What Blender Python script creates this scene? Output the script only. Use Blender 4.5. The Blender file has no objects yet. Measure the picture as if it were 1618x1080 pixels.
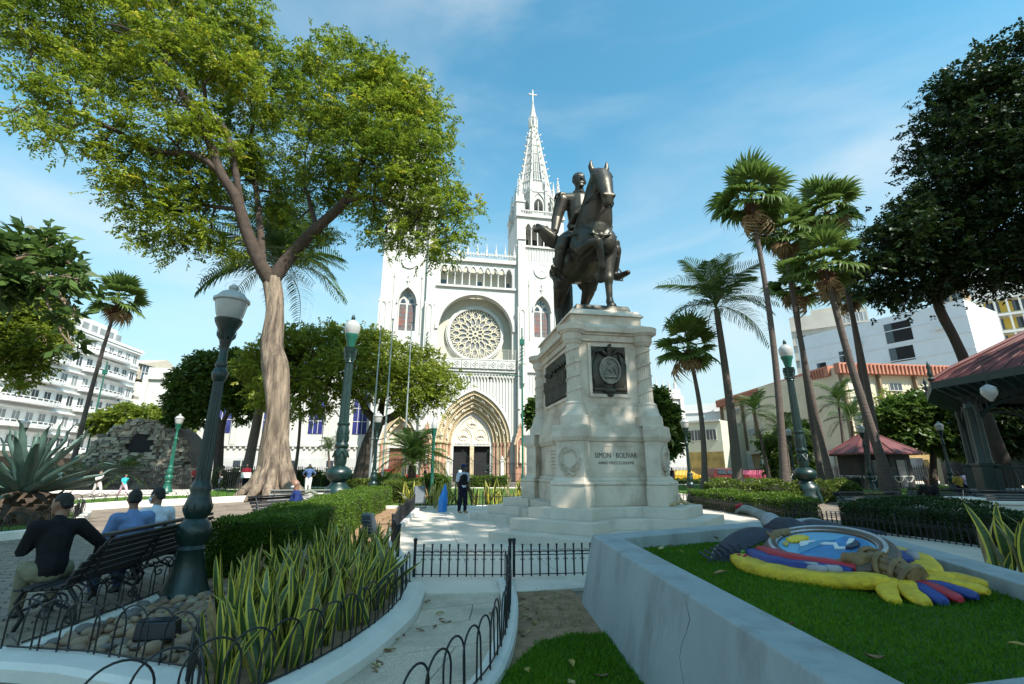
import bpy, bmesh, math, random
import numpy as np
from mathutils import Vector, Matrix, Quaternion
R = math.radians
random.seed(7)
RNG = np.random.default_rng(11)
scn = bpy.context.scene
COL = scn.collection

# ------------------------------------------------------------------ camera
CAM_H = 1.65
FPX = 742.0
PITCH = math.atan(200 / 742)
cam_d = bpy.data.cameras.new('camera')
cam_d.sensor_width = 36.0
cam_d.lens = FPX * 36 / 1618
cam_d.clip_start = 0.05
cam_d.clip_end = 3000
cam = bpy.data.objects.new('camera', cam_d)
cam.location = (0, 0, CAM_H)
cam.rotation_euler = (R(90) + PITCH, 0, 0)
COL.objects.link(cam)
scn.camera = cam

# ------------------------------------------------------------------ sky, sun, exposure
SUN_AZ, SUN_EL = R(40), R(47)        # sun behind the camera and to the right
SUN = Vector((math.sin(SUN_AZ) * math.cos(SUN_EL), -math.cos(SUN_AZ) * math.cos(SUN_EL), math.sin(SUN_EL)))
world = bpy.data.worlds.new('World'); scn.world = world; world.use_nodes = True
wn = world.node_tree; wn.nodes.clear()
w_out = wn.nodes.new('ShaderNodeOutputWorld'); w_bg = wn.nodes.new('ShaderNodeBackground')
w_sky = wn.nodes.new('ShaderNodeTexSky'); w_sky.sky_type = 'NISHITA'; w_sky.sun_disc = False
w_sky.sun_elevation = SUN_EL; w_sky.sun_rotation = math.pi - SUN_AZ
w_sky.air_density = 1.0; w_sky.dust_density = 0.6; w_sky.ozone_density = 1.5
w_bg.inputs['Strength'].default_value = 0.13
w_tint = wn.nodes.new('ShaderNodeMix'); w_tint.data_type = 'RGBA'; w_tint.blend_type = 'MULTIPLY'
w_tint.inputs['Factor'].default_value = 1.0
w_tint.inputs[7].default_value = (0.66, 1.34, 1.22, 1)
wn.links.new(w_sky.outputs[0], w_tint.inputs[6])
w_tc = wn.nodes.new('ShaderNodeTexCoord')
w_map = wn.nodes.new('ShaderNodeMapping'); w_map.inputs['Scale'].default_value = (1.0, 1.0, 3.2)
w_map.inputs['Rotation'].default_value = (0, R(22), R(20))
wn.links.new(w_tc.outputs['Generated'], w_map.inputs['Vector'])
w_noi = wn.nodes.new('ShaderNodeTexNoise'); w_noi.inputs['Scale'].default_value = 1.5
w_noi.inputs['Detail'].default_value = 7; w_noi.inputs['Roughness'].default_value = 0.5
w_noi.inputs['Distortion'].default_value = 0.7
wn.links.new(w_map.outputs[0], w_noi.inputs['Vector'])
w_ramp = wn.nodes.new('ShaderNodeMapRange'); w_ramp.inputs['From Min'].default_value = 0.37
w_ramp.inputs['From Max'].default_value = 0.85; w_ramp.inputs['To Max'].default_value = 0.60
w_ramp.interpolation_type = 'SMOOTHSTEP'
wn.links.new(w_noi.outputs['Fac'], w_ramp.inputs['Value'])
w_cl = wn.nodes.new('ShaderNodeMix'); w_cl.data_type = 'RGBA'
w_cl.inputs[7].default_value = (4.4, 4.6, 4.6, 1)
wn.links.new(w_ramp.outputs[0], w_cl.inputs['Factor'])
w_sep = wn.nodes.new('ShaderNodeSeparateXYZ'); wn.links.new(w_tc.outputs['Generated'], w_sep.inputs[0])
w_hr = wn.nodes.new('ShaderNodeMapRange'); w_hr.interpolation_type = 'SMOOTHSTEP'; w_hr.inputs['From Min'].default_value = 0.62; w_hr.inputs['From Max'].default_value = -0.05; w_hr.inputs['To Max'].default_value = 0.94
wn.links.new(w_sep.outputs[2], w_hr.inputs['Value'])
w_hz = wn.nodes.new('ShaderNodeMix'); w_hz.data_type = 'RGBA'; w_hz.inputs[7].default_value = (2.8, 3.35, 3.4, 1)     # pale tropical haze low in the sky
wn.links.new(w_hr.outputs[0], w_hz.inputs['Factor']); wn.links.new(w_tint.outputs[2], w_hz.inputs[6])
wn.links.new(w_hz.outputs[2], w_cl.inputs[6])
wn.links.new(w_cl.outputs[2], w_bg.inputs['Color'])
wn.links.new(w_bg.outputs[0], w_out.inputs[0])
sun_d = bpy.data.lights.new('sun', 'SUN'); sun_d.energy = 4.8; sun_d.angle = R(0.53); sun_d.color = (1.0, 0.95, 0.86)
sun_o = bpy.data.objects.new('sun', sun_d); sun_o.rotation_euler = SUN.to_track_quat('Z', 'Y').to_euler()
sun_o.location = (20, -20, 40); COL.objects.link(sun_o)
scn.view_settings.view_transform = 'Standard'; scn.view_settings.look = 'None'
scn.view_settings.exposure = 0.80; scn.view_settings.gamma = 1.0; scn.view_settings.use_curve_mapping = False
scn.cycles.max_bounces = 6; scn.cycles.transparent_max_bounces = 6
scn.cycles.use_denoising = True

# ------------------------------------------------------------------ survey helpers: a sight line met at a depth or a level
_c, _s = math.cos(PITCH), math.sin(PITCH)
def ray(px, py):
    u = (540 - py) / FPX
    return Vector(((px - 809) / FPX, _c - u * _s, _s + u * _c))
def P(px, py, Y):
    r = ray(px, py); t = Y / r.y
    return Vector((r.x * t, Y, CAM_H + r.z * t))
def G(px, py, z=0.0):
    r = ray(px, py); t = (z - CAM_H) / r.z
    return Vector((r.x * t, r.y * t, z))

# ------------------------------------------------------------------ object helpers
def link(o, parent=None):
    COL.objects.link(o)
    if parent is not None: o.parent = parent
    return o
def tag(o, label=None, cat=None, group=None, kind=None):
    if label: o['label'] = label
    if cat: o['category'] = cat
    if group: o['group'] = group
    if kind: o['kind'] = kind
    return o
def thing(name, label, cat, loc=(0, 0, 0), rz=0.0, group=None, s=1.0):
    o = bpy.data.objects.new(name, None); COL.objects.link(o)
    o.empty_display_size = 0.2
    o.location = loc; o.rotation_euler = (0, 0, rz); o.scale = (s, s, s)
    return tag(o, label, cat, group)
def dup(root, loc=None, rz=None, label=None, group=None, s=None):
    r = root.copy(); COL.objects.link(r)
    if loc is not None: r.location = loc
    if rz is not None: r.rotation_euler = (0, 0, rz)
    if s is not None: r.scale = (s, s, s)
    if label: r['label'] = label
    if group: r['group'] = group
    for ch in list(root.children):
        c = ch.copy(); COL.objects.link(c); c.parent = r
        for g in list(ch.children):
            d = g.copy(); COL.objects.link(d); d.parent = c
    return r
def inst(name, mesh, parent=None, loc=(0, 0, 0), rot=(0, 0, 0), s=1.0):
    o = bpy.data.objects.new(name, mesh); link(o, parent)
    o.location = loc; o.rotation_euler = rot
    o.scale = (s, s, s) if isinstance(s, (int, float)) else s
    return o

class MB:
    """collects faces, then links them as one mesh object"""
    def __init__(self): self.v = []; self.f = []; self.m = []
    def add(self, vs, fs, mi=0):
        b = len(self.v); self.v.extend([tuple(p) for p in vs])
        for f in fs: self.f.append(tuple(b + i for i in f)); self.m.append(mi)
        return self
    def poly(self, pts, mi=0): return self.add(pts, [tuple(range(len(pts)))], mi)
    def box(self, c, d, rz=0.0, mi=0, tx=1.0, ty=1.0):
        """box centred at c (x, y), standing on c.z; tx, ty taper the top"""
        x, y, z = c; a, b, h = d[0] / 2, d[1] / 2, d[2]
        cs, sn = math.cos(rz), math.sin(rz)
        def q(px, py, pz): return (x + px * cs - py * sn, y + px * sn + py * cs, z + pz)
        vs = [q(-a, -b, 0), q(a, -b, 0), q(a, b, 0), q(-a, b, 0),
              q(-a * tx, -b * ty, h), q(a * tx, -b * ty, h), q(a * tx, b * ty, h), q(-a * tx, b * ty, h)]
        return self.add(vs, [(0, 3, 2, 1), (4, 5, 6, 7), (0, 1, 5, 4), (1, 2, 6, 5), (2, 3, 7, 6), (3, 0, 4, 7)], mi)
    def bx(self, x0, x1, y0, y1, z0, z1, mi=0):
        return self.box(((x0 + x1) / 2, (y0 + y1) / 2, z0), (x1 - x0, y1 - y0, z1 - z0), 0, mi)
    def prism(self, pts, z0, z1, mi=0, top=None, cap_bottom=True):
        """vertical prism over a plan polygon (counter-clockwise); top = other polygon for batter"""
        n = len(pts); t = top or pts
        vs = [(p[0], p[1], z0) for p in pts] + [(p[0], p[1], z1) for p in t]
        fs = [tuple(range(n, 2 * n))] + [(i, (i + 1) % n, n + (i + 1) % n, n + i) for i in range(n)]
        if cap_bottom: fs.append(tuple(reversed(range(n))))
        return self.add(vs, fs, mi)
    def slab(self, pts, y0, y1, mi=0):
        """polygon drawn in x, z (counter-clockwise seen from -y) given thickness along y"""
        n = len(pts)
        vs = [(p[0], y0, p[1]) for p in pts] + [(p[0], y1, p[1]) for p in pts]
        fs = [tuple(range(n)), tuple(reversed(range(n, 2 * n)))]
        fs += [((i + 1) % n, i, n + i, n + (i + 1) % n) for i in range(n)]
        return self.add(vs, fs, mi)
    def band(self, inner, outer, y0, y1, mi=0, closed=False):
        """a moulding between two outlines in x, z, with thickness y0..y1"""
        n = len(inner); k = n if closed else n - 1
        vs = [(p[0], y0, p[1]) for p in inner] + [(p[0], y0, p[1]) for p in outer]
        vs += [(p[0], y1, p[1]) for p in inner] + [(p[0], y1, p[1]) for p in outer]
        fs = []
        for i in range(k):
            j = (i + 1) % n
            fs += [(i, j, n + j, n + i), (2 * n + j, 2 * n + i, 3 * n + i, 3 * n + j),
                   (j, i, 2 * n + i, 2 * n + j), (n + i, n + j, 3 * n + j, 3 * n + i)]
        if not closed:
            fs += [(0, n, 3 * n, 2 * n), (2 * n - 1, n - 1, 3 * n - 1, 4 * n - 1)]
        return self.add(vs, fs, mi)
    def ring(self, rings, mi=0, cap=True, closed=False):
        """skin a list of equal-length point rings"""
        n = len(rings[0]); vs = [p for r in rings for p in r]; fs = []
        k = len(rings)
        for i in range(k if closed else k - 1):
            a, b = i * n, ((i + 1) % k) * n
            for j in range(n): fs.append((a + j, a + (j + 1) % n, b + (j + 1) % n, b + j))
        if cap and not closed: fs += [tuple(reversed(range(n))), tuple(range((k - 1) * n, k * n))]
        return self.add(vs, fs, mi)
    def tube(self, pts, rad, n=8, mi=0, cap=True, closed=False, flat=1.0):
        pts = [Vector(p) for p in pts]; k = len(pts)
        if isinstance(rad, (int, float)): rad = [rad] * k
        rings = []; prev = None
        for i, p in enumerate(pts):
            if closed: t = pts[(i + 1) % k] - pts[i - 1]
            else: t = pts[min(i + 1, k - 1)] - pts[max(i - 1, 0)]
            if t.length < 1e-9: t = Vector((0, 0, 1))
            t.normalize()
            if prev is None:
                a = Vector((1, 0, 0)) if abs(t.x) < 0.8 else Vector((0, 1, 0))
            else: a = prev
            a = (a - t * a.dot(t))
            if a.length < 1e-6: a = t.orthogonal()
            a.normalize(); prev = a; b = t.cross(a)
            rings.append([p + a * (math.cos(2 * math.pi * j / n) * rad[i]) + b * (math.sin(2 * math.pi * j / n) * rad[i] * flat) for j in range(n)])
        return self.ring(rings, mi, cap, closed)
    def bar(self, a, b, r, n=6, mi=0): return self.tube([a, b], r, n, mi)
    def lathe(self, prof, c=(0, 0, 0), n=16, mi=0, flute=0.0, cap=True):
        rings = []
        for r, z in prof:
            rings.append([(c[0] + r * (1 - (flute if j % 2 else 0)) * math.cos(2 * math.pi * j / n), c[1] + r * (1 - (flute if j % 2 else 0)) * math.sin(2 * math.pi * j / n), c[2] + z) for j in range(n)])
        return self.ring(rings, mi, cap)
    def ball(self, c, r, n=10, m=6, mi=0):
        if isinstance(r, (int, float)): r = (r, r, r)
        rings = []
        for i in range(m + 1):
            a = math.pi * (i / m) - math.pi / 2
            k = max(math.cos(a), 0.02)
            rings.append([(c[0] + r[0] * k * math.cos(2 * math.pi * j / n), c[1] + r[1] * k * math.sin(2 * math.pi * j / n), c[2] + r[2] * math.sin(a)) for j in range(n)])
        return self.ring(rings, mi)
    def mesh(self, name, mats, smooth=None):
        me = bpy.data.meshes.new(name)
        me.from_pydata(self.v, [], self.f)
        if not isinstance(mats, (list, tuple)): mats = [mats]
        for m in mats: me.materials.append(m)
        if len(mats) > 1: me.polygons.foreach_set('material_index', self.m)
        if smooth is not None:
            me.polygons.foreach_set('use_smooth', [True] * len(me.polygons))
            me.set_sharp_from_angle(angle=R(smooth))
        me.update()
        return me
    def build(self, name, mats, parent=None, smooth=None, bevel=0.0):
        o = bpy.data.objects.new(name, self.mesh(name, mats, smooth)); link(o, parent)
        if bevel:
            b = o.modifiers.new('bevel', 'BEVEL'); b.width = bevel; b.segments = 2; b.limit_method = 'ANGLE'; b.angle_limit = R(40)
        return o

def fast_mesh(name, verts, quads, mat, tint=None):
    """verts (n,3), quads (m,4) as numpy arrays, tint per vertex"""
    me = bpy.data.meshes.new(name)
    nv, nq = len(verts), len(quads)
    me.vertices.add(nv); me.vertices.foreach_set('co', np.ascontiguousarray(verts, dtype=np.float32).ravel())
    me.loops.add(nq * 4); me.loops.foreach_set('vertex_index', np.ascontiguousarray(quads, dtype=np.int32).ravel())
    me.polygons.add(nq); me.polygons.foreach_set('loop_start', np.arange(0, nq * 4, 4, dtype=np.int32))
    if tint is not None:
        a = me.attributes.new('tint', 'FLOAT', 'POINT'); a.data.foreach_set('value', np.ascontiguousarray(tint, dtype=np.float32))
    for m in (mat if isinstance(mat, (list, tuple)) else [mat]): me.materials.append(m)
    me.update(calc_edges=True)
    return me

# ------------------------------------------------------------------ materials
MATS = {}
def M(name, col, rough=0.6, var=0.18, scale=3.0, bump=0.0, bscale=None, metal=0.0, col2=None, mix2=(0.55, 0.75), scale2=1.2, spec=0.5, detail=6.0, stretch=None, bdist=0.02):
    if name in MATS: return MATS[name]
    m = bpy.data.materials.new(name); m.use_nodes = True; nt = m.node_tree
    b = nt.nodes['Principled BSDF']; b.inputs['Roughness'].default_value = rough; b.inputs['Metallic'].default_value = metal
    b.inputs['Specular IOR Level'].default_value = spec
    tc = nt.nodes.new('ShaderNodeTexCoord'); vec = tc.outputs['Object']
    if stretch:
        mp = nt.nodes.new('ShaderNodeMapping'); mp.inputs['Scale'].default_value = stretch
        nt.links.new(vec, mp.inputs['Vector']); vec = mp.outputs[0]
    n1 = nt.nodes.new('ShaderNodeTexNoise'); n1.inputs['Scale'].default_value = scale; n1.inputs['Detail'].default_value = detail
    n1.inputs['Roughness'].default_value = 0.62
    nt.links.new(vec, n1.inputs['Vector'])
    mx = nt.nodes.new('ShaderNodeMix'); mx.data_type = 'RGBA'
    lo = tuple(max(0, c * (1 - var)) for c in col); hi = tuple(min(1, c * (1 + var)) for c in col)
    mx.inputs[6].default_value = (*lo, 1); mx.inputs[7].default_value = (*hi, 1)
    mr = nt.nodes.new('ShaderNodeMapRange'); mr.inputs['From Min'].default_value = 0.3; mr.inputs['From Max'].default_value = 0.7
    nt.links.new(n1.outputs['Fac'], mr.inputs['Value']); nt.links.new(mr.outputs[0], mx.inputs['Factor'])
    out = mx.outputs[2]
    if col2:
        n2 = nt.nodes.new('ShaderNodeTexNoise'); n2.inputs['Scale'].default_value = scale2; n2.inputs['Detail'].default_value = 8
        n2.inputs['Roughness'].default_value = 0.65
        nt.links.new(vec, n2.inputs['Vector'])
        r2 = nt.nodes.new('ShaderNodeMapRange'); r2.inputs['From Min'].default_value = mix2[0]; r2.inputs['From Max'].default_value = mix2[1]
        nt.links.new(n2.outputs['Fac'], r2.inputs['Value'])
        m2 = nt.nodes.new('ShaderNodeMix'); m2.data_type = 'RGBA'
        nt.links.new(r2.outputs[0], m2.inputs['Factor']); nt.links.new(out, m2.inputs[6]); m2.inputs[7].default_value = (*col2, 1)
        out = m2.outputs[2]
    nt.links.new(out, b.inputs['Base Color'])
    if bump:
        bp = nt.nodes.new('ShaderNodeBump'); bp.inputs['Strength'].default_value = min(1, bump); bp.inputs['Distance'].default_value = bdist
        if bscale:
            n3 = nt.nodes.new('ShaderNodeTexNoise'); n3.inputs['Scale'].default_value = bscale; n3.inputs['Detail'].default_value = 5
            nt.links.new(vec, n3.inputs['Vector']); nt.links.new(n3.outputs['Fac'], bp.inputs['Height'])
        else: nt.links.new(n1.outputs['Fac'], bp.inputs['Height'])
        nt.links.new(bp.outputs[0], b.inputs['Normal'])
    MATS[name] = m
    return m
def leafmat(name, c0, c1, c2=None, trans=0.35, rough=0.45):
    """leaf colour runs from c0 to c1 with the leaf's own tint (c2 for the rare yellow leaf)"""
    if name in MATS: return MATS[name]
    m = bpy.data.materials.new(name); m.use_nodes = True; nt = m.node_tree
    b = nt.nodes['Principled BSDF']; b.inputs['Roughness'].default_value = rough; b.inputs['Specular IOR Level'].default_value = 0.35
    at = nt.nodes.new('ShaderNodeAttribute'); at.attribute_name = 'tint'
    rp = nt.nodes.new('ShaderNodeValToRGB'); e = rp.color_ramp.elements
    e[0].position = 0.0; e[0].color = (*c0, 1); e[1].position = 0.85 if c2 else 1.0; e[1].color = (*c1, 1)
    if c2: k = e.new(1.0); k.color = (*c2, 1)
    nt.links.new(at.outputs['Fac'], rp.inputs['Fac']); nt.links.new(rp.outputs[0], b.inputs['Base Color'])
    tr = nt.nodes.new('ShaderNodeBsdfTranslucent'); nt.links.new(rp.outputs[0], tr.inputs['Color'])
    ms = nt.nodes.new('ShaderNodeMixShader'); ms.inputs[0].default_value = trans
    nt.links.new(b.outputs[0], ms.inputs[1]); nt.links.new(tr.outputs[0], ms.inputs[2])
    nt.links.new(ms.outputs[0], nt.nodes['Material Output'].inputs[0])
    MATS[name] = m
    return m
def glassy(name, col, rough=0.12):
    return M(name, col, rough, 0.25, 0.35, spec=0.8)

WHITE = M('white_stucco', (0.54, 0.53, 0.495), 0.75, 0.05, 0.5, 0.1, 14, col2=(0.40, 0.37, 0.31), mix2=(0.54, 0.92), scale2=0.9, stretch=(1, 1, .22))
CREAM = M('cream_stucco', (0.66, 0.60, 0.47), 0.8, 0.06, 0.5, col2=(0.52, 0.46, 0.35), mix2=(0.6, 0.9), scale2=0.5)
MARBLE = M('weathered_marble', (0.66, 0.565, 0.46), 0.55, 0.14, 1.6, 0.12, 24, col2=(0.34, 0.25, 0.17), mix2=(0.48, 0.74), scale2=1.3)
KERB = M('kerb_paint', (0.76, 0.70, 0.635), 0.6, 0.08, 2.0, 0.25, 40, col2=(0.42, 0.42, 0.40), mix2=(0.58, 0.85), scale2=2.2)
IRON = M('black_iron', (0.012, 0.013, 0.015), 0.45, 0.3, 6.0, 0.1, 60, spec=0.5)
GREENIRON = M('green_iron', (0.006, 0.024, 0.021), 0.35, 0.35, 5.0, 0.25, 30, spec=0.6)
GREENPAINT = M('green_paint', (0.012, 0.11, 0.075), 0.4, 0.15, 3.0)
BRONZE = M('dark_bronze', (0.060, 0.053, 0.042), 0.42, 0.45, 2.6, 0.25, 18, metal=0.6, col2=(0.075, 0.085, 0.068), mix2=(0.5, 0.8), scale2=1.6)
SOIL = M('dry_soil', (0.30, 0.18, 0.10), 0.95, 0.35, 5.0, 0.9, 30)
GRASSBED = M('turf', (0.060, 0.115, 0.014), 0.95, 0.35, 3.0, 0.6, 60, col2=(0.10, 0.11, 0.03), mix2=(0.55, 0.8), scale2=1.0)
ASPHALT = M('asphalt', (0.06, 0.06, 0.062), 0.9, 0.2, 2.0, 0.3, 60)
GLASS = glassy('dark_window_glass', (0.035, 0.045, 0.055))
REDROOF = M('red_roof_sheet', (0.15, 0.045, 0.043), 0.6, 0.2, 1.5, 0.15, 12)  # red darkened to hold the shade lying on both roofs
BARK = M('grey_brown_bark', (0.20, 0.145, 0.10), 0.95, 0.4, 3.0, 0.9, 9, stretch=(1, 1, 0.18))
BARKDARK = M('dark_bark', (0.055, 0.042, 0.033), 0.95, 0.35, 3.0, 0.8, 9, stretch=(1, 1, 0.25), bdist=.06)
PALMBARK = M('palm_bark', (0.115, 0.088, 0.075), 0.95, 0.3, 4.0, 0.9, 6, stretch=(0.6, 0.6, 6), bdist=.05)
# ------------------------------------------------------------------ bodies: overlapping tapered limbs fused into one skin
def limb(mb, seq, n=12):
    """seq of (point, radius); rounded ends"""
    pts = [Vector(p) for p, r in seq]; rad = [r for p, r in seq]
    d0 = (pts[0] - pts[1]).normalized(); d1 = (pts[-1] - pts[-2]).normalized()
    P2, R2 = [], []
    for k in (1.0, 0.8, 0.45): P2.append(pts[0] + d0 * rad[0] * k); R2.append(rad[0] * math.sqrt(max(0.02, 1 - k * k)))
    P2 += pts; R2 += rad
    for k in (0.45, 0.8, 1.0): P2.append(pts[-1] + d1 * rad[-1] * k); R2.append(rad[-1] * math.sqrt(max(0.02, 1 - k * k)))
    mb.tube(P2, R2, n)
def fuse(mb, name, mat, parent=None, voxel=0.02, smooth=4, loc=(0, 0, 0), rz=0.0, s=1.0, fac=0.5):
    me = mb.mesh(name + '_raw', mat)
    t = bpy.data.objects.new('fuse_tmp', me); COL.objects.link(t)
    r = t.modifiers.new('r', 'REMESH'); r.mode = 'VOXEL'; r.voxel_size = voxel
    if smooth:
        k = t.modifiers.new('s', 'SMOOTH'); k.iterations = smooth; k.factor = fac
    dg = bpy.context.evaluated_depsgraph_get(); dg.update()
    out = bpy.data.meshes.new_from_object(t.evaluated_get(dg)); out.name = name
    bpy.data.objects.remove(t); bpy.data.meshes.remove(me)
    out.materials.clear(); out.materials.append(mat)
    out.polygons.foreach_set('use_smooth', [True] * len(out.polygons))
    o = bpy.data.objects.new(name, out); link(o, parent)
    o.location = loc; o.rotation_euler = (0, 0, rz); o.scale = (s, s, s)
    return o
def V(*a): return Vector(a)

SKINS = [M('skin_brown', (0.26, 0.135, 0.085), 0.5, 0.12, 8), M('skin_dark', (0.07, 0.038, 0.026), 0.45, 0.12, 8), M('skin_tan', (0.33, 0.185, 0.125), 0.5, 0.12, 8)]
HAIR = M('black_hair', (0.012, 0.010, 0.009), 0.6, 0.4, 30, 0.5, 120)
def cloth(name, c): return M('cloth_' + name, c, 0.9, 0.16, 7, 0.8, 11, spec=0.15, bdist=.035)
SHOE = M('dark_shoe_leather', (0.02, 0.017, 0.015), 0.5, 0.2, 6)

def make_hand(mb, wrist, d, side_v, curl=0.5, k=1.0):
    """palm and five bent fingers; d = direction of the hand, side_v = towards the thumb"""
    d = d.normalized(); s = (side_v - d * side_v.dot(d)).normalized(); nrm = d.cross(s)
    limb(mb, [(wrist, 0.026 * k), (wrist + d * 0.045 * k, 0.034 * k), (wrist + d * 0.085 * k, 0.036 * k)], 8)
    for i, (o, L) in enumerate(((0.030, 0.070), (0.010, 0.080), (-0.011, 0.075), (-0.030, 0.058))):
        a = wrist + d * 0.085 * k + s * o * k
        b = a + (d * math.cos(curl * 0.6) + nrm * math.sin(curl * 0.6)) * L * 0.5 * k
        c = b + (d * math.cos(curl * 1.5) + nrm * math.sin(curl * 1.5)) * L * 0.5 * k
        limb(mb, [(a, 0.0105 * k), (b, 0.0095 * k), (c, 0.008 * k)], 6)
    a = wrist + d * 0.03 * k + s * 0.03 * k
    b = a + (d * 0.6 + s * 0.8).normalized() * 0.04 * k; c = b + (d * 0.9 + s * 0.25 + nrm * curl * 0.5).normalized() * 0.035 * k
    limb(mb, [(a, 0.014 * k), (b, 0.011 * k), (c, 0.009 * k)], 6)

def person(label, J, loc, rz, shirt, trousers, skin=0, hair='short', sleeves='long', group=None, voxel=0.014, s=1.0, mask=None, cap=None, vest=None, extra=None, shoes=SHOE, cat='person'):
    """J: joints in metres, x right of the person, -y forward, z up"""
    t = thing('person', label, cat, loc, rz, group, s)
    sk = SKINS[skin]
    J = {k: Vector(v) for k, v in J.items()}
    hd = J['head']; look = J.get('look', V(0, -1, 0)).normalized(); up = J.get('up', V(0, 0, 1)).normalized()
    sd = look.cross(up).normalized(); up = sd.cross(look).normalized()
    def hp(x, f, z): return hd + sd * x + look * f + up * z
    b = MB()
    # head, face, ears, neck
    b0 = len(b.v); b.ball((0, 0, 0), 1.0, 16, 12)
    for i in range(b0, len(b.v)):
        x, y, z = b.v[i]
        w = 0.076 * (1 - 0.22 * max(0, -z) ** 1.5); q = hp(x * w, y * 0.097 + (0.012 if y > 0 and z < 0 else 0), z * 0.118); b.v[i] = tuple(q)
    limb(b, [(hp(0, 0.088, 0.012), 0.010), (hp(0, 0.108, -0.022), 0.013)], 6)            # nose
    limb(b, [(hp(-0.022, 0.084, -0.058), 0.009), (hp(0.022, 0.084, -0.058), 0.009)], 6)  # lips
    limb(b, [(hp(-0.015, 0.070, -0.095), 0.022), (hp(0.015, 0.070, -0.095), 0.022)], 8)  # chin
    limb(b, [(hp(-0.04, 0.080, 0.028), 0.010), (hp(0.04, 0.080, 0.028), 0.010)], 6)      # brow
    for e in (-1, 1):
        limb(b, [(hp(e * 0.078, -0.008, 0.018), 0.016), (hp(e * 0.080, -0.004, -0.022), 0.012)], 6)
    neck = J['neck']; limb(b, [(hp(0, -0.02, -0.07), 0.052), (neck, 0.056)], 10)
    hip, chest = J['hip'], J['chest']
    trunk = [(hip, 0.135), (hip.lerp(chest, 0.45), 0.128), (chest, 0.150), (chest.lerp(neck, 0.55), 0.105)]
    legs, arms = [], []
    for e in ('l', 'r'):
        arms.append([(J['sh_' + e], 0.062), (J['el_' + e], 0.046), (J['wr_' + e], 0.030)])
        legs.append([(J['th_' + e], 0.098), (J['th_' + e].lerp(J['kn_' + e], 0.5), 0.083), (J['kn_' + e], 0.062), (J['kn_' + e].lerp(J['an_' + e], 0.35), 0.058), (J['an_' + e], 0.040)])
    limb(b, trunk); limb(b, [(J['sh_l'], 0.07), (chest.lerp(neck, 0.35), 0.10), (J['sh_r'], 0.07)])
    limb(b, [(J['th_l'], 0.10), (hip, 0.12), (J['th_r'], 0.10)])
    for a in arms: limb(b, a, 10)
    for l in legs: limb(b, l, 10)
    for e in ('l', 'r'):
        d = J.get('hd_' + e, J['wr_' + e] - J['el_' + e])
        make_hand(b, J['wr_' + e], d, V(0, -1, 0.2) if abs(d.normalized().y) < 0.85 else V(1 if e == 'l' else -1, 0, 0.2), J.get('curl', V(0.6, 0, 0)).x)
    body = fuse(b, 'body', sk, t, voxel, 2)
    # shirt
    m = MB(); g = 0.016
    limb(m, [(hip + V(0, 0, 0.02), 0.135 + g)] + [(p, r + g) for p, r in trunk[1:3]] + [(chest.lerp(neck, 0.5), 0.105 + g)])
    limb(m, [(J['sh_l'], 0.068 + g), (chest.lerp(neck, 0.35), 0.10 + g), (J['sh_r'], 0.068 + g)])
    for a in arms:
        if sleeves == 'long': limb(m, [(a[0][0], 0.072 + g * 0.6), (a[1][0], 0.056 + g * 0.6), (a[1][0].lerp(a[2][0], 0.93), 0.042 + g * 0.3)], 10)
        else: limb(m, [(a[0][0], 0.072 + g * 0.6), (a[0][0].lerp(a[1][0], 0.75), 0.066 + g * 0.5)], 10)
    limb(m, [(neck + V(0, 0, 0.005), 0.062), (neck.lerp(chest, 0.25), 0.075)], 10)        # collar
    fuse(m, 'shirt', shirt, t, voxel * 1.1, 2)
    m = MB()
    limb(m, [(hip + V(0, 0, 0.03), 0.137 + g * 0.6), (hip - V(0, 0, 0.02), 0.14)]); limb(m, [(J['th_l'], 0.102 + g * 0.6), (hip, 0.122 + g * 0.6), (J['th_r'], 0.102 + g * 0.6)])
    for l in legs: limb(m, [(p, r + g + 0.004) for p, r in l], 10)
    fuse(m, 'trousers', trousers, t, voxel * 1.1, 2)
    for e in ('l', 'r'):
        m = MB(); a = J['an_' + e]; f = J.get('ft_' + e, V(0, -1, 0)).normalized()
        limb(m, [(a - f * 0.03 + V(0, 0, -0.035), 0.048), (a + f * 0.08 + V(0, 0, -0.045), 0.044), (a + f * 0.17 + V(0, 0, -0.055), 0.036)], 8)
        fuse(m, 'shoe', shoes, t, voxel, 1)
    if hair == 'short':
        m = MB(); b0 = len(m.v); m.ball((0, 0, 0), 1.0, 14, 10)
        for i in range(b0, len(m.v)):
            x, y, z = m.v[i]; m.v[i] = tuple(hp(x * 0.083, y * 0.096 - 0.014, z * 0.098 + 0.034))
        limb(m, [(hp(-0.03, -0.06, -0.02), 0.045), (hp(0.03, -0.06, -0.02), 0.045)], 8)
        fuse(m, 'hair', HAIR, t, voxel, 1)
    if hair == 'bald':
        m = MB(); limb(m, [(hp(-0.078, 0.0, 0.0), 0.014), (hp(-0.05, -0.085, -0.01), 0.02), (hp(0.05, -0.085, -0.01), 0.02), (hp(0.078, 0.0, 0.0), 0.014)], 8)
        fuse(m, 'hair', M('grey_hair', (0.18, 0.17, 0.165), 0.8, 0.3, 30), t, voxel, 1)
    if hair == 'long':
        m = MB(); b0 = len(m.v); m.ball((0, 0, 0), 1.0, 14, 10)
        for i in range(b0, len(m.v)):
            x, y, z = m.v[i]; m.v[i] = tuple(hp(x * 0.09, y * 0.10 - 0.02, z * 0.11 + 0.03))
        limb(m, [(hp(0, -0.08, 0.0), 0.06), (hp(0, -0.10, -0.15), 0.05), (hp(0, -0.11, -0.26), 0.03)], 8)
        fuse(m, 'hair', HAIR, t, voxel, 1)
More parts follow.
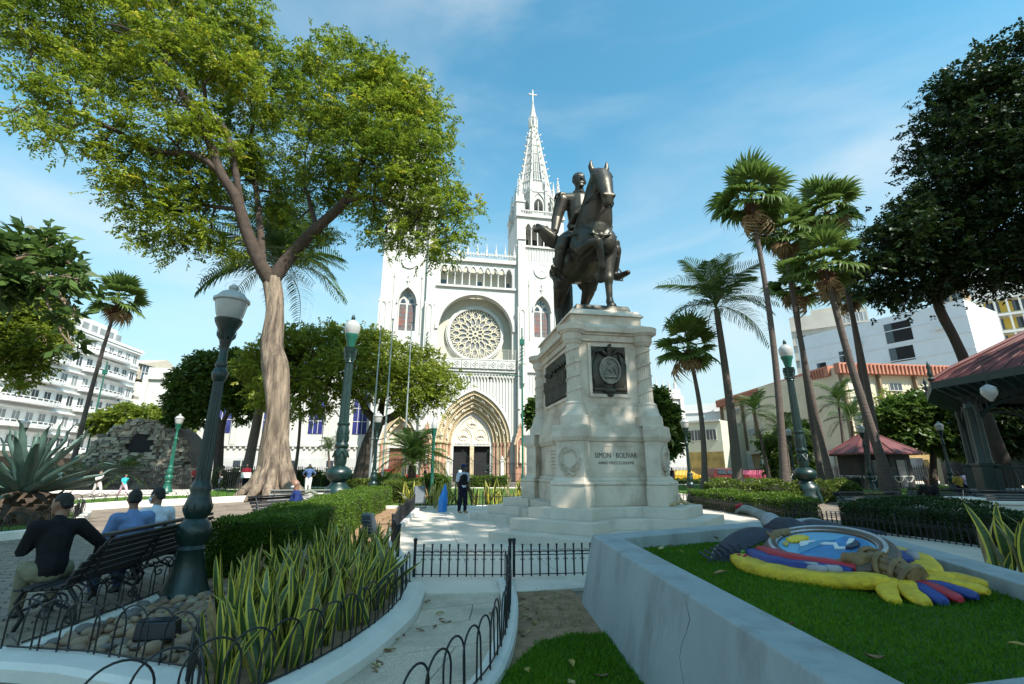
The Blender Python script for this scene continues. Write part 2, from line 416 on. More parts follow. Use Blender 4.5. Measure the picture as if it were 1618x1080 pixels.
    if cap:
        m = MB(); b0 = len(m.v); m.ball((0, 0, 0), 1.0, 14, 10)
        for i in range(b0, len(m.v)):
            x, y, z = m.v[i]; m.v[i] = tuple(hp(x * 0.092, y * 0.108 - 0.004, max(z, -0.05) * 0.10 + 0.045))
        limb(m, [(hp(-0.05, 0.10, 0.045), 0.012), (hp(0, 0.17, 0.035), 0.012), (hp(0.05, 0.10, 0.045), 0.012)], 6); limb(m, [(hp(0, 0.09, 0.045), 0.03), (hp(0, 0.15, 0.038), 0.02)], 6)
        fuse(m, 'cap', cap, t, voxel, 1)
    if mask:
        m = MB(); limb(m, [(hp(-0.055, 0.065, -0.045), 0.028), (hp(0, 0.098, -0.045), 0.040), (hp(0.055, 0.065, -0.045), 0.028)], 10)
        limb(m, [(hp(0, 0.085, -0.02), 0.03), (hp(0, 0.085, -0.085), 0.03)], 8)
        for e in (-1, 1): limb(m, [(hp(e * 0.06, 0.06, -0.03), 0.006), (hp(e * 0.086, -0.002, 0.02), 0.006)], 5); limb(m, [(hp(e * 0.06, 0.06, -0.06), 0.006), (hp(e * 0.086, -0.008, -0.02), 0.006)], 5)
        fuse(m, 'face_mask', mask, t, voxel * 0.7, 1)
    if vest:
        m = MB(); limb(m, [(hip + V(0, 0, 0.10), 0.165)] + [(p, r + 0.035) for p, r in trunk[1:3]], 12)
        limb(m, [(J['sh_l'].lerp(chest, 0.35), 0.085), (chest.lerp(neck, 0.4), 0.10), (J['sh_r'].lerp(chest, 0.35), 0.085)])
        fuse(m, 'vest', vest, t, voxel * 1.1, 1)
    return t
# poses
def pose_sit(lean=0.0, arm_out=0.0, look=(0, -1, 0), up=(0, 0, 1), knee=0.0):
    l = lean
    return dict(hip=(0, 0.0, 0.56), chest=(0, -0.02 + l, 0.90), neck=(0, -0.03 + l * 1.2, 1.10), head=(0, -0.055 + l * 1.3, 1.265), look=look, up=up,
        sh_l=(-0.185, -0.01 + l, 1.02), sh_r=(0.185, -0.01 + l, 1.02), el_l=(-0.25 - arm_out, -0.06 + l, 0.76), el_r=(0.25, -0.06 + l, 0.76), wr_l=(-0.20 - arm_out, -0.26, 0.66), wr_r=(0.17, -0.28, 0.66),
        th_l=(-0.10, -0.03, 0.55), th_r=(0.10, -0.03, 0.55), kn_l=(-0.14, -0.47, 0.55 + knee), kn_r=(0.14, -0.47, 0.55), an_l=(-0.14, -0.48, 0.10), an_r=(0.14, -0.46, 0.10), curl=(0.7, 0, 0))
def pose_stand(stride=0.0, arms='down', look=(0, -1, 0)):
    d = dict(hip=(0, 0, 0.97), chest=(0, 0, 1.28), neck=(0, -0.01, 1.48), head=(0, -0.03, 1.645), look=look,
        sh_l=(-0.19, 0, 1.40), sh_r=(0.19, 0, 1.40), el_l=(-0.25, 0.02 - stride * 0.3, 1.12), el_r=(0.25, 0.02 + stride * 0.3, 1.12), wr_l=(-0.25, -0.06 - stride * 0.6, 0.88), wr_r=(0.25, -0.06 + stride * 0.5, 0.88),
        th_l=(-0.09, 0, 0.93), th_r=(0.09, 0, 0.93), kn_l=(-0.10, -0.02 + stride * 0.35, 0.52), kn_r=(0.10, -0.03 - stride * 0.5, 0.52), an_l=(-0.10, 0.02 + stride * 0.9, 0.10), an_r=(0.11, 0.02 - stride * 0.7, 0.10), curl=(0.6, 0, 0))
    if arms == 'hips': d.update(el_l=(-0.38, 0.10, 1.15), wr_l=(-0.20, -0.02, 1.03), el_r=(0.38, 0.10, 1.15), wr_r=(0.20, -0.02, 1.03))
    if arms == 'front': d.update(wr_l=(-0.10, -0.26, 1.10), wr_r=(0.10, -0.28, 1.12), el_l=(-0.25, -0.05, 1.12), el_r=(0.25, -0.05, 1.12))
    return d
# ------------------------------------------------------------------ vegetation tools
def unit(a): return a / np.maximum(np.linalg.norm(a, axis=-1, keepdims=True), 1e-9)
def leaf_quads(base, d, side, ln, wd, lift=None):
    """diamond leaves: base point, direction, side vector, length and half-width (arrays); returns verts, quads"""
    n = len(base); ln = ln[:, None]; wd = wd[:, None]
    tip = base + d * ln; mid = base + d * ln * 0.45
    nrm = np.cross(d, side)
    v = np.empty((n, 4, 3)); v[:, 0] = base; v[:, 1] = mid + side * wd + nrm * wd * 0.35; v[:, 2] = tip - np.array([0, 0, 1.0]) * ln * 0.12; v[:, 3] = mid - side * wd + nrm * wd * 0.35
    return v.reshape(-1, 3), np.arange(n * 4).reshape(-1, 4)
def spray_mesh(name, org, dirs, rng, mat, L=0.5, nl=9, ll=0.12, lw=0.03, droop=0.35, tint=None, jit=0.25):
    """pinnate sprays: nl leaflets set alternately along each stem"""
    N = len(org); dirs = unit(dirs)
    upv = np.tile(np.array([0, 0, 1.0]), (N, 1)); sd = unit(np.cross(dirs, upv) + rng.normal(0, 0.25, (N, 3)))
    t = (np.arange(nl) + 0.6) / nl
    Ls = L * rng.uniform(0.6, 1.3, N)
    st = org[:, None, :] + dirs[:, None, :] * (t[None, :, None] * Ls[:, None, None])
    st[:, :, 2] -= droop * Ls[:, None] * (t[None, :] ** 2) * 0.7
    sgn = np.where(np.arange(nl) % 2, 1.0, -1.0)
    d = dirs[:, None, :] * 0.55 + sd[:, None, :] * sgn[None, :, None] + rng.normal(0, jit, (N, nl, 3)); d[:, :, 2] -= droop * 0.6
    d = unit(d).reshape(-1, 3); base = st.reshape(-1, 3)
    side = unit(np.cross(d, np.repeat(dirs, nl, axis=0) + rng.normal(0, 0.35, (N * nl, 3))))
    side = unit(np.cross(side, d) + rng.normal(0, 0.3, (N * nl, 3)))
    ln = ll * rng.uniform(0.6, 1.25, N * nl); wd = lw * rng.uniform(0.7, 1.2, N * nl)
    v, q = leaf_quads(base, d, side, ln, wd)
    tn = (np.repeat(rng.normal(0.42, 0.17, N) if tint is None else tint, nl) + rng.normal(0, 0.07, N * nl)).clip(0, 1)
    return fast_mesh(name, v, q, mat, np.repeat(tn, 4))
def blob_points(blobs, n, rng, inner=0.35):
    """points and outward directions in ellipsoids (cx, cy, cz, rx, ry, rz)"""
    B = np.array(blobs, float); w = (B[:, 3] * B[:, 5]) ** 0.95; w = w / w.sum()
    k = rng.choice(len(B), n, p=w); u = unit(rng.normal(0, 1, (n, 3)))
    r = inner + (1 - inner) * rng.uniform(0, 1, n) ** 0.55
    return B[k, :3] + u * B[k, 3:6] * r[:, None], u, k
def crown(name, blobs, n, mat, parent, seed=1, L=0.5, nl=9, ll=0.12, lw=0.03, droop=0.35, inner=0.35, up=0.1, tcen=0.42, tvar=0.15, loc=None, tufts=0, tsig=0.4):
    rng = np.random.default_rng(seed)
    p, u, k = blob_points(blobs, n, rng, inner)
    bt = rng.normal(0, tvar * 0.6, len(blobs))
    if tufts:                                          # gather the sprays in tufts with gaps between
        p0, u0, k0 = blob_points(blobs, tufts, rng, max(inner, .5)); j = rng.integers(0, tufts, n); p = p0[j] + rng.normal(0, tsig, (n, 3)) * np.array([1, 1, .55]); u = u0[j]; k = k0[j]
    d = u * 0.8 + rng.normal(0, 0.55, (n, 3)); d[:, 2] += up
    # sprays in separate tufts: pull towards random tuft centres
    tn = (tcen + bt[k] + rng.normal(0, tvar, n)).clip(0, 1)
    me = spray_mesh(name, p, d, rng, mat, L, nl, ll, lw, droop, tn)
    o = bpy.data.objects.new(name, me); link(o, parent)
    if loc is not None: o.location = loc
    return o
def bez(a, b, sag=0.0, n=6, rnd=None, j=0.0):
    a, b = Vector(a), Vector(b); out = []
    for i in range(n + 1):
        t = i / n; p = a.lerp(b, t); p.z += sag * 4 * t * (1 - t)
        if rnd and 0 < i < n: p += Vector((rnd.uniform(-j, j), rnd.uniform(-j, j), rnd.uniform(-j, j)))
        out.append(p)
    return out
def smooth_path(pts, rads, k=4):
    """Catmull-Rom through control points"""
    pts = [Vector(p) for p in pts]; P2 = []; R2 = []
    for i in range(len(pts) - 1):
        p0, p1, p2, p3 = pts[max(i - 1, 0)], pts[i], pts[i + 1], pts[min(i + 2, len(pts) - 1)]
        for s in range(k):
            t = s / k
            P2.append(0.5 * ((2 * p1) + (p2 - p0) * t + (2 * p0 - 5 * p1 + 4 * p2 - p3) * t * t + (3 * p1 - p0 - 3 * p2 + p3) * t ** 3)); R2.append(rads[i] * (1 - t) + rads[i + 1] * t)
    P2.append(pts[-1]); R2.append(rads[-1])
    return P2, R2
def tree(label, base, limbs, blobs, n, bark, leaf, seed=1, group=None, twigs=4, name='tree', tr=0.05, knobs=(), br=0.35, limb_bark=None, **kw):
    """limbs: lists of (point, radius); the first one is the trunk. Branches then reach every foliage mass."""
    base = Vector(base); t = thing(name, label, 'tree', base, 0, group); rnd = random.Random(seed)
    m = MB(); nodes = []
    for li, lb in enumerate(limbs):
        p, r = smooth_path([Vector(q[0]) - base for q in lb], [q[1] for q in lb], 5)
        if li == 0 and False: p = [q + Vector((rnd.uniform(-1, 1), rnd.uniform(-1, 1), 0)) * rr * 0.10 for q, rr in zip(p, r)]
        b0 = len(m.v); m.tube(p, r, 26 if li == 0 else 9)
        if li == 0:                                     # ridged, uneven trunk
            for i in range(len(p) * 26):
                q = Vector(m.v[b0 + i]); c = p[i // 26]; a = math.atan2(q.y - c.y, q.x - c.x); k = 1 + .07 * math.sin(3 * a + q.z * .4 + seed) + .05 * math.sin(7 * a - q.z * .7) + .035 * math.sin(q.z * 2.1 + a * 2) + .03 * math.sin(11 * a + q.z * 1.3); m.v[b0 + i] = (c.x + (q.x - c.x) * k, c.y + (q.y - c.y) * k, q.z)
        if li == 0:
            for c, r_ in knobs: m.ball(tuple(Vector(c) - base), r_, 9, 6)
        if li == 0 and limb_bark: m.build('trunk', bark, t, 60); m = MB()
        if li > 0: nodes += list(zip(p, r))
        else: nodes += list(zip(p[-2:], r[-2:]))
    for b in blobs:
        c = Vector(b[:3]) - base
        near = min(nodes, key=lambda q: (q[0] - c).length + 0.6 * max(0, q[0].z - c.z))
        r0 = min(near[1] * 0.6, br * max(b[3:6]) * 0.08 + tr)
        pts = bez(near[0], c, rnd.uniform(-0.15, 0.25) * (c - near[0]).length * 0.3, 5, rnd, 0.10 * max(0.3, (c - near[0]).length * 0.25))
        rr = [r0 * (1 - 0.75 * i / 5) + 0.01 for i in range(6)]; m.tube(pts, rr, 6)
        for k in range(twigs):
            u = Vector((rnd.gauss(0, 1), rnd.gauss(0, 1), rnd.gauss(0.2, 0.8))).normalized(); e = c + Vector((u.x * b[3], u.y * b[4], u.z * b[5])) * 0.85
            q = pts[rnd.choice((2, 3, 4, 5))]; m.tube(bez(q, e, 0.1 * (e - q).length, 4, rnd, 0.06 * (e - q).length), [rr[4], rr[4] * 0.7, rr[5] * 0.7, 0.015, 0.008], 5)
    m.build('limbs' if limb_bark else 'trunk', limb_bark or bark, t, 60)
    bl = [(b[0] - base.x, b[1] - base.y, b[2] - base.z, b[3], b[4], b[5]) for b in blobs]
    crown('crown', bl, n, leaf, t, seed, **kw)
    return t
def pblob(px, py, Y, rpx, dep=1.0, squash=0.8):
    c = P(px, py, Y); d = Y * _c + (c.z - CAM_H) * _s; r = rpx * d / FPX
    return (c.x, c.y, c.z, r, r * dep, r * squash)

# ---- hedges: clipped boxes of small leaves round an added dark box that blocks light
HEDGEGREEN = leafmat('hedge_leaf', (0.035, 0.085, 0.010), (0.13, 0.22, 0.022), (0.22, 0.28, 0.04), 0.4)
DARKCORE = M('hedge_dark_core', (0.020, 0.022, 0.010), 0.95, 0.5, 14, 0.8, 30)
def hedge(label, path, width, height, n, leaf=HEDGEGREEN, ll=0.05, z0=0.0, seed=1, group=None, lump=0.05, dens=None, name='hedge', cat='hedge'):
    """path: plan points along the middle; leaves shared out by nearness to the viewer"""
    rng = np.random.default_rng(seed); path = [Vector((p[0], p[1], 0)) for p in path]
    base = path[0] + Vector((0, 0, z0)); t = thing(name, label, cat, base, 0, group)
    m = MB(); w2 = width / 2 - 0.10
    L = []; R_ = []
    for i, p in enumerate(path):
        d = (path[min(i + 1, len(path) - 1)] - path[max(i - 1, 0)]).normalized(); s = Vector((-d.y, d.x, 0))
        L.append(p + s * w2 - base); R_.append(p - s * w2 - base)
    for i in range(len(path) - 1):
        a, b, c, d = R_[i], R_[i + 1], L[i + 1], L[i]
        m.prism([(a.x, a.y), (b.x, b.y), (c.x, c.y), (d.x, d.y)], 0.0, height - 0.09)
    m.build('dark_core', DARKCORE, t)
    seg = [(path[i], path[i + 1]) for i in range(len(path) - 1)]
    # even arc positions weighted by distance
    S = []; W = []
    for a, b in seg:
        k = max(2, int((b - a).length / 0.4))
        for j in range(k):
            q = a.lerp(b, (j + 0.5) / k); S.append((a, b, j / k, (j + 1) / k)); W.append((b - a).length / k / max(4, q.length) ** 1.3)
    W = np.array(W); W /= W.sum(); kk = rng.choice(len(S), n, p=W)
    A = np.array([[*s[0]] for s in S]); Bv = np.array([[*s[1]] for s in S]); T0 = np.array([s[2] for s in S]); T1 = np.array([s[3] for s in S])
    tt = (T0[kk] + (T1 - T0)[kk] * rng.uniform(0, 1, n))
    c = A[kk] + (Bv - A)[kk] * tt[:, None]; d = unit((Bv - A)[kk]); s = np.stack([-d[:, 1], d[:, 0], np.zeros(n)], 1)
    f = rng.uniform(0, 1, n); wsum = width + 2 * height; face = np.where(f < width / wsum, 0, np.where(f < (width + height) / wsum, 1, 2))
    a = rng.uniform(-0.5, 0.5, n); h = rng.uniform(0.02, 1, n)
    x = np.where(face == 0, a * width, np.where(face == 1, width / 2, -width / 2)); z = np.where(face == 0, height, h * height)
    ends = rng.uniform(0, 1, n) < 0.10
    first = (kk == 0); last = (kk == len(S) - 1)
    dep = np.abs(rng.normal(0, 0.035, n))
    lumpn = lump * np.sin(c[:, 0] * 3.1 + c[:, 1] * 2.3 + z * 4) + lump * 0.7 * np.sin(c[:, 1] * 5.7 + x * 6 + 1.3)
    nrm = np.where((face == 0)[:, None], np.array([0, 0, 1.0]), s * np.sign(x)[:, None])
    pos = c + s * x[:, None]; pos[:, 2] += z; pos += nrm * (lumpn - dep + 0.02)[:, None]
    # closed ends
    rr_ = rng.uniform(0, 1, n)
    for flag, pt, dr in ((rr_ < 0.10, path[0], -1), (rr_ > 0.985, path[-1], 1)):
        k = flag.sum()
        if k:
            e_ = (path[1] - path[0]).normalized() if dr < 0 else (path[-1] - path[-2]).normalized(); d[flag] = np.array([*e_]); s[flag] = np.array([-e_.y, e_.x, 0]); dd = d[flag] * dr; pos[flag] = np.array([*pt]) + s[flag] * (rng.uniform(-0.5, 0.5, k) * width)[:, None] + dd * 0.04; pos[flag, 2] += rng.uniform(0.02, 1, k) * height; nrm[flag] = dd
    pos[:, 2] += z0
    dirs = unit(nrm * 0.7 + rng.normal(0, 0.7, (n, 3)) + np.array([0, 0, 0.35])); side = unit(np.cross(dirs, rng.normal(0, 1, (n, 3))))
    v, q = leaf_quads(pos - np.array([*base]), dirs, side, ll * rng.uniform(0.6, 1.4, n), ll * 0.33 * rng.uniform(0.7, 1.2, n))
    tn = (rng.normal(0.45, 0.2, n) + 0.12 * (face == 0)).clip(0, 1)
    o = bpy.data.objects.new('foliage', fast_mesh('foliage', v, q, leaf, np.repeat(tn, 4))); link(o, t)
    return t
def grass_mesh(name, poly, z, n, h, mat, seed=1, near=1.0, tri=None, zf=None):
    """blades scattered in a plan polygon, denser near the viewer"""
    rng = np.random.default_rng(seed); Pn = np.array([(p[0], p[1]) for p in poly]); lo, hi = Pn.min(0), Pn.max(0)
    pts = np.zeros((0, 2))
    while len(pts) < n:
        q = rng.uniform(lo, hi, (n * 3, 2)); ins = np.zeros(len(q), bool); j = len(Pn) - 1
        for i in range(len(Pn)):
            xi, yi = Pn[i]; xj, yj = Pn[j]
            ins ^= ((yi > q[:, 1]) != (yj > q[:, 1])) & (q[:, 0] < (xj - xi) * (q[:, 1] - yi) / (yj - yi + 1e-12) + xi); j = i
        if near: ins &= rng.uniform(0, 1, len(q)) < (max(lo[1], 1.5) / np.maximum(q[:, 1], 1.0)) ** near
        pts = np.vstack([pts, q[ins]])
        if near and len(pts) == 0: break
    pts = pts[:n]; base = np.concatenate([pts, np.full((n, 1), z)], 1)
    if zf is not None: base[:, 2] = zf(pts[:, 0], pts[:, 1])
    patch = 0.5 + 0.5 * np.sin(pts[:, 0] * 2.3 + 1.1) * np.sin(pts[:, 1] * 1.9) + rng.normal(0, 0.15, n)
    d = unit(np.concatenate([rng.normal(0, 0.45, (n, 2)), np.ones((n, 1))], 1)); sd = unit(np.cross(d, rng.normal(0, 1, (n, 3))))
    v, q = leaf_quads(base, d, sd, h * rng.uniform(0.5, 1.3, n) * (0.8 + 0.3 * patch), np.full(n, h * 0.085))
    tn = (0.12 + 0.48 * patch + rng.normal(0, 0.16, n)).clip(0, 1)
    return fast_mesh(name, v, q, mat, np.repeat(tn, 4))
GRASSLEAF = leafmat('grass_blade', (0.055, 0.165, 0.006), (0.145, 0.30, 0.010), (0.32, 0.28, 0.06), 0.4, 0.6)

# ---- palms
FAN_G = leafmat('fan_palm_green', (0.055, 0.10, 0.024), (0.18, 0.26, 0.05), (0.36, 0.34, 0.12), 0.4)
FAN_D = leafmat('fan_palm_dry', (0.24, 0.16, 0.085), (0.42, 0.31, 0.17), None, 0.2, 0.8)
FEATHER = leafmat('feather_palm_green', (0.030, 0.068, 0.018), (0.105, 0.17, 0.035), None, 0.3)
def strip(V_, Q_, T_, pts, ws, sd, tint):
    """ribbon along pts"""
    b = len(V_)
    for p, w in zip(pts, ws): V_.append(p + sd * w); V_.append(p - sd * w)
    for i in range(len(pts) - 1): Q_.append((b + 2 * i, b + 2 * i + 1, b + 2 * i + 3, b + 2 * i + 2))
    T_ += [tint] * (2 * len(pts))
def fan_frond(seed, mat, droop=0.35, nb=20, pet=0.85, rad=1.1, spread=1.6):
    rnd = random.Random(seed); V_, Q_, T_ = [], [], []
    strip(V_, Q_, T_, [Vector((0, 0, 0)), Vector((pet * 0.5, 0, 0.03)), Vector((pet, 0, 0))], [0.035, 0.025, 0.02], Vector((0, 1, 0)), 0.85)
    c = Vector((pet, 0, 0))
    for i in range(nb):
        a = -spread + 2 * spread * i / (nb - 1) + rnd.uniform(-.03, .03); L = rad * (1 - 0.18 * (abs(a) / spread) ** 2) * rnd.uniform(0.88, 1.08)
        d = Vector((math.cos(a * 0.92), math.sin(a * 0.92), 0)); z = 0.10 * abs(math.sin(a)); tn = rnd.gauss(0.42, 0.12); dr = droop * rnd.uniform(0.6, 1.5)
        sd = Vector((-d.y, d.x, 0.55 * (1 if i % 2 else -1))).normalized()
        pts = [c, c + d * L * 0.38 + Vector((0, 0, z)), c + d * L * 0.68 + Vector((0, 0, z - dr * 0.12)), c + d * L * 0.86 + Vector((0, 0, z - dr * 0.42)), c + d * L * 0.95 + Vector((0, 0, z - dr * 0.95))]
        strip(V_, Q_, T_, pts, [0.012, 0.072 * rad, 0.060 * rad, 0.026 * rad, 0.004], sd, min(1, max(0, tn)))
    return fast_mesh('frond', np.array([tuple(v) for v in V_]), np.array(Q_), mat, np.array(T_))
def feather_frond(seed, mat, L=2.6, droop=1.1, nl=30, ll=0.55, vee=0.35, lw=0.022):
    rnd = random.Random(seed); V_, Q_, T_ = [], [], []
    def rach(t): return Vector((L * t * (1 - 0.12 * t), 0, 0.35 * L * t * (1 - t) * 0.8 - droop * t ** 2.2 * L * 0.32))
    strip(V_, Q_, T_, [rach(i / 8) for i in range(9)], [0.035 * (1 - i / 9) + 0.006 for i in range(9)], Vector((0, 1, 0)), 0.75)
    for i in range(nl):
        t = 0.14 + 0.86 * i / (nl - 1); p = rach(t); f = (rach(min(1, t + 0.03)) - rach(t - 0.03)).normalized(); l = ll * (0.45 + 1.1 * math.sin(math.pi * min(1, 0.15 + t * 0.82))) * rnd.uniform(.85, 1.1)
        for s in (-1, 1):
            d = (f * 0.65 + Vector((0, s, vee + rnd.uniform(-.12, .12)))).normalized(); sd = d.cross(Vector((0, 0, 1))).normalized()
            strip(V_, Q_, T_, [p, p + d * l * 0.5, p + d * l * 0.85 - Vector((0, 0, l * 0.15)), p + d * l - Vector((0, 0, l * 0.38))], [lw * .6, lw, lw * .7, .003], sd, min(1, max(0, rnd.gauss(.45, .15))))
    return fast_mesh('frond', np.array([tuple(v) for v in V_]), np.array(Q_), mat, np.array(T_))
FANS = [fan_frond(i, FAN_G, 0.10 + 0.09 * i) for i in range(4)]; FANDRY = [fan_frond(20 + i, FAN_D, 0.9, 16) for i in range(2)]
FEATHS = [feather_frond(i, FEATHER, droop=0.8 + 0.3 * i) for i in range(3)]
def palm(label, kind, top, foot, crown_r, tr, seed=1, group=None, nf=30, dead=7, bow=0.3, bark=None):
    rnd = random.Random(seed); foot = Vector(foot); top = Vector(top)
    t = thing('palm_tree', label, 'palm tree', foot, 0, group); L = top - foot
    m = MB(); pts = []; rad = []
    for i in range(13):
        s = i / 12; p = L * s; p.x += bow * math.sin(s * math.pi); pts.append(p); rad.append(tr * (1.0 - 0.42 * s) * (1 + 0.55 * math.exp(-s * 22)))
    m.tube(pts, rad, 12); m.build('trunk', bark or PALMBARK, t, 60)
    if kind == 'fan':
        m = MB()                                      # shag of old leaf bases under the crown
        for i in range(70):
            s = rnd.uniform(0, 1); a = rnd.uniform(0, 6.28); z = -crown_r * 0.55 * s; r = tr * 0.62
            c = L + Vector((r * math.cos(a), r * math.sin(a), z)); d = Vector((math.cos(a), math.sin(a), rnd.uniform(-.2, .7))) * rnd.uniform(0.15, 0.4) * crown_r * 0.32
            m.tube([c, c + d, c + d * 1.3 - Vector((0, 0, .12))], [0.07, 0.05, 0.01], 4)
        m.build('leaf_base_shag', M('leaf_base_brown', (0.13, 0.065, 0.035), 0.95, 0.4, 5), t)
    sc = crown_r / (2.05 if kind == 'fan' else 2.4)
    for i in range(nf):
        s = (i + 0.5) / nf; az = i * 2.39996 + rnd.uniform(-.2, .2)
        if kind == 'fan': el = R(80 - 118 * s ** 0.85 + rnd.uniform(-8, 8)); me = FANS[i % 4]
        else: el = R(78 - 88 * s + rnd.uniform(-6, 6)); me = FEATHS[min(2, int(s * 3))]
        o = inst('frond', me, t, L + Vector((0, 0, 0.12 * crown_r * (1 - s))), (0, 0, 0), sc * (rnd.uniform(.88, 1.1) if kind != 'fan' or i % 3 else rnd.uniform(.5, .75)))
        o.rotation_euler = (rnd.uniform(-.35, .35), -el, az)
    if kind == 'fan':
        for i in range(dead):
            o = inst('dry_frond', FANDRY[i % 2], t, L - Vector((0, 0, 0.12 * crown_r)), (0, 0, 0), sc * rnd.uniform(.55, .95)); o.rotation_euler = (rnd.uniform(-.6, .6), R(rnd.uniform(35, 78)), i * 2.1 + rnd.uniform(-.6, .6))
    return t
# ------------------------------------------------------------------ cathedral
TAN = M('tan_portal_stone', (0.55, 0.45, 0.29), 0.8, 0.2, 3.0, 0.4, 10, col2=(0.40, 0.31, 0.19), mix2=(0.5, 0.8), scale2=2.0)
PALE = M('pale_carved_stone', (0.68, 0.60, 0.48), 0.8, 0.12, 3.0, 0.3, 9)
PINK = M('pink_stone', (0.47, 0.25, 0.17), 0.8, 0.2, 2.0, 0.2, 9)
DOORWOOD = M('red_brown_door', (0.22, 0.085, 0.055), 0.6, 0.2, 4.0)
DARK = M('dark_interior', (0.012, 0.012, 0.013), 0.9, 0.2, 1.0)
ROSEGLASS = M('leaded_grey_glass', (0.20, 0.195, 0.20), 0.35, 0.35, 2.5)
STAIN = M('stained_glass_panel', (0.11, 0.115, 0.12), 0.35, 0.5, 3.0, col2=(0.26, 0.10, 0.075), mix2=(0.50, 0.60), scale2=1.4)
BLUEGLASS = M('blue_window_glass', (0.035, 0.04, 0.17), 0.15, 0.3, 1.0, spec=0.8)
NET = M('grey_net', (0.42, 0.40, 0.34), 0.8, 0.1, 2.0)

def arch(w, h, z0, x0=0.0, n=10, zb=None):
    """pointed arch outline from left foot to right foot; half-width w, rise h over springing z0, feet down to zb"""
    c = (h * h - w * w) / (2 * w); r = w + c
    a1 = math.atan2(h, c)
    right = [(x0 - c + r * math.cos(a1 * i / n), z0 + r * math.sin(a1 * i / n)) for i in range(n + 1)]
    left = [(2 * x0 - x, z) for x, z in right]
    pts = left + right[::-1][1:]
    if zb is not None: pts = [(x0 - w, zb)] + pts + [(x0 + w, zb)]
    return pts
def wall_with(mb, x0, x1, z0, z1, y0, y1, openings, mi=0):
    """rectangle whose openings (outlines from left foot to right foot, feet on z0) are cut from its lower edge"""
    pts = [(x0, z0)]
    for o in openings: pts += o
    pts += [(x1, z0), (x1, z1), (x0, z1)]
    mb.slab(pts, y0, y1, mi)
def text_mesh(body, size, mat, depth=0.01, spacing=1.0):
    cu = bpy.data.curves.new('lettering', 'FONT'); cu.body = body; cu.size = size; cu.align_x = 'CENTER'; cu.align_y = 'CENTER'
    cu.extrude = depth; cu.space_character = spacing
    t = bpy.data.objects.new('lettering_tmp', cu); COL.objects.link(t)
    dg = bpy.context.evaluated_depsgraph_get()
    me = bpy.data.meshes.new_from_object(t.evaluated_get(dg)); me.name = 'lettering'
    bpy.data.objects.remove(t); me.materials.clear(); me.materials.append(mat)
    return me

TH_C = R(10.5)
cath = thing('cathedral', 'white neo-gothic cathedral with twin spires and a large rose window', 'cathedral', (-5.0, 62.0, 0), TH_C)

# central front wall
m = MB()
port = arch(4.85, 6.7, 4.95, 0, 14, zb=0)
wall_with(m, -6.0, 6.0, 0, 14.2, 0, 0.8, [port])
m.bx(-6.0, 6.0, 0.0, 0.8, 14.2, 16.0)
rec = [(-5.1, 16.0)] + [(-5.1 * math.cos(math.pi * i / 28), 20.0 + 5.1 * math.sin(math.pi * i / 28)) for i in range(29)] + [(5.1, 16.0)]
wall_with(m, -6.0, 6.0, 16.0, 26.4, 0, 0.9, [rec])
m.bx(-6.0, 6.0, 0.0, 0.9, 29.95, 30.4)
m.bx(-6.0, -5.15, 0.0, 0.9, 26.4, 29.95); m.bx(5.15, 6.0, 0.0, 0.9, 26.4, 29.95)
MB().bx(-6.0, 6.0, 1.8, 2.4, 13, 29.95).build('recess_wall', M('bounce_cream_render', (0.55, 0.515, 0.43), 0.8, 0.05, .6), cath)  # cream tint stands in for warm bounced light in the recess
m.bx(-6.0, 6.0, 2.4, 30.0, 0.0, 30.0)               # body of the nave
m.build('front_wall', WHITE, cath)
m = MB()                                             # hood of the recess and string courses
inn = [(-5.15 * math.cos(math.pi * i / 28), 20.0 + 5.15 * math.sin(math.pi * i / 28)) for i in range(29)]
out = [(-5.6 * math.cos(math.pi * i / 28), 20.0 + 5.6 * math.sin(math.pi * i / 28)) for i in range(29)]
m.band(inn, out, -0.22, -0.002)
m.build('recess_hood', WHITE, cath, 30)
for z, h, d in ((14.2, 0.35, 0.35), (26.15, 0.3, 0.3), (30.1, 0.45, 0.4)):
    MB().bx(-5.6, 5.6, -d, -0.002, z, z + h).build('cornice', WHITE, cath)
# corbel frieze with thin pilaster strips under the balcony
m = MB()
nst = 26
for i in range(nst + 1):
    x = -5.55 + 11.1 * i / nst
    inside = abs(x) < 4.9
    zb = 0.5 if not inside else max([p[1] for p in port if abs(p[0] - x) < 0.5] + [5]) + 0.45
    m.bx(x - 0.05, x + 0.05, -0.10, -0.003, zb, 13.0)
    if i < nst:
        xa, xb = x, x + 11.1 / nst
        m.band(arch((xb - xa) / 2 - 0.03, 0.62, 13.0, (xa + xb) / 2, 4), arch((xb - xa) / 2, 0.95, 13.0, (xa + xb) / 2, 4), -0.2, -0.004)
m.bx(-5.6, 5.6, -0.16, -0.005, 13.9, 14.19)
m.build('corbel_frieze', WHITE, cath)
# balcony parapet panels with quatrefoil rings, and its net rail
for i in range(9):
    x0 = -5.5 + i * 11.0 / 9; x1 = x0 + 11.0 / 9
    m = MB(); m.bx(x0 + 0.04, x1 - 0.04, -0.55, -0.42, 14.60, 15.75)
    for qx, qz in ((0, 0.2), (0, -0.2), (0.2, 0), (-0.2, 0)):
        cx, cz = (x0 + x1) / 2 + qx, 15.18 + qz
        i2 = [(cx + 0.13 * math.cos(t * math.pi / 5), cz + 0.13 * math.sin(t * math.pi / 5)) for t in range(10)]
        o2 = [(cx + 0.20 * math.cos(t * math.pi / 5), cz + 0.20 * math.sin(t * math.pi / 5)) for t in range(10)]
        m.band(i2, o2, -0.62, -0.551, closed=True)
    m.bx(x0 + 0.02, x1 - 0.02, -0.60, -0.38, 15.75, 15.9)
    m.build('parapet_panel', WHITE, cath)
m = MB()
for i in range(12): m.tube([(-5.5 + i, -0.5, 15.9), (-5.5 + i, -0.5, 17.3)], 0.03, 5)
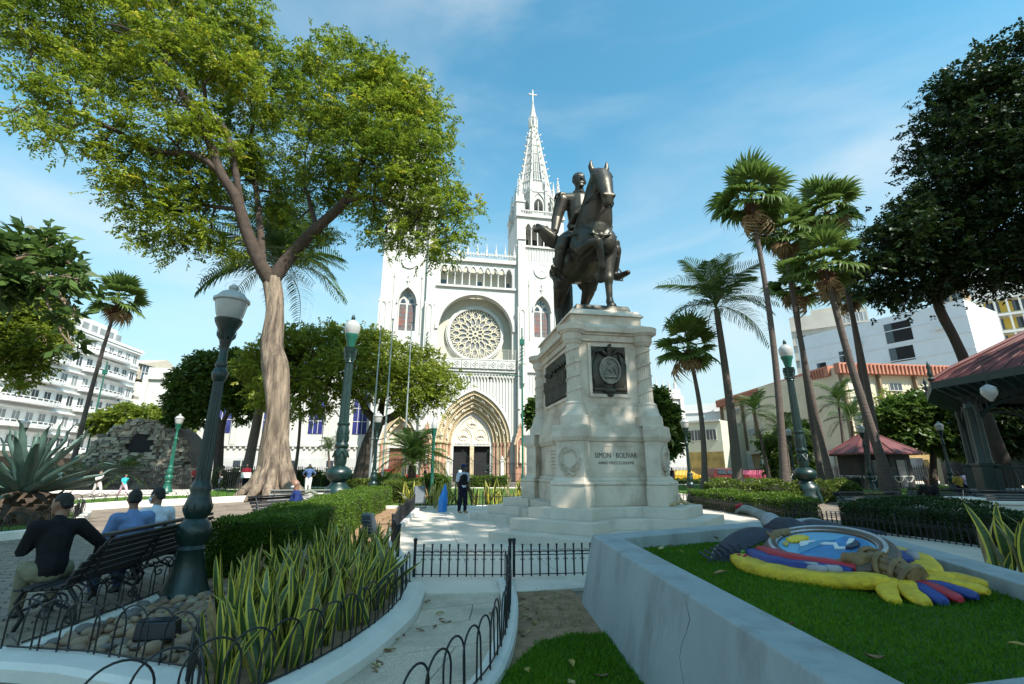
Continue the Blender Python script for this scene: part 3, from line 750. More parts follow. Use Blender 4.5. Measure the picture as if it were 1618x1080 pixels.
m.tube([(-5.5, -0.5, 17.3), (5.5, -0.5, 17.3)], 0.03, 5)
for i in range(110): m.tube([(-5.5 + 0.1 * i, -0.5, 15.9), (-5.5 + 0.1 * i, -0.5, 17.25)], 0.013, 3)
m.build('balcony_rail', NET, cath)

# rose window: glass, rim and flowing tracery
RC, RR = (0.1, 19.9), 3.72
m = MB(); n = 48
m.slab([(RC[0] + RR * math.cos(2 * math.pi * i / n), RC[1] + RR * math.sin(2 * math.pi * i / n)) for i in range(n)], 1.60, 1.75)
rose = m.build('rose_window', ROSEGLASS, cath); rose['label'] = 'large round rose window with petal tracery'
def circ(r, k, cx=RC[0], cz=RC[1], ph=0): return [(cx + r * math.cos(2 * math.pi * i / k + ph), cz + r * math.sin(2 * math.pi * i / k + ph)) for i in range(k)]
m = MB(); m.band(circ(RR - 0.12, 48), circ(RR + 0.22, 48), 1.25, 1.79, closed=True); m.band(circ(RR + 0.22, 48), circ(RR + 0.42, 48), 1.4, 1.79, closed=True)
m.build('rim', WHITE, rose, 30)
TRAC = M('cream_tracery', (0.70, 0.64, 0.48), 0.8, 0.1, 2.0)
def petal(r0, r1, w, a, k=7):
    """lobe outline between two radii, half-width w, at angle a"""
    pts = []
    for i in range(2 * k):
        t = i / k if i < k else (2 * k - i) / k
        sgn = 1 if i < k else -1
        rr = r0 + (r1 - r0) * t; ww = w * (math.sin(math.pi * min(1, t * 0.94 + 0.06)) ** 0.7) * sgn
        pts.append((RC[0] + rr * math.cos(a) - ww * math.sin(a), RC[1] + rr * math.sin(a) + ww * math.cos(a)))
    return pts
def lace(m, pts, r, y=1.45): m.tube([(p[0], y, p[1]) for p in pts], r, 5, closed=True)
m = MB(); lace(m, circ(0.28, 12), 0.09)
for i in range(8): lace(m, petal(0.34, 1.16, 0.27, math.pi * (i + 0.5) / 4), 0.062)
for i in range(16):
    a = math.pi * (i + 0.5) / 8
    lace(m, petal(1.12, 2.45, 0.33, a), 0.062)
    lace(m, petal(2.2, 3.25, 0.36, a + math.pi / 16), 0.062)
    lace(m, circ(0.15, 8, RC[0] + 2.62 * math.cos(a), RC[1] + 2.62 * math.sin(a)), 0.05)
    lace(m, circ(0.17, 8, RC[0] + 3.40 * math.cos(a + math.pi / 16), RC[1] + 3.40 * math.sin(a + math.pi / 16)), 0.05)
    ca, sa = math.cos(a), math.sin(a)
    for off in (-0.085, 0.085):
        a2 = a + off
        m.tube([(RC[0] + 2.75 * ca, 1.45, RC[1] + 2.75 * sa), (RC[0] + 3.65 * math.cos(a2), 1.45, RC[1] + 3.65 * math.sin(a2))], 0.055, 5)
m.build('tracery', TRAC, rose)

# triforium arcade of ten bays
m = MB()
bw = 10.3 / 10
for i in range(10):
    xc = -5.15 + bw * (i + 0.5)
    wall_with(m, xc - bw / 2, xc + bw / 2, 28.6, 29.95, 0.0, 0.35, [arch(bw / 2 - 0.12, 0.85, 28.6, xc, 5)])
m.build('arcade_arches', WHITE, cath)
for i in range(11):
    x = -5.15 + bw * i
    MB().lathe([(0.15, 0), (0.15, 0.12), (0.085, 0.2), (0.085, 1.95), (0.15, 2.1), (0.16, 2.2)], (x, 0.17, 26.4), 8).build('arcade_column', WHITE, cath, 40)
    if i < 10:
        m = MB(); m.band(arch(bw / 2 - 0.12, 0.85, 28.6, x + bw / 2, 5), arch(bw / 2, 1.05, 28.6, x + bw / 2, 5), -0.12, -0.003)
        m.build('arcade_hood', WHITE, cath)
for x in (-4.6, 0.5, 4.6): MB().bx(x - 0.4, x + 0.4, 1.74, 1.79, 26.4, 27.9).build('gallery_door', GLASS, cath)
# roof balustrade with pinnacles
m = MB(); m.bx(-5.7, 5.7, -0.32, -0.2, 30.55, 30.68); m.bx(-5.7, 5.7, -0.32, -0.2, 31.25, 31.4)
for i in range(30):
    x = -5.6 + 11.2 * i / 29
    m.tube([(x - 0.15, -0.26, 30.65), (x + 0.15, -0.26, 31.28)], 0.045, 4); m.tube([(x + 0.15, -0.26, 30.65), (x - 0.15, -0.26, 31.28)], 0.045, 4)
    m.lathe([(0.09, 0), (0.11, 0.1), (0.01, 0.3)], (x, -0.26, 31.4), 5)
m.build('roof_balustrade', WHITE, cath)
def pinnacle_mesh(h, r, name='pinnacle', ck=5):
    m = MB(); m.box((0, 0, 0), (r * 2, r * 2, h * 0.30)); m.box((0, 0, h * 0.30), (r * 2.5, r * 2.5, h * 0.03))
    for a in range(4):
        ca, sa = math.cos(a * math.pi / 2), math.sin(a * math.pi / 2)
        b = Vector((ca, sa, 0)); t = Vector((-sa, ca, 0)); z = h * 0.33
        m.add([b * r * 1.02 + t * r + Vector((0, 0, z)), b * r * 1.02 - t * r + Vector((0, 0, z)), b * r * 0.9 + Vector((0, 0, z + r * 2.6)), b * r * 0.3 + Vector((0, 0, z + r * 2.2))], [(0, 1, 2), (0, 2, 3), (1, 3, 2)])
    m.lathe([(r * 0.95, h * 0.33), (r * 0.12, h * 0.94), (r * 0.30, h * 0.955), (r * 0.02, h)], (0, 0, 0), 6)
    for k in range(ck):
        t = k / ck; rr = r * (0.95 - 0.8 * t); z = h * (0.36 + 0.58 * t)
        for a in range(4): m.ball((math.cos(a * math.pi / 2) * rr, math.sin(a * math.pi / 2) * rr, z), r * 0.17, 5, 3)
    return m.mesh(name, WHITE)
PIN_S = pinnacle_mesh(2.1, 0.13, ck=0); PIN_M = pinnacle_mesh(7.6, 0.62)
for i in range(9): inst('pinnacle', PIN_S, cath, (-5.4 + 10.8 * i / 8, -0.26, 31.1))

# ---- main portal
_m = MB(); _m.ball((0, 0, 0), (0.15, 0.17, 0.27), 7, 4); _m.ball((0, -.02, .3), .1, 6, 4); CARVED = _m.mesh('carved_figure', PALE, 40)
def portal(parent, xc, w0, w1, zs, h0, h1, steps, depth, doors):
    po = bpy.data.objects.new('portal', None); link(po, parent); po.location = (xc, 0, 0)
    m = MB()
    m.band(arch(w0, h0, zs, 0, 14), arch(w0 + 0.22, h0 + 0.32, zs, 0, 14), -0.28, -0.006)
    m.build('hood_mould', WHITE, po, 30)
    for k in range(steps):
        a, b = k / steps, (k + 1) / steps
        wa, wb = w0 + (w1 - w0) * a, w0 + (w1 - w0) * b
        ha, hb = h0 + (h1 - h0) * a, h0 + (h1 - h0) * b
        y = depth * a
        m = MB()
        m.band(arch(wb, hb, zs, 0, 14), arch(wa, ha, zs, 0, 14), y + 0.02, y + depth / steps + 0.1)
        mid = arch((wa + wb) / 2, (ha + hb) / 2, zs, 0, 14)
        m.tube([(p[0], y, p[1]) for p in arch(wb + 0.06, hb + 0.06, zs, 0, 14)], 0.085, 6)
        m.build('archivolt', TAN, po, 40)
        m = MB()
        for q in range(len(mid) - 1):
            for f in (0.25, 0.75):
                px, pz = mid[q][0] * (1 - f) + mid[q + 1][0] * f, mid[q][1] * (1 - f) + mid[q + 1][1] * f
                if k in (1, 3) and q % 3 == 1: inst('carved_figure', CARVED, po, (px, y - 0.05, pz))
                else: m.ball((px, y, pz), 0.085, 6, 3)
        m.build('archivolt_carving', PALE if k in (1, 3) else TAN, po, 40)['kind'] = 'stuff'
        # jamb: capital band and colonnettes
        for sgn in (-1, 1):
            x = sgn * (wa + wb) / 2; wd = wa - wb
            MB().bx(x - wd / 2, x + wd / 2, y + 0.02, y + depth / steps + 0.1, 0, zs - 0.004).build('jamb', PINK if k % 2 else TAN, po)
            MB().lathe([(0.2, 0.55), (0.2, 0.9), (0.13, 1.05), (0.13, zs - 0.55), (0.22, zs - 0.2), (0.24, zs - 0.02)], (x, y + 0.02, 0), 8).build('colonnette', TAN if k % 2 else PINK, po, 40)
    # tympanum, lintel, doors
    m = MB(); m.slab(arch(w1, h1, zs, 0, 14), depth + 0.12, depth + 0.3)
    ty = m.build('tympanum', PALE, po)
    m = MB(); m.band(arch(w1 * 0.84, h1 * 0.86, zs, 0, 12), arch(w1 * 0.999, h1 * 0.999, zs, 0, 12), depth + 0.0, depth + 0.119)
    m.build('tympanum_border', WHITE, po)
    m = MB(); m.bx(-w1, w1, depth - 0.05, depth + 0.29, zs - 0.42, zs - 0.002)
    m.bx(-w1, -w1 + 0.32, depth - 0.04, depth + 0.3, 0, zs - 0.425); m.bx(w1 - 0.32, w1, depth - 0.04, depth + 0.3, 0, zs - 0.425)
    m.build('lintel', WHITE, po)
    return po, depth
po, dp = portal(cath, 0, 4.85, 2.75, 4.95, 6.7, 4.1, 5, 1.7, 2)
m = MB()                                             # tympanum relief: three roundels and a flowing stem
def rl(pts, r): m.tube([(p[0], dp + 0.1, p[1]) for p in pts], r, 5)
def rc(cx, cz, rad, r): m.tube([(cx + rad * math.cos(i * math.pi / 8), dp + 0.1, cz + rad * math.sin(i * math.pi / 8)) for i in range(16)], r, 5, closed=True)
rc(0, 7.6, 0.66, 0.07); rc(-1.15, 6.0, 0.72, 0.07); rc(1.15, 6.0, 0.72, 0.07)
rl([(0, 5.0), (0, 5.9), (-0.4, 6.6), (-0.9, 7.0)], 0.08); rl([(0, 5.9), (0.4, 6.6), (0.9, 7.0)], 0.08)
for cx, cz in ((0, 7.6), (-1.15, 6.0), (1.15, 6.0)):
    for i in range(3):
        a = R(90 + 120 * i); m.tube([(cx, dp + 0.06, cz), (cx + 0.6 * math.cos(a), dp + 0.06, cz + 0.6 * math.sin(a))], [0.15, 0.05], 6)
    m.ball((cx, dp + 0.05, cz), (0.2, 0.15, 0.28), 8, 5)
m.build('relief', PALE, po, 40)
MB().bx(-0.26, 0.26, dp - 0.12, dp + 0.26, 0, 4.5).build('trumeau', TAN, po)
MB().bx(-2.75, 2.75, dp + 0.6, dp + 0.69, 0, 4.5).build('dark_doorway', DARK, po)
LET = M('dark_lettering', (0.10, 0.085, 0.07), 0.7, 0.1, 3)
for body, x in (('TU ERES EL CRISTO', -1.28), ('EL HIJO DE DIOS VIVO', 1.28)):
    o = inst('lettering', text_mesh(body, 0.27, LET, 0.005), po, (x, dp - 0.06, 4.74), (R(90), 0, 0))
    o.scale = (0.88 if x < 0 else 0.80, 1, 1)

# ---- side structures of a tower, built once and copied for the other side
def tower(xc, tall_label):
    tw = bpy.data.objects.new('tower', None); link(tw, cath); tw.location = (xc, 0, 0); tw['label'] = tall_label
    m = MB()
    m.bx(-3.6, -2.35, -0.25, 7.4, 0, 38.0); m.bx(2.35, 3.6, -0.25, 7.4, 0, 38.0)
    wall_with(m, -2.35, 2.35, 0, 10.4, -0.25, 0.5, [arch(2.25, 4.0, 4.6, 0, 10, zb=0)])
    m.bx(-2.35, 2.35, -0.25, 0.5, 10.4, 19.4)
    wall_with(m, -2.35, 2.35, 19.4, 33.3, -0.25, 0.5, [arch(1.2, 2.3, 23.2, 0, 8, zb=19.4)])
    m.bx(-2.35, 2.35, 3.6, 7.4, 0, 38.0); m.bx(-2.35, 2.35, 0.5, 3.6, 19.0, 19.4)
    for i in range(5):
        x = -2.35 + 0.94 * (i + 0.5)
        wall_with(m, x - 0.47, x + 0.47, 36.2, 38.0, -0.25, 0.1, [arch(0.38, 0.75, 36.2, x, 5)])
    m.bx(-2.35, 2.35, 0.1, 3.6, 37.4, 38.0)
    m.bx(-2.35, 2.35, 0.1, 3.6, 33.0, 33.3)
    m.build('tower_wall', WHITE, tw)
    m = MB()
    for i in range(3): m.bx(-1.9 + 1.5 * i, -1.1 + 1.5 * i, 3.52, 3.59, 33.4, 36.3)
    m.build('belfry_louvre', GLASS, tw)
    # belfry colonnettes, sill, balustrade
    for i in range(6):
        x = -2.35 + 0.94 * i
        MB().lathe([(0.16, 0), (0.09, 0.15), (0.09, 2.6), (0.17, 2.88)], (x, -0.1, 33.3), 8).build('belfry_column', WHITE, tw, 40)
    for i in range(5):
        x = -2.35 + 0.94 * (i + 0.5)
        m = MB(); m.band(arch(0.38, 0.75, 36.2, x, 5), arch(0.47, 0.95, 36.2, x, 5), -0.36, -0.252); m.build('belfry_hood', WHITE, tw)
    for z, h, d in ((33.0, 0.3, 0.25), (38.0, 0.35, 0.3), (10.9, 0.3, 0.25), (14.3, 0.35, 0.3)):
        MB().bx(-3.75 if z > 30 else -2.3, 3.75 if z > 30 else 2.3, -0.25 - d, -0.252, z, z + h).build('string_course', WHITE, tw)
    m = MB(); m.bx(-2.9, 2.9, -0.42, -0.32, 38.36, 38.46); m.bx(-2.9, 2.9, -0.42, -0.32, 39.05, 39.2)
    for i in range(15):
        x = -2.7 + 5.4 * i / 14
        m.tube([(x - 0.16, -0.37, 38.45), (x + 0.16, -0.37, 39.08)], 0.05, 4); m.tube([(x + 0.16, -0.37, 38.45), (x - 0.16, -0.37, 39.08)], 0.05, 4)
    m.build('balustrade', WHITE, tw)
    # strip frieze under the belfry and along the lower stage
    m = MB()
    for i in range(12):
        x = -2.2 + 0.4 * i
        m.bx(x - 0.04, x + 0.04, -0.33, -0.252, 31.0, 32.6)
        if i < 11: m.band(arch(0.17, 0.25, 32.6, x + 0.2, 3), arch(0.2, 0.36, 32.6, x + 0.2, 3), -0.35, -0.253)
    for i in range(13):
        x = -2.25 + 0.375 * i
        m.bx(x - 0.04, x + 0.04, -0.33, -0.252, 11.2, 14.0)
    m.build('strip_frieze', WHITE, tw)
    # clock
    ck = MB(); ck.slab(circ(0.98, 28, 0, 29.45), -0.34, -0.253); c = ck.build('clock_face', M('clock_white', (0.82, 0.83, 0.82), 0.5, 0.03), tw)
    k = MB(); k.band(circ(0.98, 28, 0, 29.45), circ(1.12, 28, 0, 29.45), -0.40, -0.254, closed=True); k.build('rim', WHITE, c)
    k = MB()
    for i in range(12):
        a = i * math.pi / 6; k.box((0.80 * math.cos(a), -0.352, 29.45 + 0.80 * math.sin(a) - 0.06), (0.07, 0.02, 0.13))
    k.tube([(0, -0.37, 29.45), (0.30, -0.37, 29.95)], 0.035, 4); k.tube([(0, -0.37, 29.45), (0.55, -0.37, 29.05)], 0.03, 4)
    k.ball((0, -0.37, 29.45), 0.08, 6, 4)
    k.build('hands_and_marks', M('clock_black', (0.05, 0.05, 0.055), 0.5, 0.1), c)
    # lancet window: two lights, round tracery, hood with ogee point
    w = MB(); w.slab(arch(1.18, 2.28, 23.2, 0, 8, zb=19.42), 0.42, 0.49); wi = w.build('lancet_window', WHITE, tw)
    for x in (-0.56, 0.56):
        w = MB(); w.slab([(x - 0.42, 19.6), (x + 0.42, 19.6), (x + 0.42, 23.3), (x - 0.42, 23.3)], 0.34, 0.415); w.build('pane', STAIN, wi)
        w = MB(); w.slab(arch(0.34, 0.6, 23.55, x, 5), 0.36, 0.416); w.build('pane', GLASS, wi)
    w = MB()
    for px, pz, pr in ((0, 24.9, 0.2), (0.33, 24.62, 0.19), (-0.33, 24.62, 0.19), (0, 24.4, 0.17), (0, 24.64, 0.12)): w.slab(circ(pr * 0.8, 10, px, pz), 0.37, 0.418)
    w.build('pane', GLASS, wi)
    w = MB()
    for dz in range(1, 6):
        for x in (-0.56, 0.56): w.bx(x - 0.4, x + 0.4, 0.31, 0.339, 19.6 + dz * 0.62 - 0.03, 19.6 + dz * 0.62 + 0.03)
    for x in (-0.56, 0.56): w.bx(x - 0.03, x + 0.03, 0.3, 0.33, 19.6, 23.3)
    w.build('glazing_bar', M('stain_red_bar', (0.25, 0.09, 0.07), 0.6, 0.1), wi)
    w = MB(); w.band(arch(1.25, 2.35, 23.2, 0, 8), arch(1.42, 2.75, 23.2, 0, 8), -0.45, -0.255)
    w.tube([(0, -0.35, 25.9), (0, -0.35, 27.2)], [0.12, 0.04], 5); w.ball((0, -0.35, 26.5), (0.32, 0.1, 0.14), 6, 4); w.ball((0, -0.35, 27.2), 0.12, 6, 4)
    for s in (-1, 1):
        w.tube([(s * 1.85, -0.32, 19), (s * 1.85, -0.32, 27.0)], [0.07, 0.05], 5); w.lathe([(0.12, 0), (0.01, 1.2)], (s * 1.85, -0.32, 27.0), 5)
    w.build('window_hood', WHITE, tw, 40)
    # corner buttresses with gablets
    for s in (-1, 1):
        b = MB(); x = s * 3.0
        b.box((x, -0.45, 0), (1.25, 0.9, 23.2)); b.box((x, -0.40, 23.2), (1.05, 0.7, 10.8))
        for z, q in ((23.2, 0.72), (34.0, 0.6)):
            b.add([(x - q, -0.92, z), (x + q, -0.92, z), (x, -0.92, z + q * 2.4), (x - q, -0.05, z), (x + q, -0.05, z), (x, -0.05, z + q * 2.4)], [(0, 1, 2), (0, 2, 5, 3), (2, 1, 4, 5), (0, 3, 4, 1)])
        for dx in (-0.35, 0.35): b.bx(x + dx - 0.05, x + dx + 0.05, -0.98, -0.902, 16.5, 22.6)
        b.band(arch(0.30, 0.5, 22.6, x, 4), arch(0.40, 0.7, 22.6, x, 4), -1.0, -0.903)
        b.build('buttress', WHITE, tw)
        b = MB(); b.lathe([(0.34, 12.6), (0.36, 15.2), (0.46, 15.3), (0.24, 15.6), (0.05, 19.0), (0.16, 19.1), (0.01, 19.5)], (x, -1.15, 0), 6)
        for q in range(7):
            for a in range(4): b.ball((x + (0.34 - 0.035 * q) * math.cos(a * 1.57), -1.15 + (0.34 - 0.035 * q) * math.sin(a * 1.57), 15.6 + q * 0.48), 0.09, 5, 3)
        b.build('carved_finial', WHITE, tw)
        inst('pinnacle', PIN_M, tw, (s * 3.05, 0.35, 38.2)); inst('pinnacle', PIN_M, tw, (s * 3.05, 6.7, 38.2))
    # lantern octagon and openwork spire
    cy = 3.6
    m = MB(); oc = [(3.0 * math.cos(math.pi / 8 + i * math.pi / 4), cy + 3.0 * math.sin(math.pi / 8 + i * math.pi / 4)) for i in range(8)]
    m.prism(oc, 37.9, 39.6)
    ocs = [Vector((p[0], p[1], 0)) for p in oc]
    for i in range(8):
        a, b = ocs[i], ocs[(i + 1) % 8]; t = (b - a).normalized(); L = (b - a).length; nrm = Vector((t.y, -t.x, 0))
        def fr(x, d, z): return a + t * x - nrm * d + Vector((0, 0, z))
        o = arch(L / 2 - 0.42, 1.25, 40.9, L / 2, 5, zb=39.6)
        outl = [(0, 39.6)] + o + [(L, 39.6), (L, 43.2), (0, 43.2)]
        k = len(outl); vs = [fr(x, 0, z) for x, z in outl] + [fr(x, 0.35, z) for x, z in outl]
        m.add(vs, [tuple(range(k)), tuple(reversed(range(k, 2 * k)))] + [((j + 1) % k, j, k + j, k + (j + 1) % k) for j in range(k)])
        m.tube([fr(L / 2, 0.15, 39.6), fr(L / 2, 0.15, 41.6)], 0.07, 5)
        m.lathe([(0.26, 39.6), (0.22, 43.2), (0.30, 43.3), (0.02, 46.4)], (a.x * 1.05, cy + (a.y - cy) * 1.05, 0), 5)
        gp = arch(L / 2 - 0.15, 1.9, 41.1, L / 2, 5)
        m.tube([fr(x, -0.08, z) for x, z in gp], 0.1, 4)
    m.prism([(p[0] * 1.04, cy + (p[1] - cy) * 1.04) for p in oc], 43.2, 43.5)
    la = m.build('lantern', WHITE, tw)
    m = MB(); z0, z1, r0, r1 = 43.5, 57.0, 2.72, 0.55
    def sp(i, z):
        r = r0 + (r1 - r0) * (z - z0) / (z1 - z0); a = math.pi / 8 + i * math.pi / 4
        return Vector((r * math.cos(a), cy + r * math.sin(a), z))
    for i in range(8):
        m.tube([sp(i, z0), sp(i, z1)], [0.26, 0.13], 6)
        for q in range(9):
            z = z0 + 1.2 + q * 1.35; p = sp(i, z); d = Vector((p.x, p.y - cy, 0)).normalized()
            m.tube([p, p + d * 0.42 + Vector((0, 0, 0.1)), p + d * 0.5 + Vector((0, 0, 0.32))], [0.12, 0.12, 0.07], 5)
        for f in (0.30, 0.5, 0.70):
            m.tube([sp(i, z0 + 0.05).lerp(sp(i + 1, z0 + 0.05), f), sp(i, z1).lerp(sp(i + 1, z1), f)], [0.13, 0.07], 4)
        for z in (43.6, 45.7, 47.4, 49.3, 51.2, 53.0, 54.8, 56.2):
            m.tube([sp(i, z), sp(i + 1, z)], 0.20 if z < 46 else 0.15, 4)
        m.add([sp(i, z0), sp(i + 1, z0), sp(i + 1, 45.4), sp(i, 45.4)], [(0, 1, 2, 3)])
    s_ = m.build('spire', WHITE, tw)
    m = MB(); m.lathe([(0.75, 57.0), (0.82, 57.3), (0.55, 57.5), (0.50, 59.0), (0.60, 59.1), (0.12, 62.4), (0.2, 62.55), (0.05, 62.8)], (0, cy, 0), 8)
    for i in range(8):
        a = i * math.pi / 4; m.lathe([(0.09, 57.3), (0.1, 58.6), (0.01, 59.4)], (0.72 * math.cos(a), cy + 0.72 * math.sin(a), 0), 4)
    m.build('spire_cap', WHITE, s_, 40)
    m = MB(); m.bx(-0.09, 0.09, cy - 0.09, cy + 0.09, 62.7, 64.9); m.bx(-0.62, 0.62, cy - 0.085, cy + 0.085, 63.95, 64.13)
    for x, z in ((-0.62, 64.04), (0.62, 64.04), (0, 64.9)): m.ball((x, cy, z), 0.16, 6, 4)
    m.build('cross', WHITE, s_)
    return tw
tR = tower(9.4, 'clock tower with openwork spire nearer the bronze horseman')
tL = tower(-9.4, 'clock tower mostly hidden by the big tree crown')
for sgn in (-1, 1):
    po2, d2 = portal(cath, sgn * 9.4, 2.2, 1.45, 4.6, 3.95, 2.5, 2, 1.1, 1)
    po2.location.y = -0.25
    m = MB(); m.bx(-1.2, 1.2, d2 + 0.35, d2 + 0.45, 0, 4.2)
    for k in range(6): m.bx(-1.1 + 0.38 * k, -0.8 + 0.38 * k, d2 + 0.31, d2 + 0.349, 0.2, 4.0)
    m.build('door', DOORWOOD, po2)
    # small red gabled niche between the portals
    for xx in (5.95,):
        m = MB(); x = sgn * xx
        m.bx(x - 0.62, x + 0.62, -1.25, -0.9, 0, 4.6)
        m.add([(x - 0.72, -1.3, 4.6), (x + 0.72, -1.3, 4.6), (x, -1.3, 7.3), (x - 0.72, -0.9, 4.6), (x + 0.72, -0.9, 4.6), (x, -0.9, 7.3)], [(0, 1, 2), (0, 2, 5, 3), (2, 1, 4, 5), (0, 3, 4, 1)])
        nb = m.build('gabled_niche', PINK, cath)
        m = MB(); m.band(arch(0.36, 0.8, 4.7, x, 5, zb=1.8), arch(0.5, 1.0, 4.7, x, 5, zb=1.8), -1.42, -1.302)
        m.tube([(x - 0.78, -1.32, 4.6), (x, -1.32, 7.45), (x + 0.78, -1.32, 4.6)], 0.09, 5)
        for q in range(5):
            for s2 in (-1, 1): m.ball((x + s2 * 0.78 * (1 - q / 5), -1.32, 4.75 + 2.8 * q / 5), 0.12, 5, 3)
        m.build('niche_trim', TAN, nb)
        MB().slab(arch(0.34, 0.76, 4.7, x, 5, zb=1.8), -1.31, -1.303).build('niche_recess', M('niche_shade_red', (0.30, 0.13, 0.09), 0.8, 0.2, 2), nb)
        m = MB(); m.lathe([(0.2, 0), (0.16, 0.9), (0.2, 1.5), (0.1, 1.8), (0.14, 2.0), (0.02, 2.3)], (x, -1.42, 2.3), 8); m.build('niche_statue', PALE, nb, 40)

# ---- low side wings
for sgn, x0, x1, ht, lab in ((-1, -40.0, -13.2, 12.2, 'low white side wing with tall blue windows'), (1, 13.2, 31.0, 11.6, 'low white side wing behind the right palms')):
    m = MB(); m.bx(x0, x1, 2.0, 22, 0, ht); m.bx(x0 - 0.3, x1 + 0.3, 1.7, 22.3, ht, ht + 0.5); m.bx(x0, x1, 2.0, 2.5, ht + 0.5, ht + 1.5)
    w = m.build('side_wing', WHITE, cath); w['label'] = lab
    m = MB(); m.bx(x0, x1, 1.9, 1.995, 0, 2.9); m.build('grey_plinth', M('grey_plinth', (0.45, 0.45, 0.44), 0.8, 0.1, 1), w)
    m = MB()
    nb_ = int((x1 - x0) / 2.6)
    for i in range(nb_ * 4): 
        x = x0 + (i + 0.5) * (x1 - x0) / (nb_ * 4); m.bx(x - 0.12, x + 0.12, 1.8, 1.99, 4.0, 4.3)
    m.bx(x0, x1, 1.75, 1.992, 4.3, 4.5)
    for i in range(nb_ + 1):
        x = x0 + i * (x1 - x0) / nb_; m.bx(x - 0.3, x + 0.3, 1.72, 1.99, 4.5, ht - 0.01)
    m.build('pilaster_course', WHITE, w)
    for i in range(nb_):
        x = x0 + (i + 0.5) * (x1 - x0) / nb_
        if sgn < 0 and i % 2 == 1:
            wi = MB().bx(x - 0.85, x + 0.85, 1.93, 1.992, 5.9, 10.9).build('tall_window', BLUEGLASS, w)
            f = MB()
            for q in (-0.28, 0.28): f.bx(x + q - 0.03, x + q + 0.03, 1.88, 1.929, 5.9, 10.9)
            for z in (7.5, 9.2): f.bx(x - 0.85, x + 0.85, 1.885, 1.925, z - 0.04, z + 0.04)
            f.build('glazing_bar', WHITE, wi)
        elif sgn > 0:
            MB().bx(x - 0.5, x + 0.5, 1.93, 1.992, 8.2, 9.6).build('window', GLASS, w)
        if i % 2 == 0 and sgn < 0:
            wi = MB().bx(x - 0.9, x + 0.9, 1.85, 1.899, 0.9, 2.6).build('window', GLASS, w)
            f = MB(); f.bx(x - 1.0, x + 1.0, 1.80, 1.849, 1.7, 1.8); f.bx(x - 0.05, x + 0.05, 1.80, 1.848, 0.9, 2.6); f.build('frame', WHITE, wi)
    if sgn > 0:
        for i in range(7): inst('pinnacle', PIN_S, w, (x1 - 0.6 - i * 1.0, 2.3, ht + 1.4), s=0.9 + 0.4 * (i == 0))
# ------------------------------------------------------------------ monument pedestal
TH_M = R(10)
MO = Vector((2.36, 14.65, 0))
mon = thing('monument_pedestal', 'tall white marble pedestal with fluted corner columns and stepped base', 'pedestal', MO, TH_M)
CA, CB = 1.035, 1.91
GREYMARBLE = M('grey_marble', (0.62, 0.545, 0.46), 0.5, 0.10, 1.2, 0.1, 20, col2=(0.42, 0.39, 0.36), mix2=(0.52, 0.78), scale2=1.4)
def corner_sq(sx, sy, outw, hw, inw=0.0):
    """square pier turned 45 degrees, reaching outw beyond the column along the diagonal"""
    d = Vector((sx, sy)).normalized(); t = Vector((-d.y, d.x)); c = Vector((sx * CA, sy * CB))
    return [tuple(c + d * outw - t * hw), tuple(c + d * outw + t * hw), tuple(c - d * inw + t * hw), tuple(c - d * inw - t * hw)]
def stack(name, z0, z1, core, outw, hw, mat, eps=0.003, taper=0.0, bevel=0.015):
    a, b = core
    m = MB(); m.prism([(-a, -b), (a, -b), (a, b), (-a, b)], z0, z1, top=[(-a + taper, -b + taper), (a - taper, -b + taper), (a - taper, b - taper), (-a + taper, b - taper)])
    m.build(name, mat, mon, bevel=bevel)
    for sx, sy in ((-1, -1), (1, -1), (1, 1), (-1, 1)):
        m = MB(); m.prism(corner_sq(sx, sy, outw, hw), z0, z1 + eps, top=corner_sq(sx, sy, outw - taper, hw - taper))
        m.build(name + '_corner', mat, mon, bevel=bevel)
stack('step', 0.0, 0.24, (2.35, 3.25), 2.02, 1.30, GREYMARBLE)
stack('step', 0.24, 0.49, (1.95, 2.85), 1.46, 1.09, GREYMARBLE)
stack('step', 0.49, 0.73, (1.60, 2.50), 1.0, 0.86, GREYMARBLE)
stack('plinth', 0.73, 1.23, (1.22, 2.10), 0.52, 0.50, MARBLE)
stack('torus_moulding', 1.23, 1.34, (1.24, 2.12), 0.54, 0.52, MARBLE, bevel=0.05)
stack('torus_moulding', 1.34, 1.44, (1.18, 2.06), 0.46, 0.46, MARBLE, taper=0.05, bevel=0.02)
stack('dado', 1.44, 2.34, (1.10, 1.98), 0.36, 0.40, MARBLE, bevel=0.01)
stack('cap_moulding', 2.34, 2.44, (1.14, 2.02), 0.40, 0.43, MARBLE, taper=-0.06)
stack('cap_block', 2.44, 2.74, (1.21, 2.09), 0.45, 0.48, MARBLE, taper=0.02, bevel=0.02)
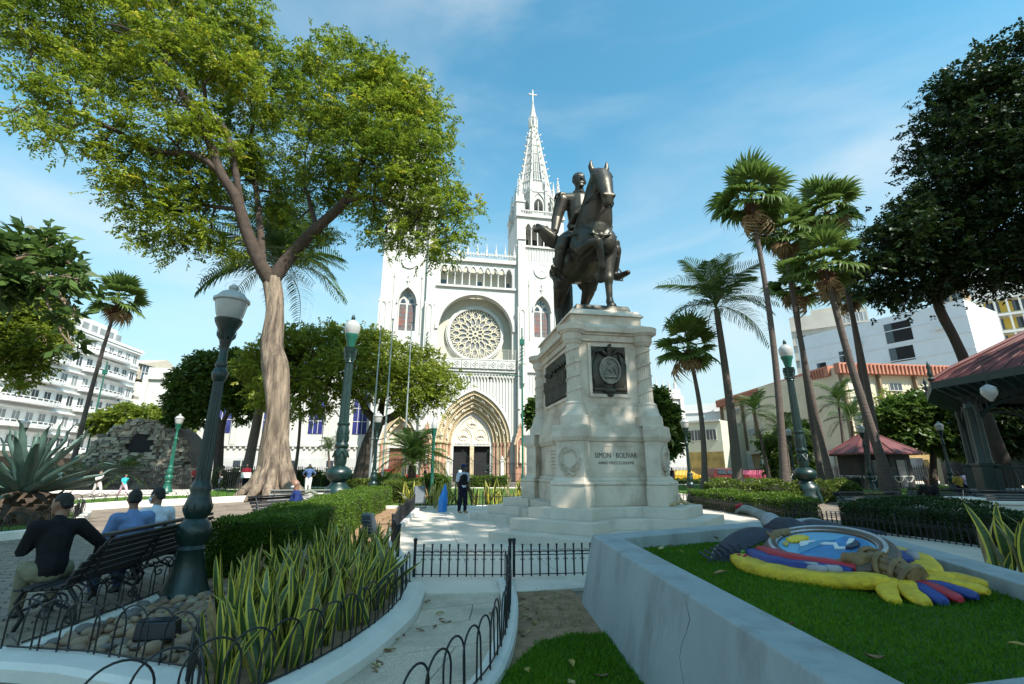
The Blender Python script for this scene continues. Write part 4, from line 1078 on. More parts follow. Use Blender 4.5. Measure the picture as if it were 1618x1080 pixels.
# sub-base with flared feet under the columns
m = MB(); m.prism([(-1.1, -2.0), (1.1, -2.0), (1.1, 2.0), (-1.1, 2.0)], 2.74, 3.30, top=[(-1.02, -1.9), (1.02, -1.9), (1.02, 1.9), (-1.02, 1.9)]); m.build('sub_base', MARBLE, mon, bevel=0.015)
for sx in (-1, 1):
    for sy in (-1, 1):
        c = (sx * CA, sy * CB, 0)
        MB().lathe([(0.40, 2.74), (0.385, 3.0), (0.34, 3.04), (0.31, 3.12), (0.27, 3.28)], c, 24).build('column_foot', MARBLE, mon, 30)
        m = MB()
        m.lathe([(0.26, 3.28), (0.275, 3.33), (0.22, 3.38)], c, 20)
        m.lathe([(0.195, 3.38), (0.185, 4.2), (0.178, 4.98)], c, 40, flute=0.09)
        m.lathe([(0.20, 4.98), (0.235, 5.04), (0.26, 5.10)], c, 20)
        col = m.build('corner_column', MARBLE, mon, 35)
        m = MB()
        pts = [(c[0] + 0.195 * math.cos(t * 0.42), c[1] + 0.195 * math.sin(t * 0.42), 3.42 + 1.5 * t / 60) for t in range(61)]
        m.tube(pts, 0.022, 6); m.build('spiral_band', MARBLE, col, 60)
m = MB(); m.bx(-0.98, 0.98, -1.86, 1.86, 3.295, 5.095); m.build('shaft', MARBLE, mon, bevel=0.01)
def round_corner_prism(r, a, b, z0, z1, name, r1=None):
    m = MB(); m.bx(-a, a, -b, b, z0, z1); o = m.build(name, MARBLE, mon, bevel=0.012)
    for sx in (-1, 1):
        for sy in (-1, 1): MB().lathe([(r, z0 - 0.002), (r1 or r, z1 + 0.002)], (sx * CA, sy * CB, 0), 26).build(name + '_corner', MARBLE, mon, 30)
round_corner_prism(0.27, 1.06, 1.94, 5.095, 5.27, 'frieze')
round_corner_prism(0.31, 1.12, 2.0, 5.27, 5.33, 'cornice_bed', 0.37)
round_corner_prism(0.40, 1.22, 2.10, 5.33, 5.47, 'cornice', 0.42)
m = MB(); m.prism([(-1.2, -2.08), (1.2, -2.08), (1.2, 2.08), (-1.2, 2.08)], 5.47, 5.60, top=[(-1.1, -1.98), (1.1, -1.98), (1.1, 1.98), (-1.1, 1.98)]); m.build('attic_slope', MARBLE, mon)
m = MB(); m.bx(-1.04, 1.04, -1.92, 1.92, 5.60, 5.86); m.build('attic', MARBLE, mon, bevel=0.01)
m = MB(); m.prism([(-1.12, -2.0), (1.12, -2.0), (1.12, 2.0), (-1.12, 2.0)], 5.86, 6.06, top=[(-0.98, -1.86), (0.98, -1.86), (0.98, 1.86), (-0.98, 1.86)]); m.build('attic_cap', MARBLE, mon, bevel=0.01)

# wreaths on the four diagonal piers
def wreath_mesh():
    m = MB(); rnd = random.Random(3)
    m.tube([(0.25 * math.cos(i * math.pi / 12), 0, 0.27 * math.sin(i * math.pi / 12)) for i in range(24)], 0.045, 7, closed=True)
    for i in range(110):
        a = rnd.uniform(0, 2 * math.pi); r = 0.25 + rnd.uniform(-0.055, 0.07)
        if abs(a - math.pi / 2) < 0.16 and rnd.random() < 0.6: continue
        dirr = a + (1.2 if math.cos(a) > 0 else -1.2) + rnd.uniform(-0.5, 0.5)
        c = Vector((r * math.cos(a), -0.045 + rnd.uniform(-0.02, 0.015), r * 1.06 * math.sin(a)))
        d = Vector((math.cos(dirr), rnd.uniform(-0.25, 0.0), math.sin(dirr))) * 0.05; s = Vector((-d.z, 0, d.x)) * 0.45
        m.add([c - d, c + s, c + d, c - s, c + Vector((0, -0.03, 0)), c + Vector((0, 0.02, 0))], [(0, 4, 1), (1, 4, 2), (2, 4, 3), (3, 4, 0), (1, 5, 0), (2, 5, 1), (3, 5, 2), (0, 5, 3)])
    for s in (-1, 1): m.tube([(0, -0.03, -0.30), (s * 0.10, -0.05, -0.36), (s * 0.17, -0.03, -0.33)], [0.03, 0.035, 0.015], 6)
    return m.mesh('laurel_wreath', MARBLE, 60)
WR = wreath_mesh()
for sx, sy in ((-1, -1), (1, -1), (1, 1), (-1, 1)):
    d = Vector((sx, sy)).normalized(); c = Vector((sx * CA, sy * CB)) + d * 0.365
    inst('laurel_wreath', WR, mon, (c.x, c.y, 1.87), (0, 0, math.atan2(d.y, d.x) + R(90)))
# inscription
INK = M('inscription_dark', (0.045, 0.040, 0.036), 0.7, 0.2, 8)
m = MB()
for x0, x1, z0, z1 in ((-0.70, 0.70, 2.22, 2.235), (-0.70, 0.70, 1.53, 1.545), (-0.70, -0.685, 1.545, 2.22), (0.685, 0.70, 1.545, 2.22)): m.bx(x0, x1, -1.992, -1.981, z0, z1)
m.build('inscription_border', MARBLE, mon)
o = inst('inscription', text_mesh('SIMON \u00b7 BOLIVAR', 0.19, INK, 0.004, 1.05), mon, (0.03, -1.984, 1.98), (R(90), 0, 0)); o.scale = (0.75, 1.0, 1); o['label'] = 'dark lettering reading SIMON BOLIVAR'
o = inst('inscription', text_mesh('ANNO MDCCCLXXXVIII', 0.105, INK, 0.004, 1.05), mon, (0.03, -1.984, 1.79), (R(90), 0, 0)); o.scale = (0.82, 1.0, 1)
m = MB()
for k in range(6): m.bx(-1.106, -1.1005, -0.5 + 0.04 * (k % 2), 0.5 - 0.05 * (k % 3), 2.15 - k * 0.1, 2.17 - k * 0.1)
m.build('side_inscription', M('inscription_faint', (0.30, 0.27, 0.24), 0.8, 0.1), mon)
# front plaque: bronze arms relief
def framed(parent, face_y, x0, x1, z0, z1):
    m = MB(); f = 0.09
    m.bx(x0 - f, x1 + f, face_y - 0.05, face_y - 0.001, z0 - f, z0); m.bx(x0 - f, x1 + f, face_y - 0.05, face_y - 0.001, z1, z1 + f)
    m.bx(x0 - f, x0, face_y - 0.049, face_y - 0.001, z0, z1); m.bx(x1, x1 + f, face_y - 0.049, face_y - 0.001, z0, z1)
    m.build('plaque_frame', MARBLE, parent, bevel=0.008)
framed(mon, -1.86, -0.50, 0.50, 3.62, 4.95)
pl = MB().bx(-0.5, 0.5, -1.875, -1.861, 3.62, 4.95).build('arms_plaque', BRONZE, mon); pl['label'] = 'dark bronze plaque with oval arms, bird and drapery'
m = MB(); y = -1.885; cz = 4.27
def oval(a, b, k=28): return [(a * math.cos(2 * math.pi * i / k), cz + b * math.sin(2 * math.pi * i / k)) for i in range(k)]
m.slab(oval(0.27, 0.34), -1.95, -1.876); m.band(oval(0.265, 0.335), oval(0.315, 0.385), -2.0, -1.877, closed=True)
m.tube([(-0.15, -1.955, 4.15), (-0.05, -1.965, 4.32), (0.03, -1.965, 4.22), (0.13, -1.965, 4.36), (0.2, -1.955, 4.15)], 0.035, 6)
m.ball((0.0, -1.95, 4.48), 0.06, 8, 5); m.tube([(-0.18, -1.955, 4.08), (0.18, -1.955, 4.08)], 0.04, 6)
m.build('oval_shield', M('worn_bronze', (0.20, 0.185, 0.155), 0.5, 0.3, 6, 0.2, 20, metal=0.5), pl, 50)
m = MB()
for s in (-1, 1):
    for k in range(7):                                # draped flags
        x0 = s * (0.30 + 0.025 * k); m.tube([(x0, y - 0.03, 4.78 - 0.05 * k), (s * (0.36 + 0.018 * k), y - 0.045, 4.45), (s * (0.28 + 0.028 * k), y - 0.04, 4.05), (s * (0.12 + 0.045 * k), y - 0.03, 3.82 - 0.008 * k)], [0.02, 0.035, 0.035, 0.02], 6)
    m.tube([(s * 0.06, y - 0.04, 4.70), (s * 0.22, y - 0.05, 4.84), (s * 0.40, y - 0.03, 4.80), (s * 0.48, y - 0.02, 4.66)], [0.05, 0.075, 0.06, 0.02], 7)   # wings
    m.tube([(s * 0.1, y - 0.03, 3.76), (s * 0.46, y - 0.03, 3.74)], 0.05, 7)
m.tube([(0, y - 0.05, 4.66), (0, y - 0.08, 4.84), (0.0, y - 0.12, 4.96), (0.03, y - 0.16, 5.0)], [0.07, 0.08, 0.055, 0.025], 8)
m.ball((0, y - 0.06, 3.70), (0.18, 0.09, 0.09), 10, 6); m.ball((0, y - 0.04, 3.60), (0.10, 0.07, 0.07), 8, 5)
m.build('bird_and_drapery', BRONZE, pl, 50)
# side plaque: row of standing figures
for sx in (-1, 1):
    sp_ = MB().bx(min(sx * 0.981, sx * 0.995), max(sx * 0.981, sx * 0.995), -1.25, 1.25, 3.62, 4.95).build('relief_plaque', BRONZE, mon)
    m = MB(); rnd = random.Random(5)
    for k in range(9):
        yy = -1.1 + k * 0.275; h = rnd.uniform(0.92, 1.05); x = sx * 1.02
        m.tube([(x, yy - 0.05, 3.66), (x, yy - 0.04, 4.1)], [0.05, 0.06], 6); m.tube([(x, yy + 0.06, 3.66), (x, yy + 0.04, 4.1)], [0.05, 0.06], 6)
        m.tube([(x, yy, 4.05), (x + sx * 0.02, yy, 3.66 + h * 0.72)], [0.085, 0.10], 7); m.ball((x + sx * 0.02, yy, 3.66 + h * 0.95), (0.06, 0.06, 0.075), 7, 5)
        m.tube([(x, yy + 0.1, 3.66 + h * 0.7), (x + sx * 0.06, yy + 0.16, 3.66 + h * 0.45)], [0.04, 0.03], 5)
    m.build('figures', BRONZE, sp_, 60)
    m = MB(); f = 0.09; a, b = sorted((sx * 0.981, sx * 1.03))
    m.bx(a, b, -1.25 - f, 1.25 + f, 3.62 - f, 3.62); m.bx(a, b, -1.25 - f, 1.25 + f, 4.95, 4.95 + f); m.bx(a, b, -1.25 - f, -1.25, 3.62, 4.95); m.bx(a, b, 1.25, 1.25 + f, 3.62, 4.95)
    m.build('plaque_frame', MARBLE, mon)

# ------------------------------------------------------------------ equestrian statue
ZS = 6.06
stt = thing('equestrian_statue', 'dark bronze horseman on a horse with one raised foreleg, atop the pedestal', 'statue', MO + Vector((0, 0, ZS)), TH_M)
m = MB(); m.prism([(-0.86, -1.74), (0.86, -1.74), (0.86, 1.74), (-0.86, 1.74)], 0.003, 0.21, top=[(-0.80, -1.68), (0.80, -1.68), (0.80, 1.68), (-0.80, 1.68)]); m.build('bronze_base', BRONZE, stt, bevel=0.02)
K = 1.88; SO = Vector((0, -0.22, 0.21))
h = MB()
limb(h, [(V(0, -0.60, 1.20), .22), (V(0, -0.45, 1.16), .30), (V(0, -0.1, 1.12), .325), (V(0, 0.2, 1.11), .325), (V(0, 0.5, 1.17), .30), (V(0, 0.78, 1.22), .2)], 18)
h.ball((0, 0.62, 1.27), (.29, .36, .27), 16, 10); h.ball((0, -0.32, 1.42), (.12, .34, .15), 12, 8)
for s in (-1, 1):
    h.ball((s * .135, -.66, 1.17), (.165, .17, .24), 14, 9); h.ball((s * .21, -.48, 1.18), (.13, .22, .3), 12, 9); h.ball((s * .2, .62, 1.12), (.15, .28, .33), 12, 9)
limb(h, [(V(0, -.45, 1.33), .30), (V(0, -.66, 1.58), .255), (V(0, -.80, 1.82), .21), (V(0, -.87, 2.02), .175), (V(0, -.90, 2.14), .14)], 16)
h.ball((0, -.70, 1.42), (.17, .16, .3), 12, 9)
def hq(x, y, z): return V(x * 1.2, -.92 + (y + .93) * 1.2, 2.17 + (z - 2.17) * 1.2)
limb(h, [(hq(0, -.93, 2.20), .135), (hq(0, -1.02, 2.12), .148), (hq(0, -1.10, 1.97), .125), (hq(0, -1.165, 1.80), .094), (hq(0, -1.19, 1.70), .090), (hq(0, -1.185, 1.64), .07)], 14)
for s in (-1, 1):
    h.ball(tuple(hq(s * .065, -.985, 2.03)), (.066, .13, .18), 10, 7); h.ball(tuple(hq(s * .055, -1.235, 1.715)), (.036, .034, .036), 8, 5); h.ball(tuple(hq(s * .102, -1.075, 2.10)), (.03, .04, .033), 8, 5)
    limb(h, [(hq(s * .07, -1.07, 2.155), .034), (hq(s * .105, -1.06, 2.145), .024)], 7)
    limb(h, [(hq(s * .075, -.93, 2.25), .05), (hq(s * .10, -.935, 2.33), .044), (hq(s * .10, -.95, 2.43), .012)], 8)
limb(h, [(hq(0, -1.19, 1.61), .048), (hq(0, -1.14, 1.63), .054)], 8)
def leg(seq, hoof_dir=(0, -1, 0)):
    limb(h, seq, 12)
leg([(V(.20, -.50, 1.12), .17), (V(.195, -.53, .86), .115), (V(.19, -.55, .62), .078), (V(.185, -.56, .545), .078), (V(.185, -.55, .44), .055), (V(.185, -.555, .22), .047), (V(.185, -.56, .145), .060), (V(.185, -.60, .08), .052)])
h.lathe([(.085, 0), (.078, .04), (.06, .10)], (.185, -.62, 0), 12)
leg([(V(-.20, -.52, 1.12), .17), (V(-.20, -.66, .98), .125), (V(-.14, -.90, .985), .088), (V(-.10, -1.0, .96), .082), (V(-.06, -.975, .84), .056), (V(-.03, -.92, .66), .046), (V(-.02, -.895, .60), .06), (V(-.01, -.83, .53), .05)])
limb(h, [(V(-.01, -.82, .52), .055), (V(0, -.76, .45), .075)], 10)
for s, dy in ((-1, 0.10), (1, -0.12)):
    leg([(V(s * .19, .62 + dy * .3, 1.12), .22), (V(s * .215, .47 + dy * .6, .90), .155), (V(s * .21, .66 + dy, .70), .105), (V(s * .20, .84 + dy, .55), .072), (V(s * .20, .85 + dy, .47), .062), (V(s * .20, .83 + dy, .22), .048), (V(s * .20, .82 + dy, .14), .06), (V(s * .20, .775 + dy, .075), .052)])
    h.lathe([(.088, 0), (.08, .04), (.06, .10)], (s * .20, .755 + dy, 0), 12)
fuse(h, 'horse', BRONZE, stt, 0.017, 3, SO, 0, K)
m = MB(); rnd = random.Random(9)
for k in range(26):                                   # mane falling on the viewer's right, and forelock
    t = k / 25; base = V(0.02, -.55, 1.68).lerp(V(0.0, -.90, 2.30), t); side = V(.20 - .05 * t, rnd.uniform(-.06, .04), -.22 - .10 * rnd.random())
    limb(m, [(base, .035), (base + side * .45 + V(.05, .01, .06), .036), (base + side, .014)], 7)
for k in range(7): limb(m, [(V(0, -.93, 2.28), .03), (V((k - 3) * .022, -1.05, 2.21), .025), (V((k - 3) * .025, -1.11, 2.08 + .02 * (k % 2)), .010)], 6)
fuse(m, 'mane', BRONZE, stt, 0.014, 1, SO, 0, K)
m = MB()
for k in range(16):
    a = k * 0.39; o = V(math.cos(a) * .05, math.sin(a) * .05, 0)
    limb(m, [(V(0, .92, 1.33), .05), (V(0, 1.06, 1.28) + o * .7, .05), (V(.0, 1.13, 1.0) + o * 1.4, .05), (V(-.02, 1.10, .65) + o * 1.7, .045), (V(-.04, 1.03, .32) + o * 1.4, .012)], 6)
fuse(m, 'tail', BRONZE, stt, 0.016, 1, SO, 0, K)
m = MB()                                              # harness: breast strap, girth, bridle, reins
def strap(pts, r=.016): m.tube(pts, r, 6)
strap([(-.34, -.35, 1.35), (-.30, -.66, 1.26), (-.13, -.84, 1.19), (0, -.86, 1.16), (.13, -.84, 1.19), (.30, -.66, 1.26), (.34, -.35, 1.35)], .02)
strap([(0, -.865, 1.16), (0, -.82, .98), (0, -.6, .86)], .022); m.ball((0, -.885, 1.16), (.045, .02, .045), 8, 5)
for s in (-1, 1):
    strap([(s * .17, -.60, 1.66), (s * .235, -.70, 1.42), (s * .12, -.845, 1.20)], .016)
    strap([(s * .10, -1.00, 2.20), (s * .115, -1.03, 2.05), (s * .09, -1.15, 1.80)], .011)
    strap([(s * .085, -1.14, 1.77), (s * .20, -.90, 1.72), (s * .20, -.60, 1.66), (s * .08, -.30, 1.68)], .012)
strap([(-.10, -1.09, 1.88), (0, -1.20, 1.90), (.10, -1.09, 1.88)], .012); strap([(-.12, -1.0, 2.18), (0, -1.13, 2.17), (.12, -1.0, 2.18)], .012)
m.build('harness', BRONZE, stt, 50).location = SO
for o in stt.children:
    if o.name.startswith('harness'): o.scale = (K, K, K)
# rider
r = MB(); RZ = 1.12
def rp(x, y, z): return V(x * RZ, y * RZ + .08, 1.50 + (z - 1.52) * RZ)
limb(r, [(rp(0, .06, 1.56), .185), (rp(0, .05, 1.78), .165), (rp(0, .03, 2.0), .205), (rp(0, .03, 2.14), .17)], 14)
limb(r, [(rp(-.21, .03, 2.17), .10), (rp(0, .03, 2.16), .14), (rp(.21, .03, 2.17), .10)], 12)
limb(r, [(rp(0, .02, 2.24), .085), (rp(0, .01, 2.34), .075)], 10)
r.ball(tuple(rp(0, -.01, 2.47)), (.093, .112, .138), 16, 12)
limb(r, [(rp(0, -.105, 2.475), .014), (rp(0, -.128, 2.435), .019)], 7); limb(r, [(rp(-.03, -.10, 2.39), .014), (rp(.03, -.10, 2.39), .014)], 7); limb(r, [(rp(-.015, -.085, 2.345), .03), (rp(.015, -.085, 2.345), .03)], 7)
limb(r, [(rp(-.045, -.095, 2.505), .014), (rp(.045, -.095, 2.505), .014)], 7)
for s in (-1, 1): limb(r, [(rp(s * .09, .0, 2.48), .02), (rp(s * .092, .0, 2.43), .015)], 6)
limb(r, [(rp(-.25, .03, 2.15), .105), (rp(-.33, .06, 1.86), .085), (rp(-.39, -.04, 1.62), .062)], 10)
limb(r, [(rp(.25, .03, 2.15), .10), (rp(.35, .08, 1.87), .08), (rp(.10, -.28, 1.70), .058)], 10)
make_hand(r, rp(-.39, -.04, 1.62), V(-.3, -.5, -.8), V(0, -1, .3), 1.0, 1.15); make_hand(r, rp(.10, -.28, 1.70), V(-.5, -.8, 0), V(0, 0, 1), 1.3, 1.15)
for s in (-1, 1):
    limb(r, [(rp(s * .10, .04, 1.56), .14), (rp(s * .25, -.14, 1.46), .125), (rp(s * .35, -.28, 1.36), .098), (rp(s * .37, -.22, 1.22), .088), (rp(s * .385, -.12, 1.04), .066)], 12)
    limb(r, [(rp(s * .39, -.10, 1.0), .058), (rp(s * .43, -.19, .96), .055), (rp(s * .50, -.31, .97), .040)], 9)
KR = K * 1.18; SR = SO + Vector((0, .147, 1.44)) * (K - KR)
fuse(r, 'rider', BRONZE, stt, 0.013, 2, SR, 0, KR)
m = MB()                                              # uniform: collar, epaulettes, sash, tails, hair, saddle cloth
limb(m, [(rp(-.06, .0, 2.27), .05), (rp(0, -.06, 2.26), .05), (rp(.06, .0, 2.27), .05), (rp(0, .06, 2.29), .05), (rp(-.06, .0, 2.27), .05)], 8)
for s in (-1, 1):
    m.ball(tuple(rp(s * .26, .03, 2.22)), (.11, .10, .045), 10, 6)
    for k in range(10): a = k * .63; limb(m, [(rp(s * .26 + .09 * math.cos(a), .03 + .08 * math.sin(a), 2.21), .015), (rp(s * .27 + .10 * math.cos(a), .03 + .09 * math.sin(a), 2.13), .012)], 5)
    limb(m, [(rp(s * .10, .18, 1.70), .10), (rp(s * .20, .30, 1.45), .11), (rp(s * .26, .34, 1.15), .10), (rp(s * .27, .34, .98), .05)], 9)
    limb(m, [(rp(s * .36, -.25, 1.30), .105), (rp(s * .365, -.22, 1.25), .10)], 10)
limb(m, [(rp(.17, -.10, 2.16), .04), (rp(.02, -.185, 2.0), .042), (rp(-.12, -.14, 1.86), .04), (rp(-.17, .0, 1.74), .04)], 8)
limb(m, [(rp(-.17, -.02, 1.70), .035), (rp(0, -.15, 1.70), .035), (rp(.17, -.02, 1.70), .035), (rp(0, .17, 1.70), .035)], 8)
b0 = len(m.v); m.ball((0, 0, 0), 1, 14, 9)
for i in range(b0, len(m.v)):
    x, y, z = m.v[i]; q = rp(0, .025, 2.52); m.v[i] = (q.x + x * .105, q.y + y * .112, q.z + z * .105)
fuse(m, 'uniform', BRONZE, stt, 0.014, 1, SR, 0, KR)
m = MB()
limb(m, [(V(-.33, .12, 1.05), .05), (V(-.36, .15, 1.28), .06), (V(-.20, .18, 1.46), .07), (V(0, .2, 1.50), .07), (V(.20, .18, 1.46), .07), (V(.36, .15, 1.28), .06), (V(.33, .12, 1.05), .05)], 8)
limb(m, [(V(-.33, .38, 1.05), .05), (V(-.35, .40, 1.28), .06), (V(-.20, .42, 1.46), .06), (V(0, .44, 1.50), .06), (V(.20, .42, 1.46), .06), (V(.35, .40, 1.28), .06), (V(.33, .38, 1.05), .05)], 8)
limb(m, [(V(-.35, .12, 1.05), .04), (V(-.35, .38, 1.05), .04)], 8); limb(m, [(V(.35, .12, 1.05), .04), (V(.35, .38, 1.05), .04)], 8)
fuse(m, 'saddle_cloth', BRONZE, stt, 0.018, 1, SO, 0, K)
m = MB(); hc = rp(-.50, -.14, 1.44)                   # two-cornered hat held low
b0 = len(m.v); m.ball((0, 0, 0), 1, 18, 12)
for i in range(b0, len(m.v)):
    x, y, z = m.v[i]; m.v[i] = (hc.x + x * .20, hc.y + y * .07 * (1.3 + z), hc.z + z * .13 + .10 * x * x - .12 * x)
limb(m, [(hc + V(-.2, 0, .13), .04), (hc + V(-.1, -.03, .16), .05), (hc + V(.02, -.02, .12), .04)], 8)
fuse(m, 'bicorne_hat', BRONZE, stt, 0.013, 1, SR, 0, KR)
for s in (-1, 1):
    m = MB(); q = rp(s * .43, -.17, .94)
    m.tube([q + V(-.06, 0, -.03), q + V(-.05, 0, .10), q + V(0, 0, .17), q + V(.05, 0, .10), q + V(.06, 0, -.03)], .014, 6, closed=True); m.tube([q + V(0, 0, .17), rp(s * .34, .0, 1.35)], .012, 5)
    o = m.build('stirrup', BRONZE, stt, 50); o.location = SR; o.scale = (KR, KR, KR)
for o in stt.children:
    if o.name.split('.')[0] in ('horse', 'mane', 'tail', 'harness', 'saddle_cloth'): o.scale.x *= 1.15
# ------------------------------------------------------------------ ground, paving, lawns, kerbs
def brickmat(name, c1, c2, mortar, w, h, rot=0.0):
    m = bpy.data.materials.new(name); m.use_nodes = True; nt = m.node_tree; b = nt.nodes['Principled BSDF']; b.inputs['Roughness'].default_value = 0.85
    tc = nt.nodes.new('ShaderNodeTexCoord'); mp = nt.nodes.new('ShaderNodeMapping'); mp.inputs['Rotation'].default_value = (0, 0, rot)
    br = nt.nodes.new('ShaderNodeTexBrick'); br.inputs['Scale'].default_value = 1.0; br.inputs['Brick Width'].default_value = w; br.inputs['Row Height'].default_value = h
    br.inputs['Mortar Size'].default_value = 0.008; br.inputs['Color1'].default_value = (*c1, 1); br.inputs['Color2'].default_value = (*c2, 1); br.inputs['Mortar'].default_value = (*mortar, 1)
    no = nt.nodes.new('ShaderNodeTexNoise'); no.inputs['Scale'].default_value = 0.9; no.inputs['Detail'].default_value = 8
    mx = nt.nodes.new('ShaderNodeMix'); mx.data_type = 'RGBA'; mx.blend_type = 'MULTIPLY'; mx.inputs['Factor'].default_value = 0.8
    mr = nt.nodes.new('ShaderNodeMapRange'); mr.inputs['From Min'].default_value = 0.3; mr.inputs['From Max'].default_value = 0.7; mr.inputs['To Min'].default_value = 0.55; mr.inputs['To Max'].default_value = 1.25
    nt.links.new(tc.outputs['Object'], mp.inputs['Vector']); nt.links.new(mp.outputs[0], br.inputs['Vector']); nt.links.new(tc.outputs['Object'], no.inputs['Vector'])
    nt.links.new(no.outputs['Fac'], mr.inputs['Value']); nt.links.new(br.outputs['Color'], mx.inputs[6]); nt.links.new(mr.outputs[0], mx.inputs[7]); nt.links.new(mx.outputs[2], b.inputs['Base Color'])
    bp = nt.nodes.new('ShaderNodeBump'); bp.inputs['Strength'].default_value = 0.5; bp.inputs['Distance'].default_value = 0.01
    iv = nt.nodes.new('ShaderNodeMath'); iv.operation = 'SUBTRACT'; iv.inputs[0].default_value = 1.0
    nt.links.new(br.outputs['Fac'], iv.inputs[1]); nt.links.new(iv.outputs[0], bp.inputs['Height']); nt.links.new(bp.outputs[0], b.inputs['Normal'])
    return m
PAVE = brickmat('worn_pavers', (0.29, 0.225, 0.17), (0.22, 0.17, 0.13), (0.10, 0.085, 0.07), 0.26, 0.14, R(38))
gm = MB(); gm.poly([(-400, -60, 0), (400, -60, 0), (400, 600, 0), (-400, 600, 0)])
tag(gm.build('ground', PAVE), kind='structure')
uC = Vector((math.cos(TH_C), math.sin(TH_C), 0)); nC = Vector((math.sin(TH_C), -math.cos(TH_C), 0)); OC = Vector((-5, 62, 0))
def CW(x, y, z=0): return OC + uC * x - nC * y + Vector((0, 0, z))     # cathedral-aligned coordinates to world
def sheet(name, pts, z, mat, kind='structure'):
    return tag(MB().poly([(p[0], p[1], z) for p in pts]).build(name, mat), kind=kind)
sheet('street', [CW(-120, -13), CW(120, -13), CW(120, -5.5), CW(-120, -5.5)], 0.004, ASPHALT)
LINE = M('road_line', (0.65, 0.64, 0.58), 0.7, 0.15, 2)
for k in range(22): sheet('lane_marking', [CW(-66 + 6 * k, -9.3), CW(-63 + 6 * k, -9.3), CW(-63 + 6 * k, -9.15), CW(-66 + 6 * k, -9.15)], 0.009, LINE)
def kerb(name, pts, w, h, mat=KERB, z0=0.0, closed=False, ch=0.025, parent=None, label=None, kind='structure'):
    pts = [Vector((p[0], p[1], 0)) for p in pts]; k = len(pts); rings = []
    for i, p in enumerate(pts):
        a = pts[(i - 1) % k] if closed or i > 0 else p; b = pts[(i + 1) % k] if closed or i < k - 1 else p
        d = (b - a).normalized(); s = Vector((-d.y, d.x, 0)) * (w / 2); e = s.normalized() * ch
        rings.append([p - s + Vector((0, 0, z0)), p + s + Vector((0, 0, z0)), p + s + Vector((0, 0, z0 + h - ch)), p + s - e + Vector((0, 0, z0 + h)), p - s + e + Vector((0, 0, z0 + h)), p - s + Vector((0, 0, z0 + h - ch))])
    m = MB(); m.ring(rings, closed=closed); o = m.build(name, mat, parent)
    if parent is None: tag(o, label, None, None, kind)
    return o
def lawn(pts, z, n=0, h=0.05, seed=1, near=0.8, kw=0.22, kerbed=True):
    m = MB(); m.poly([(p[0], p[1], z) for p in pts]); tag(m.build('lawn', GRASSBED), kind='structure')
    if kerbed: kerb('kerb', pts, kw, z + 0.06, closed=True)
    if n:
        g = tag(bpy.data.objects.new("grass", grass_mesh("grass", pts, z, n, h, GRASSLEAF, seed, near)), {1: "short grass on the lawn under the big agave", 2: "sunlit grass round the foot of the big tree", 3: "grass behind the plaza, before the cathedral street", 4: "grass round the feet of the tall palms"}[seed], "grass", None, "stuff"); COL.objects.link(g)
def xy(p): return (p[0], p[1])
def smooth2(pts, k=5, closed=False):
    p, r = smooth_path([(q[0], q[1], 0) for q in pts], [1] * len(pts), k); return [(v.x, v.y) for v in p]
# lawns on either side of the far walk
lawn([(-26, 11.0), (-12.2, 11.7), (-11.9, 12.6), (-12.6, 14.4), (-15.0, 17.6), (-20, 20.0), (-30, 20)], 0.14, 9000, 0.08, 1, 0.5)
TREELAWN = [xy(G(60, 812)), xy(G(204, 801)), xy(G(294, 797)), xy(G(400, 791)), xy(G(455, 789)), (-9.5, 31), (-9.5, 38), (-22, 38), xy(G(296, 783, .2)), xy(G(208, 785, .2)), xy(G(115, 791, .2))]
lawn(TREELAWN, 0.22, 14000, 0.09, 2, 0.4, 0.3)
lawn([(-8.5, 20.6), (-4.1, 20.6), (8.0, 22.4), (8.0, 40), (-8.5, 40)], 0.10, 12000, 0.10, 3, 0.4)
RLAWN = [xy(G(1080, 790)), xy(G(1200, 791)), xy(G(1373, 795)), xy(G(1525, 797)), (44, 42), (10, 44)]
lawn(RLAWN, 0.25, 16000, 0.12, 4, 0.4, 0.3)
# pavers one can pick out beside the benches
m = MB(); m.bx(-0.125, 0.125, -0.065, 0.065, 0.0, 0.022); PV = []
for k in range(3):
    mm = MB(); mm.box((0, 0, 0), (0.25, 0.13, 0.022), 0, 0, 0.96, 0.93); PV.append(mm.mesh('paver', M('paver_%d' % k, [(0.29, 0.225, 0.17), (0.22, 0.17, 0.135), (0.26, 0.21, 0.17)][k], 0.85, 0.3, 6, 0.4, 40)))
rnd = random.Random(4); cnt = 0
gr = bpy.data.objects['ground']
a0 = R(38)
for i in range(-40, 40):
    for j in range(-60, 60):
        u_, v_ = i * 0.262 + (0.131 if j % 2 else 0), j * 0.142
        x, y = -7.2 + u_ * math.cos(a0) - v_ * math.sin(a0), 7.4 + u_ * math.sin(a0) + v_ * math.cos(a0)
        q = (809 + FPX * x / (y * _c - CAM_H * _s), 540 - FPX * (-y * _s - CAM_H * _c) / (y * _c - CAM_H * _s)) if y > 1 else (-999, 0)
        if -30 < q[0] < 300 and 862 < q[1] < 1010 and cnt < 300 and x < -4.62 - 0.07 * (y - 5) and not (q[1] > 990 and q[0] > 140):
            o = inst('paver', PV[rnd.randrange(3)], gr, (x, y, rnd.uniform(-0.012, -0.002)), (rnd.uniform(-.02, .02), rnd.uniform(-.02, .02), a0 + rnd.uniform(-.03, .03))); cnt += 1

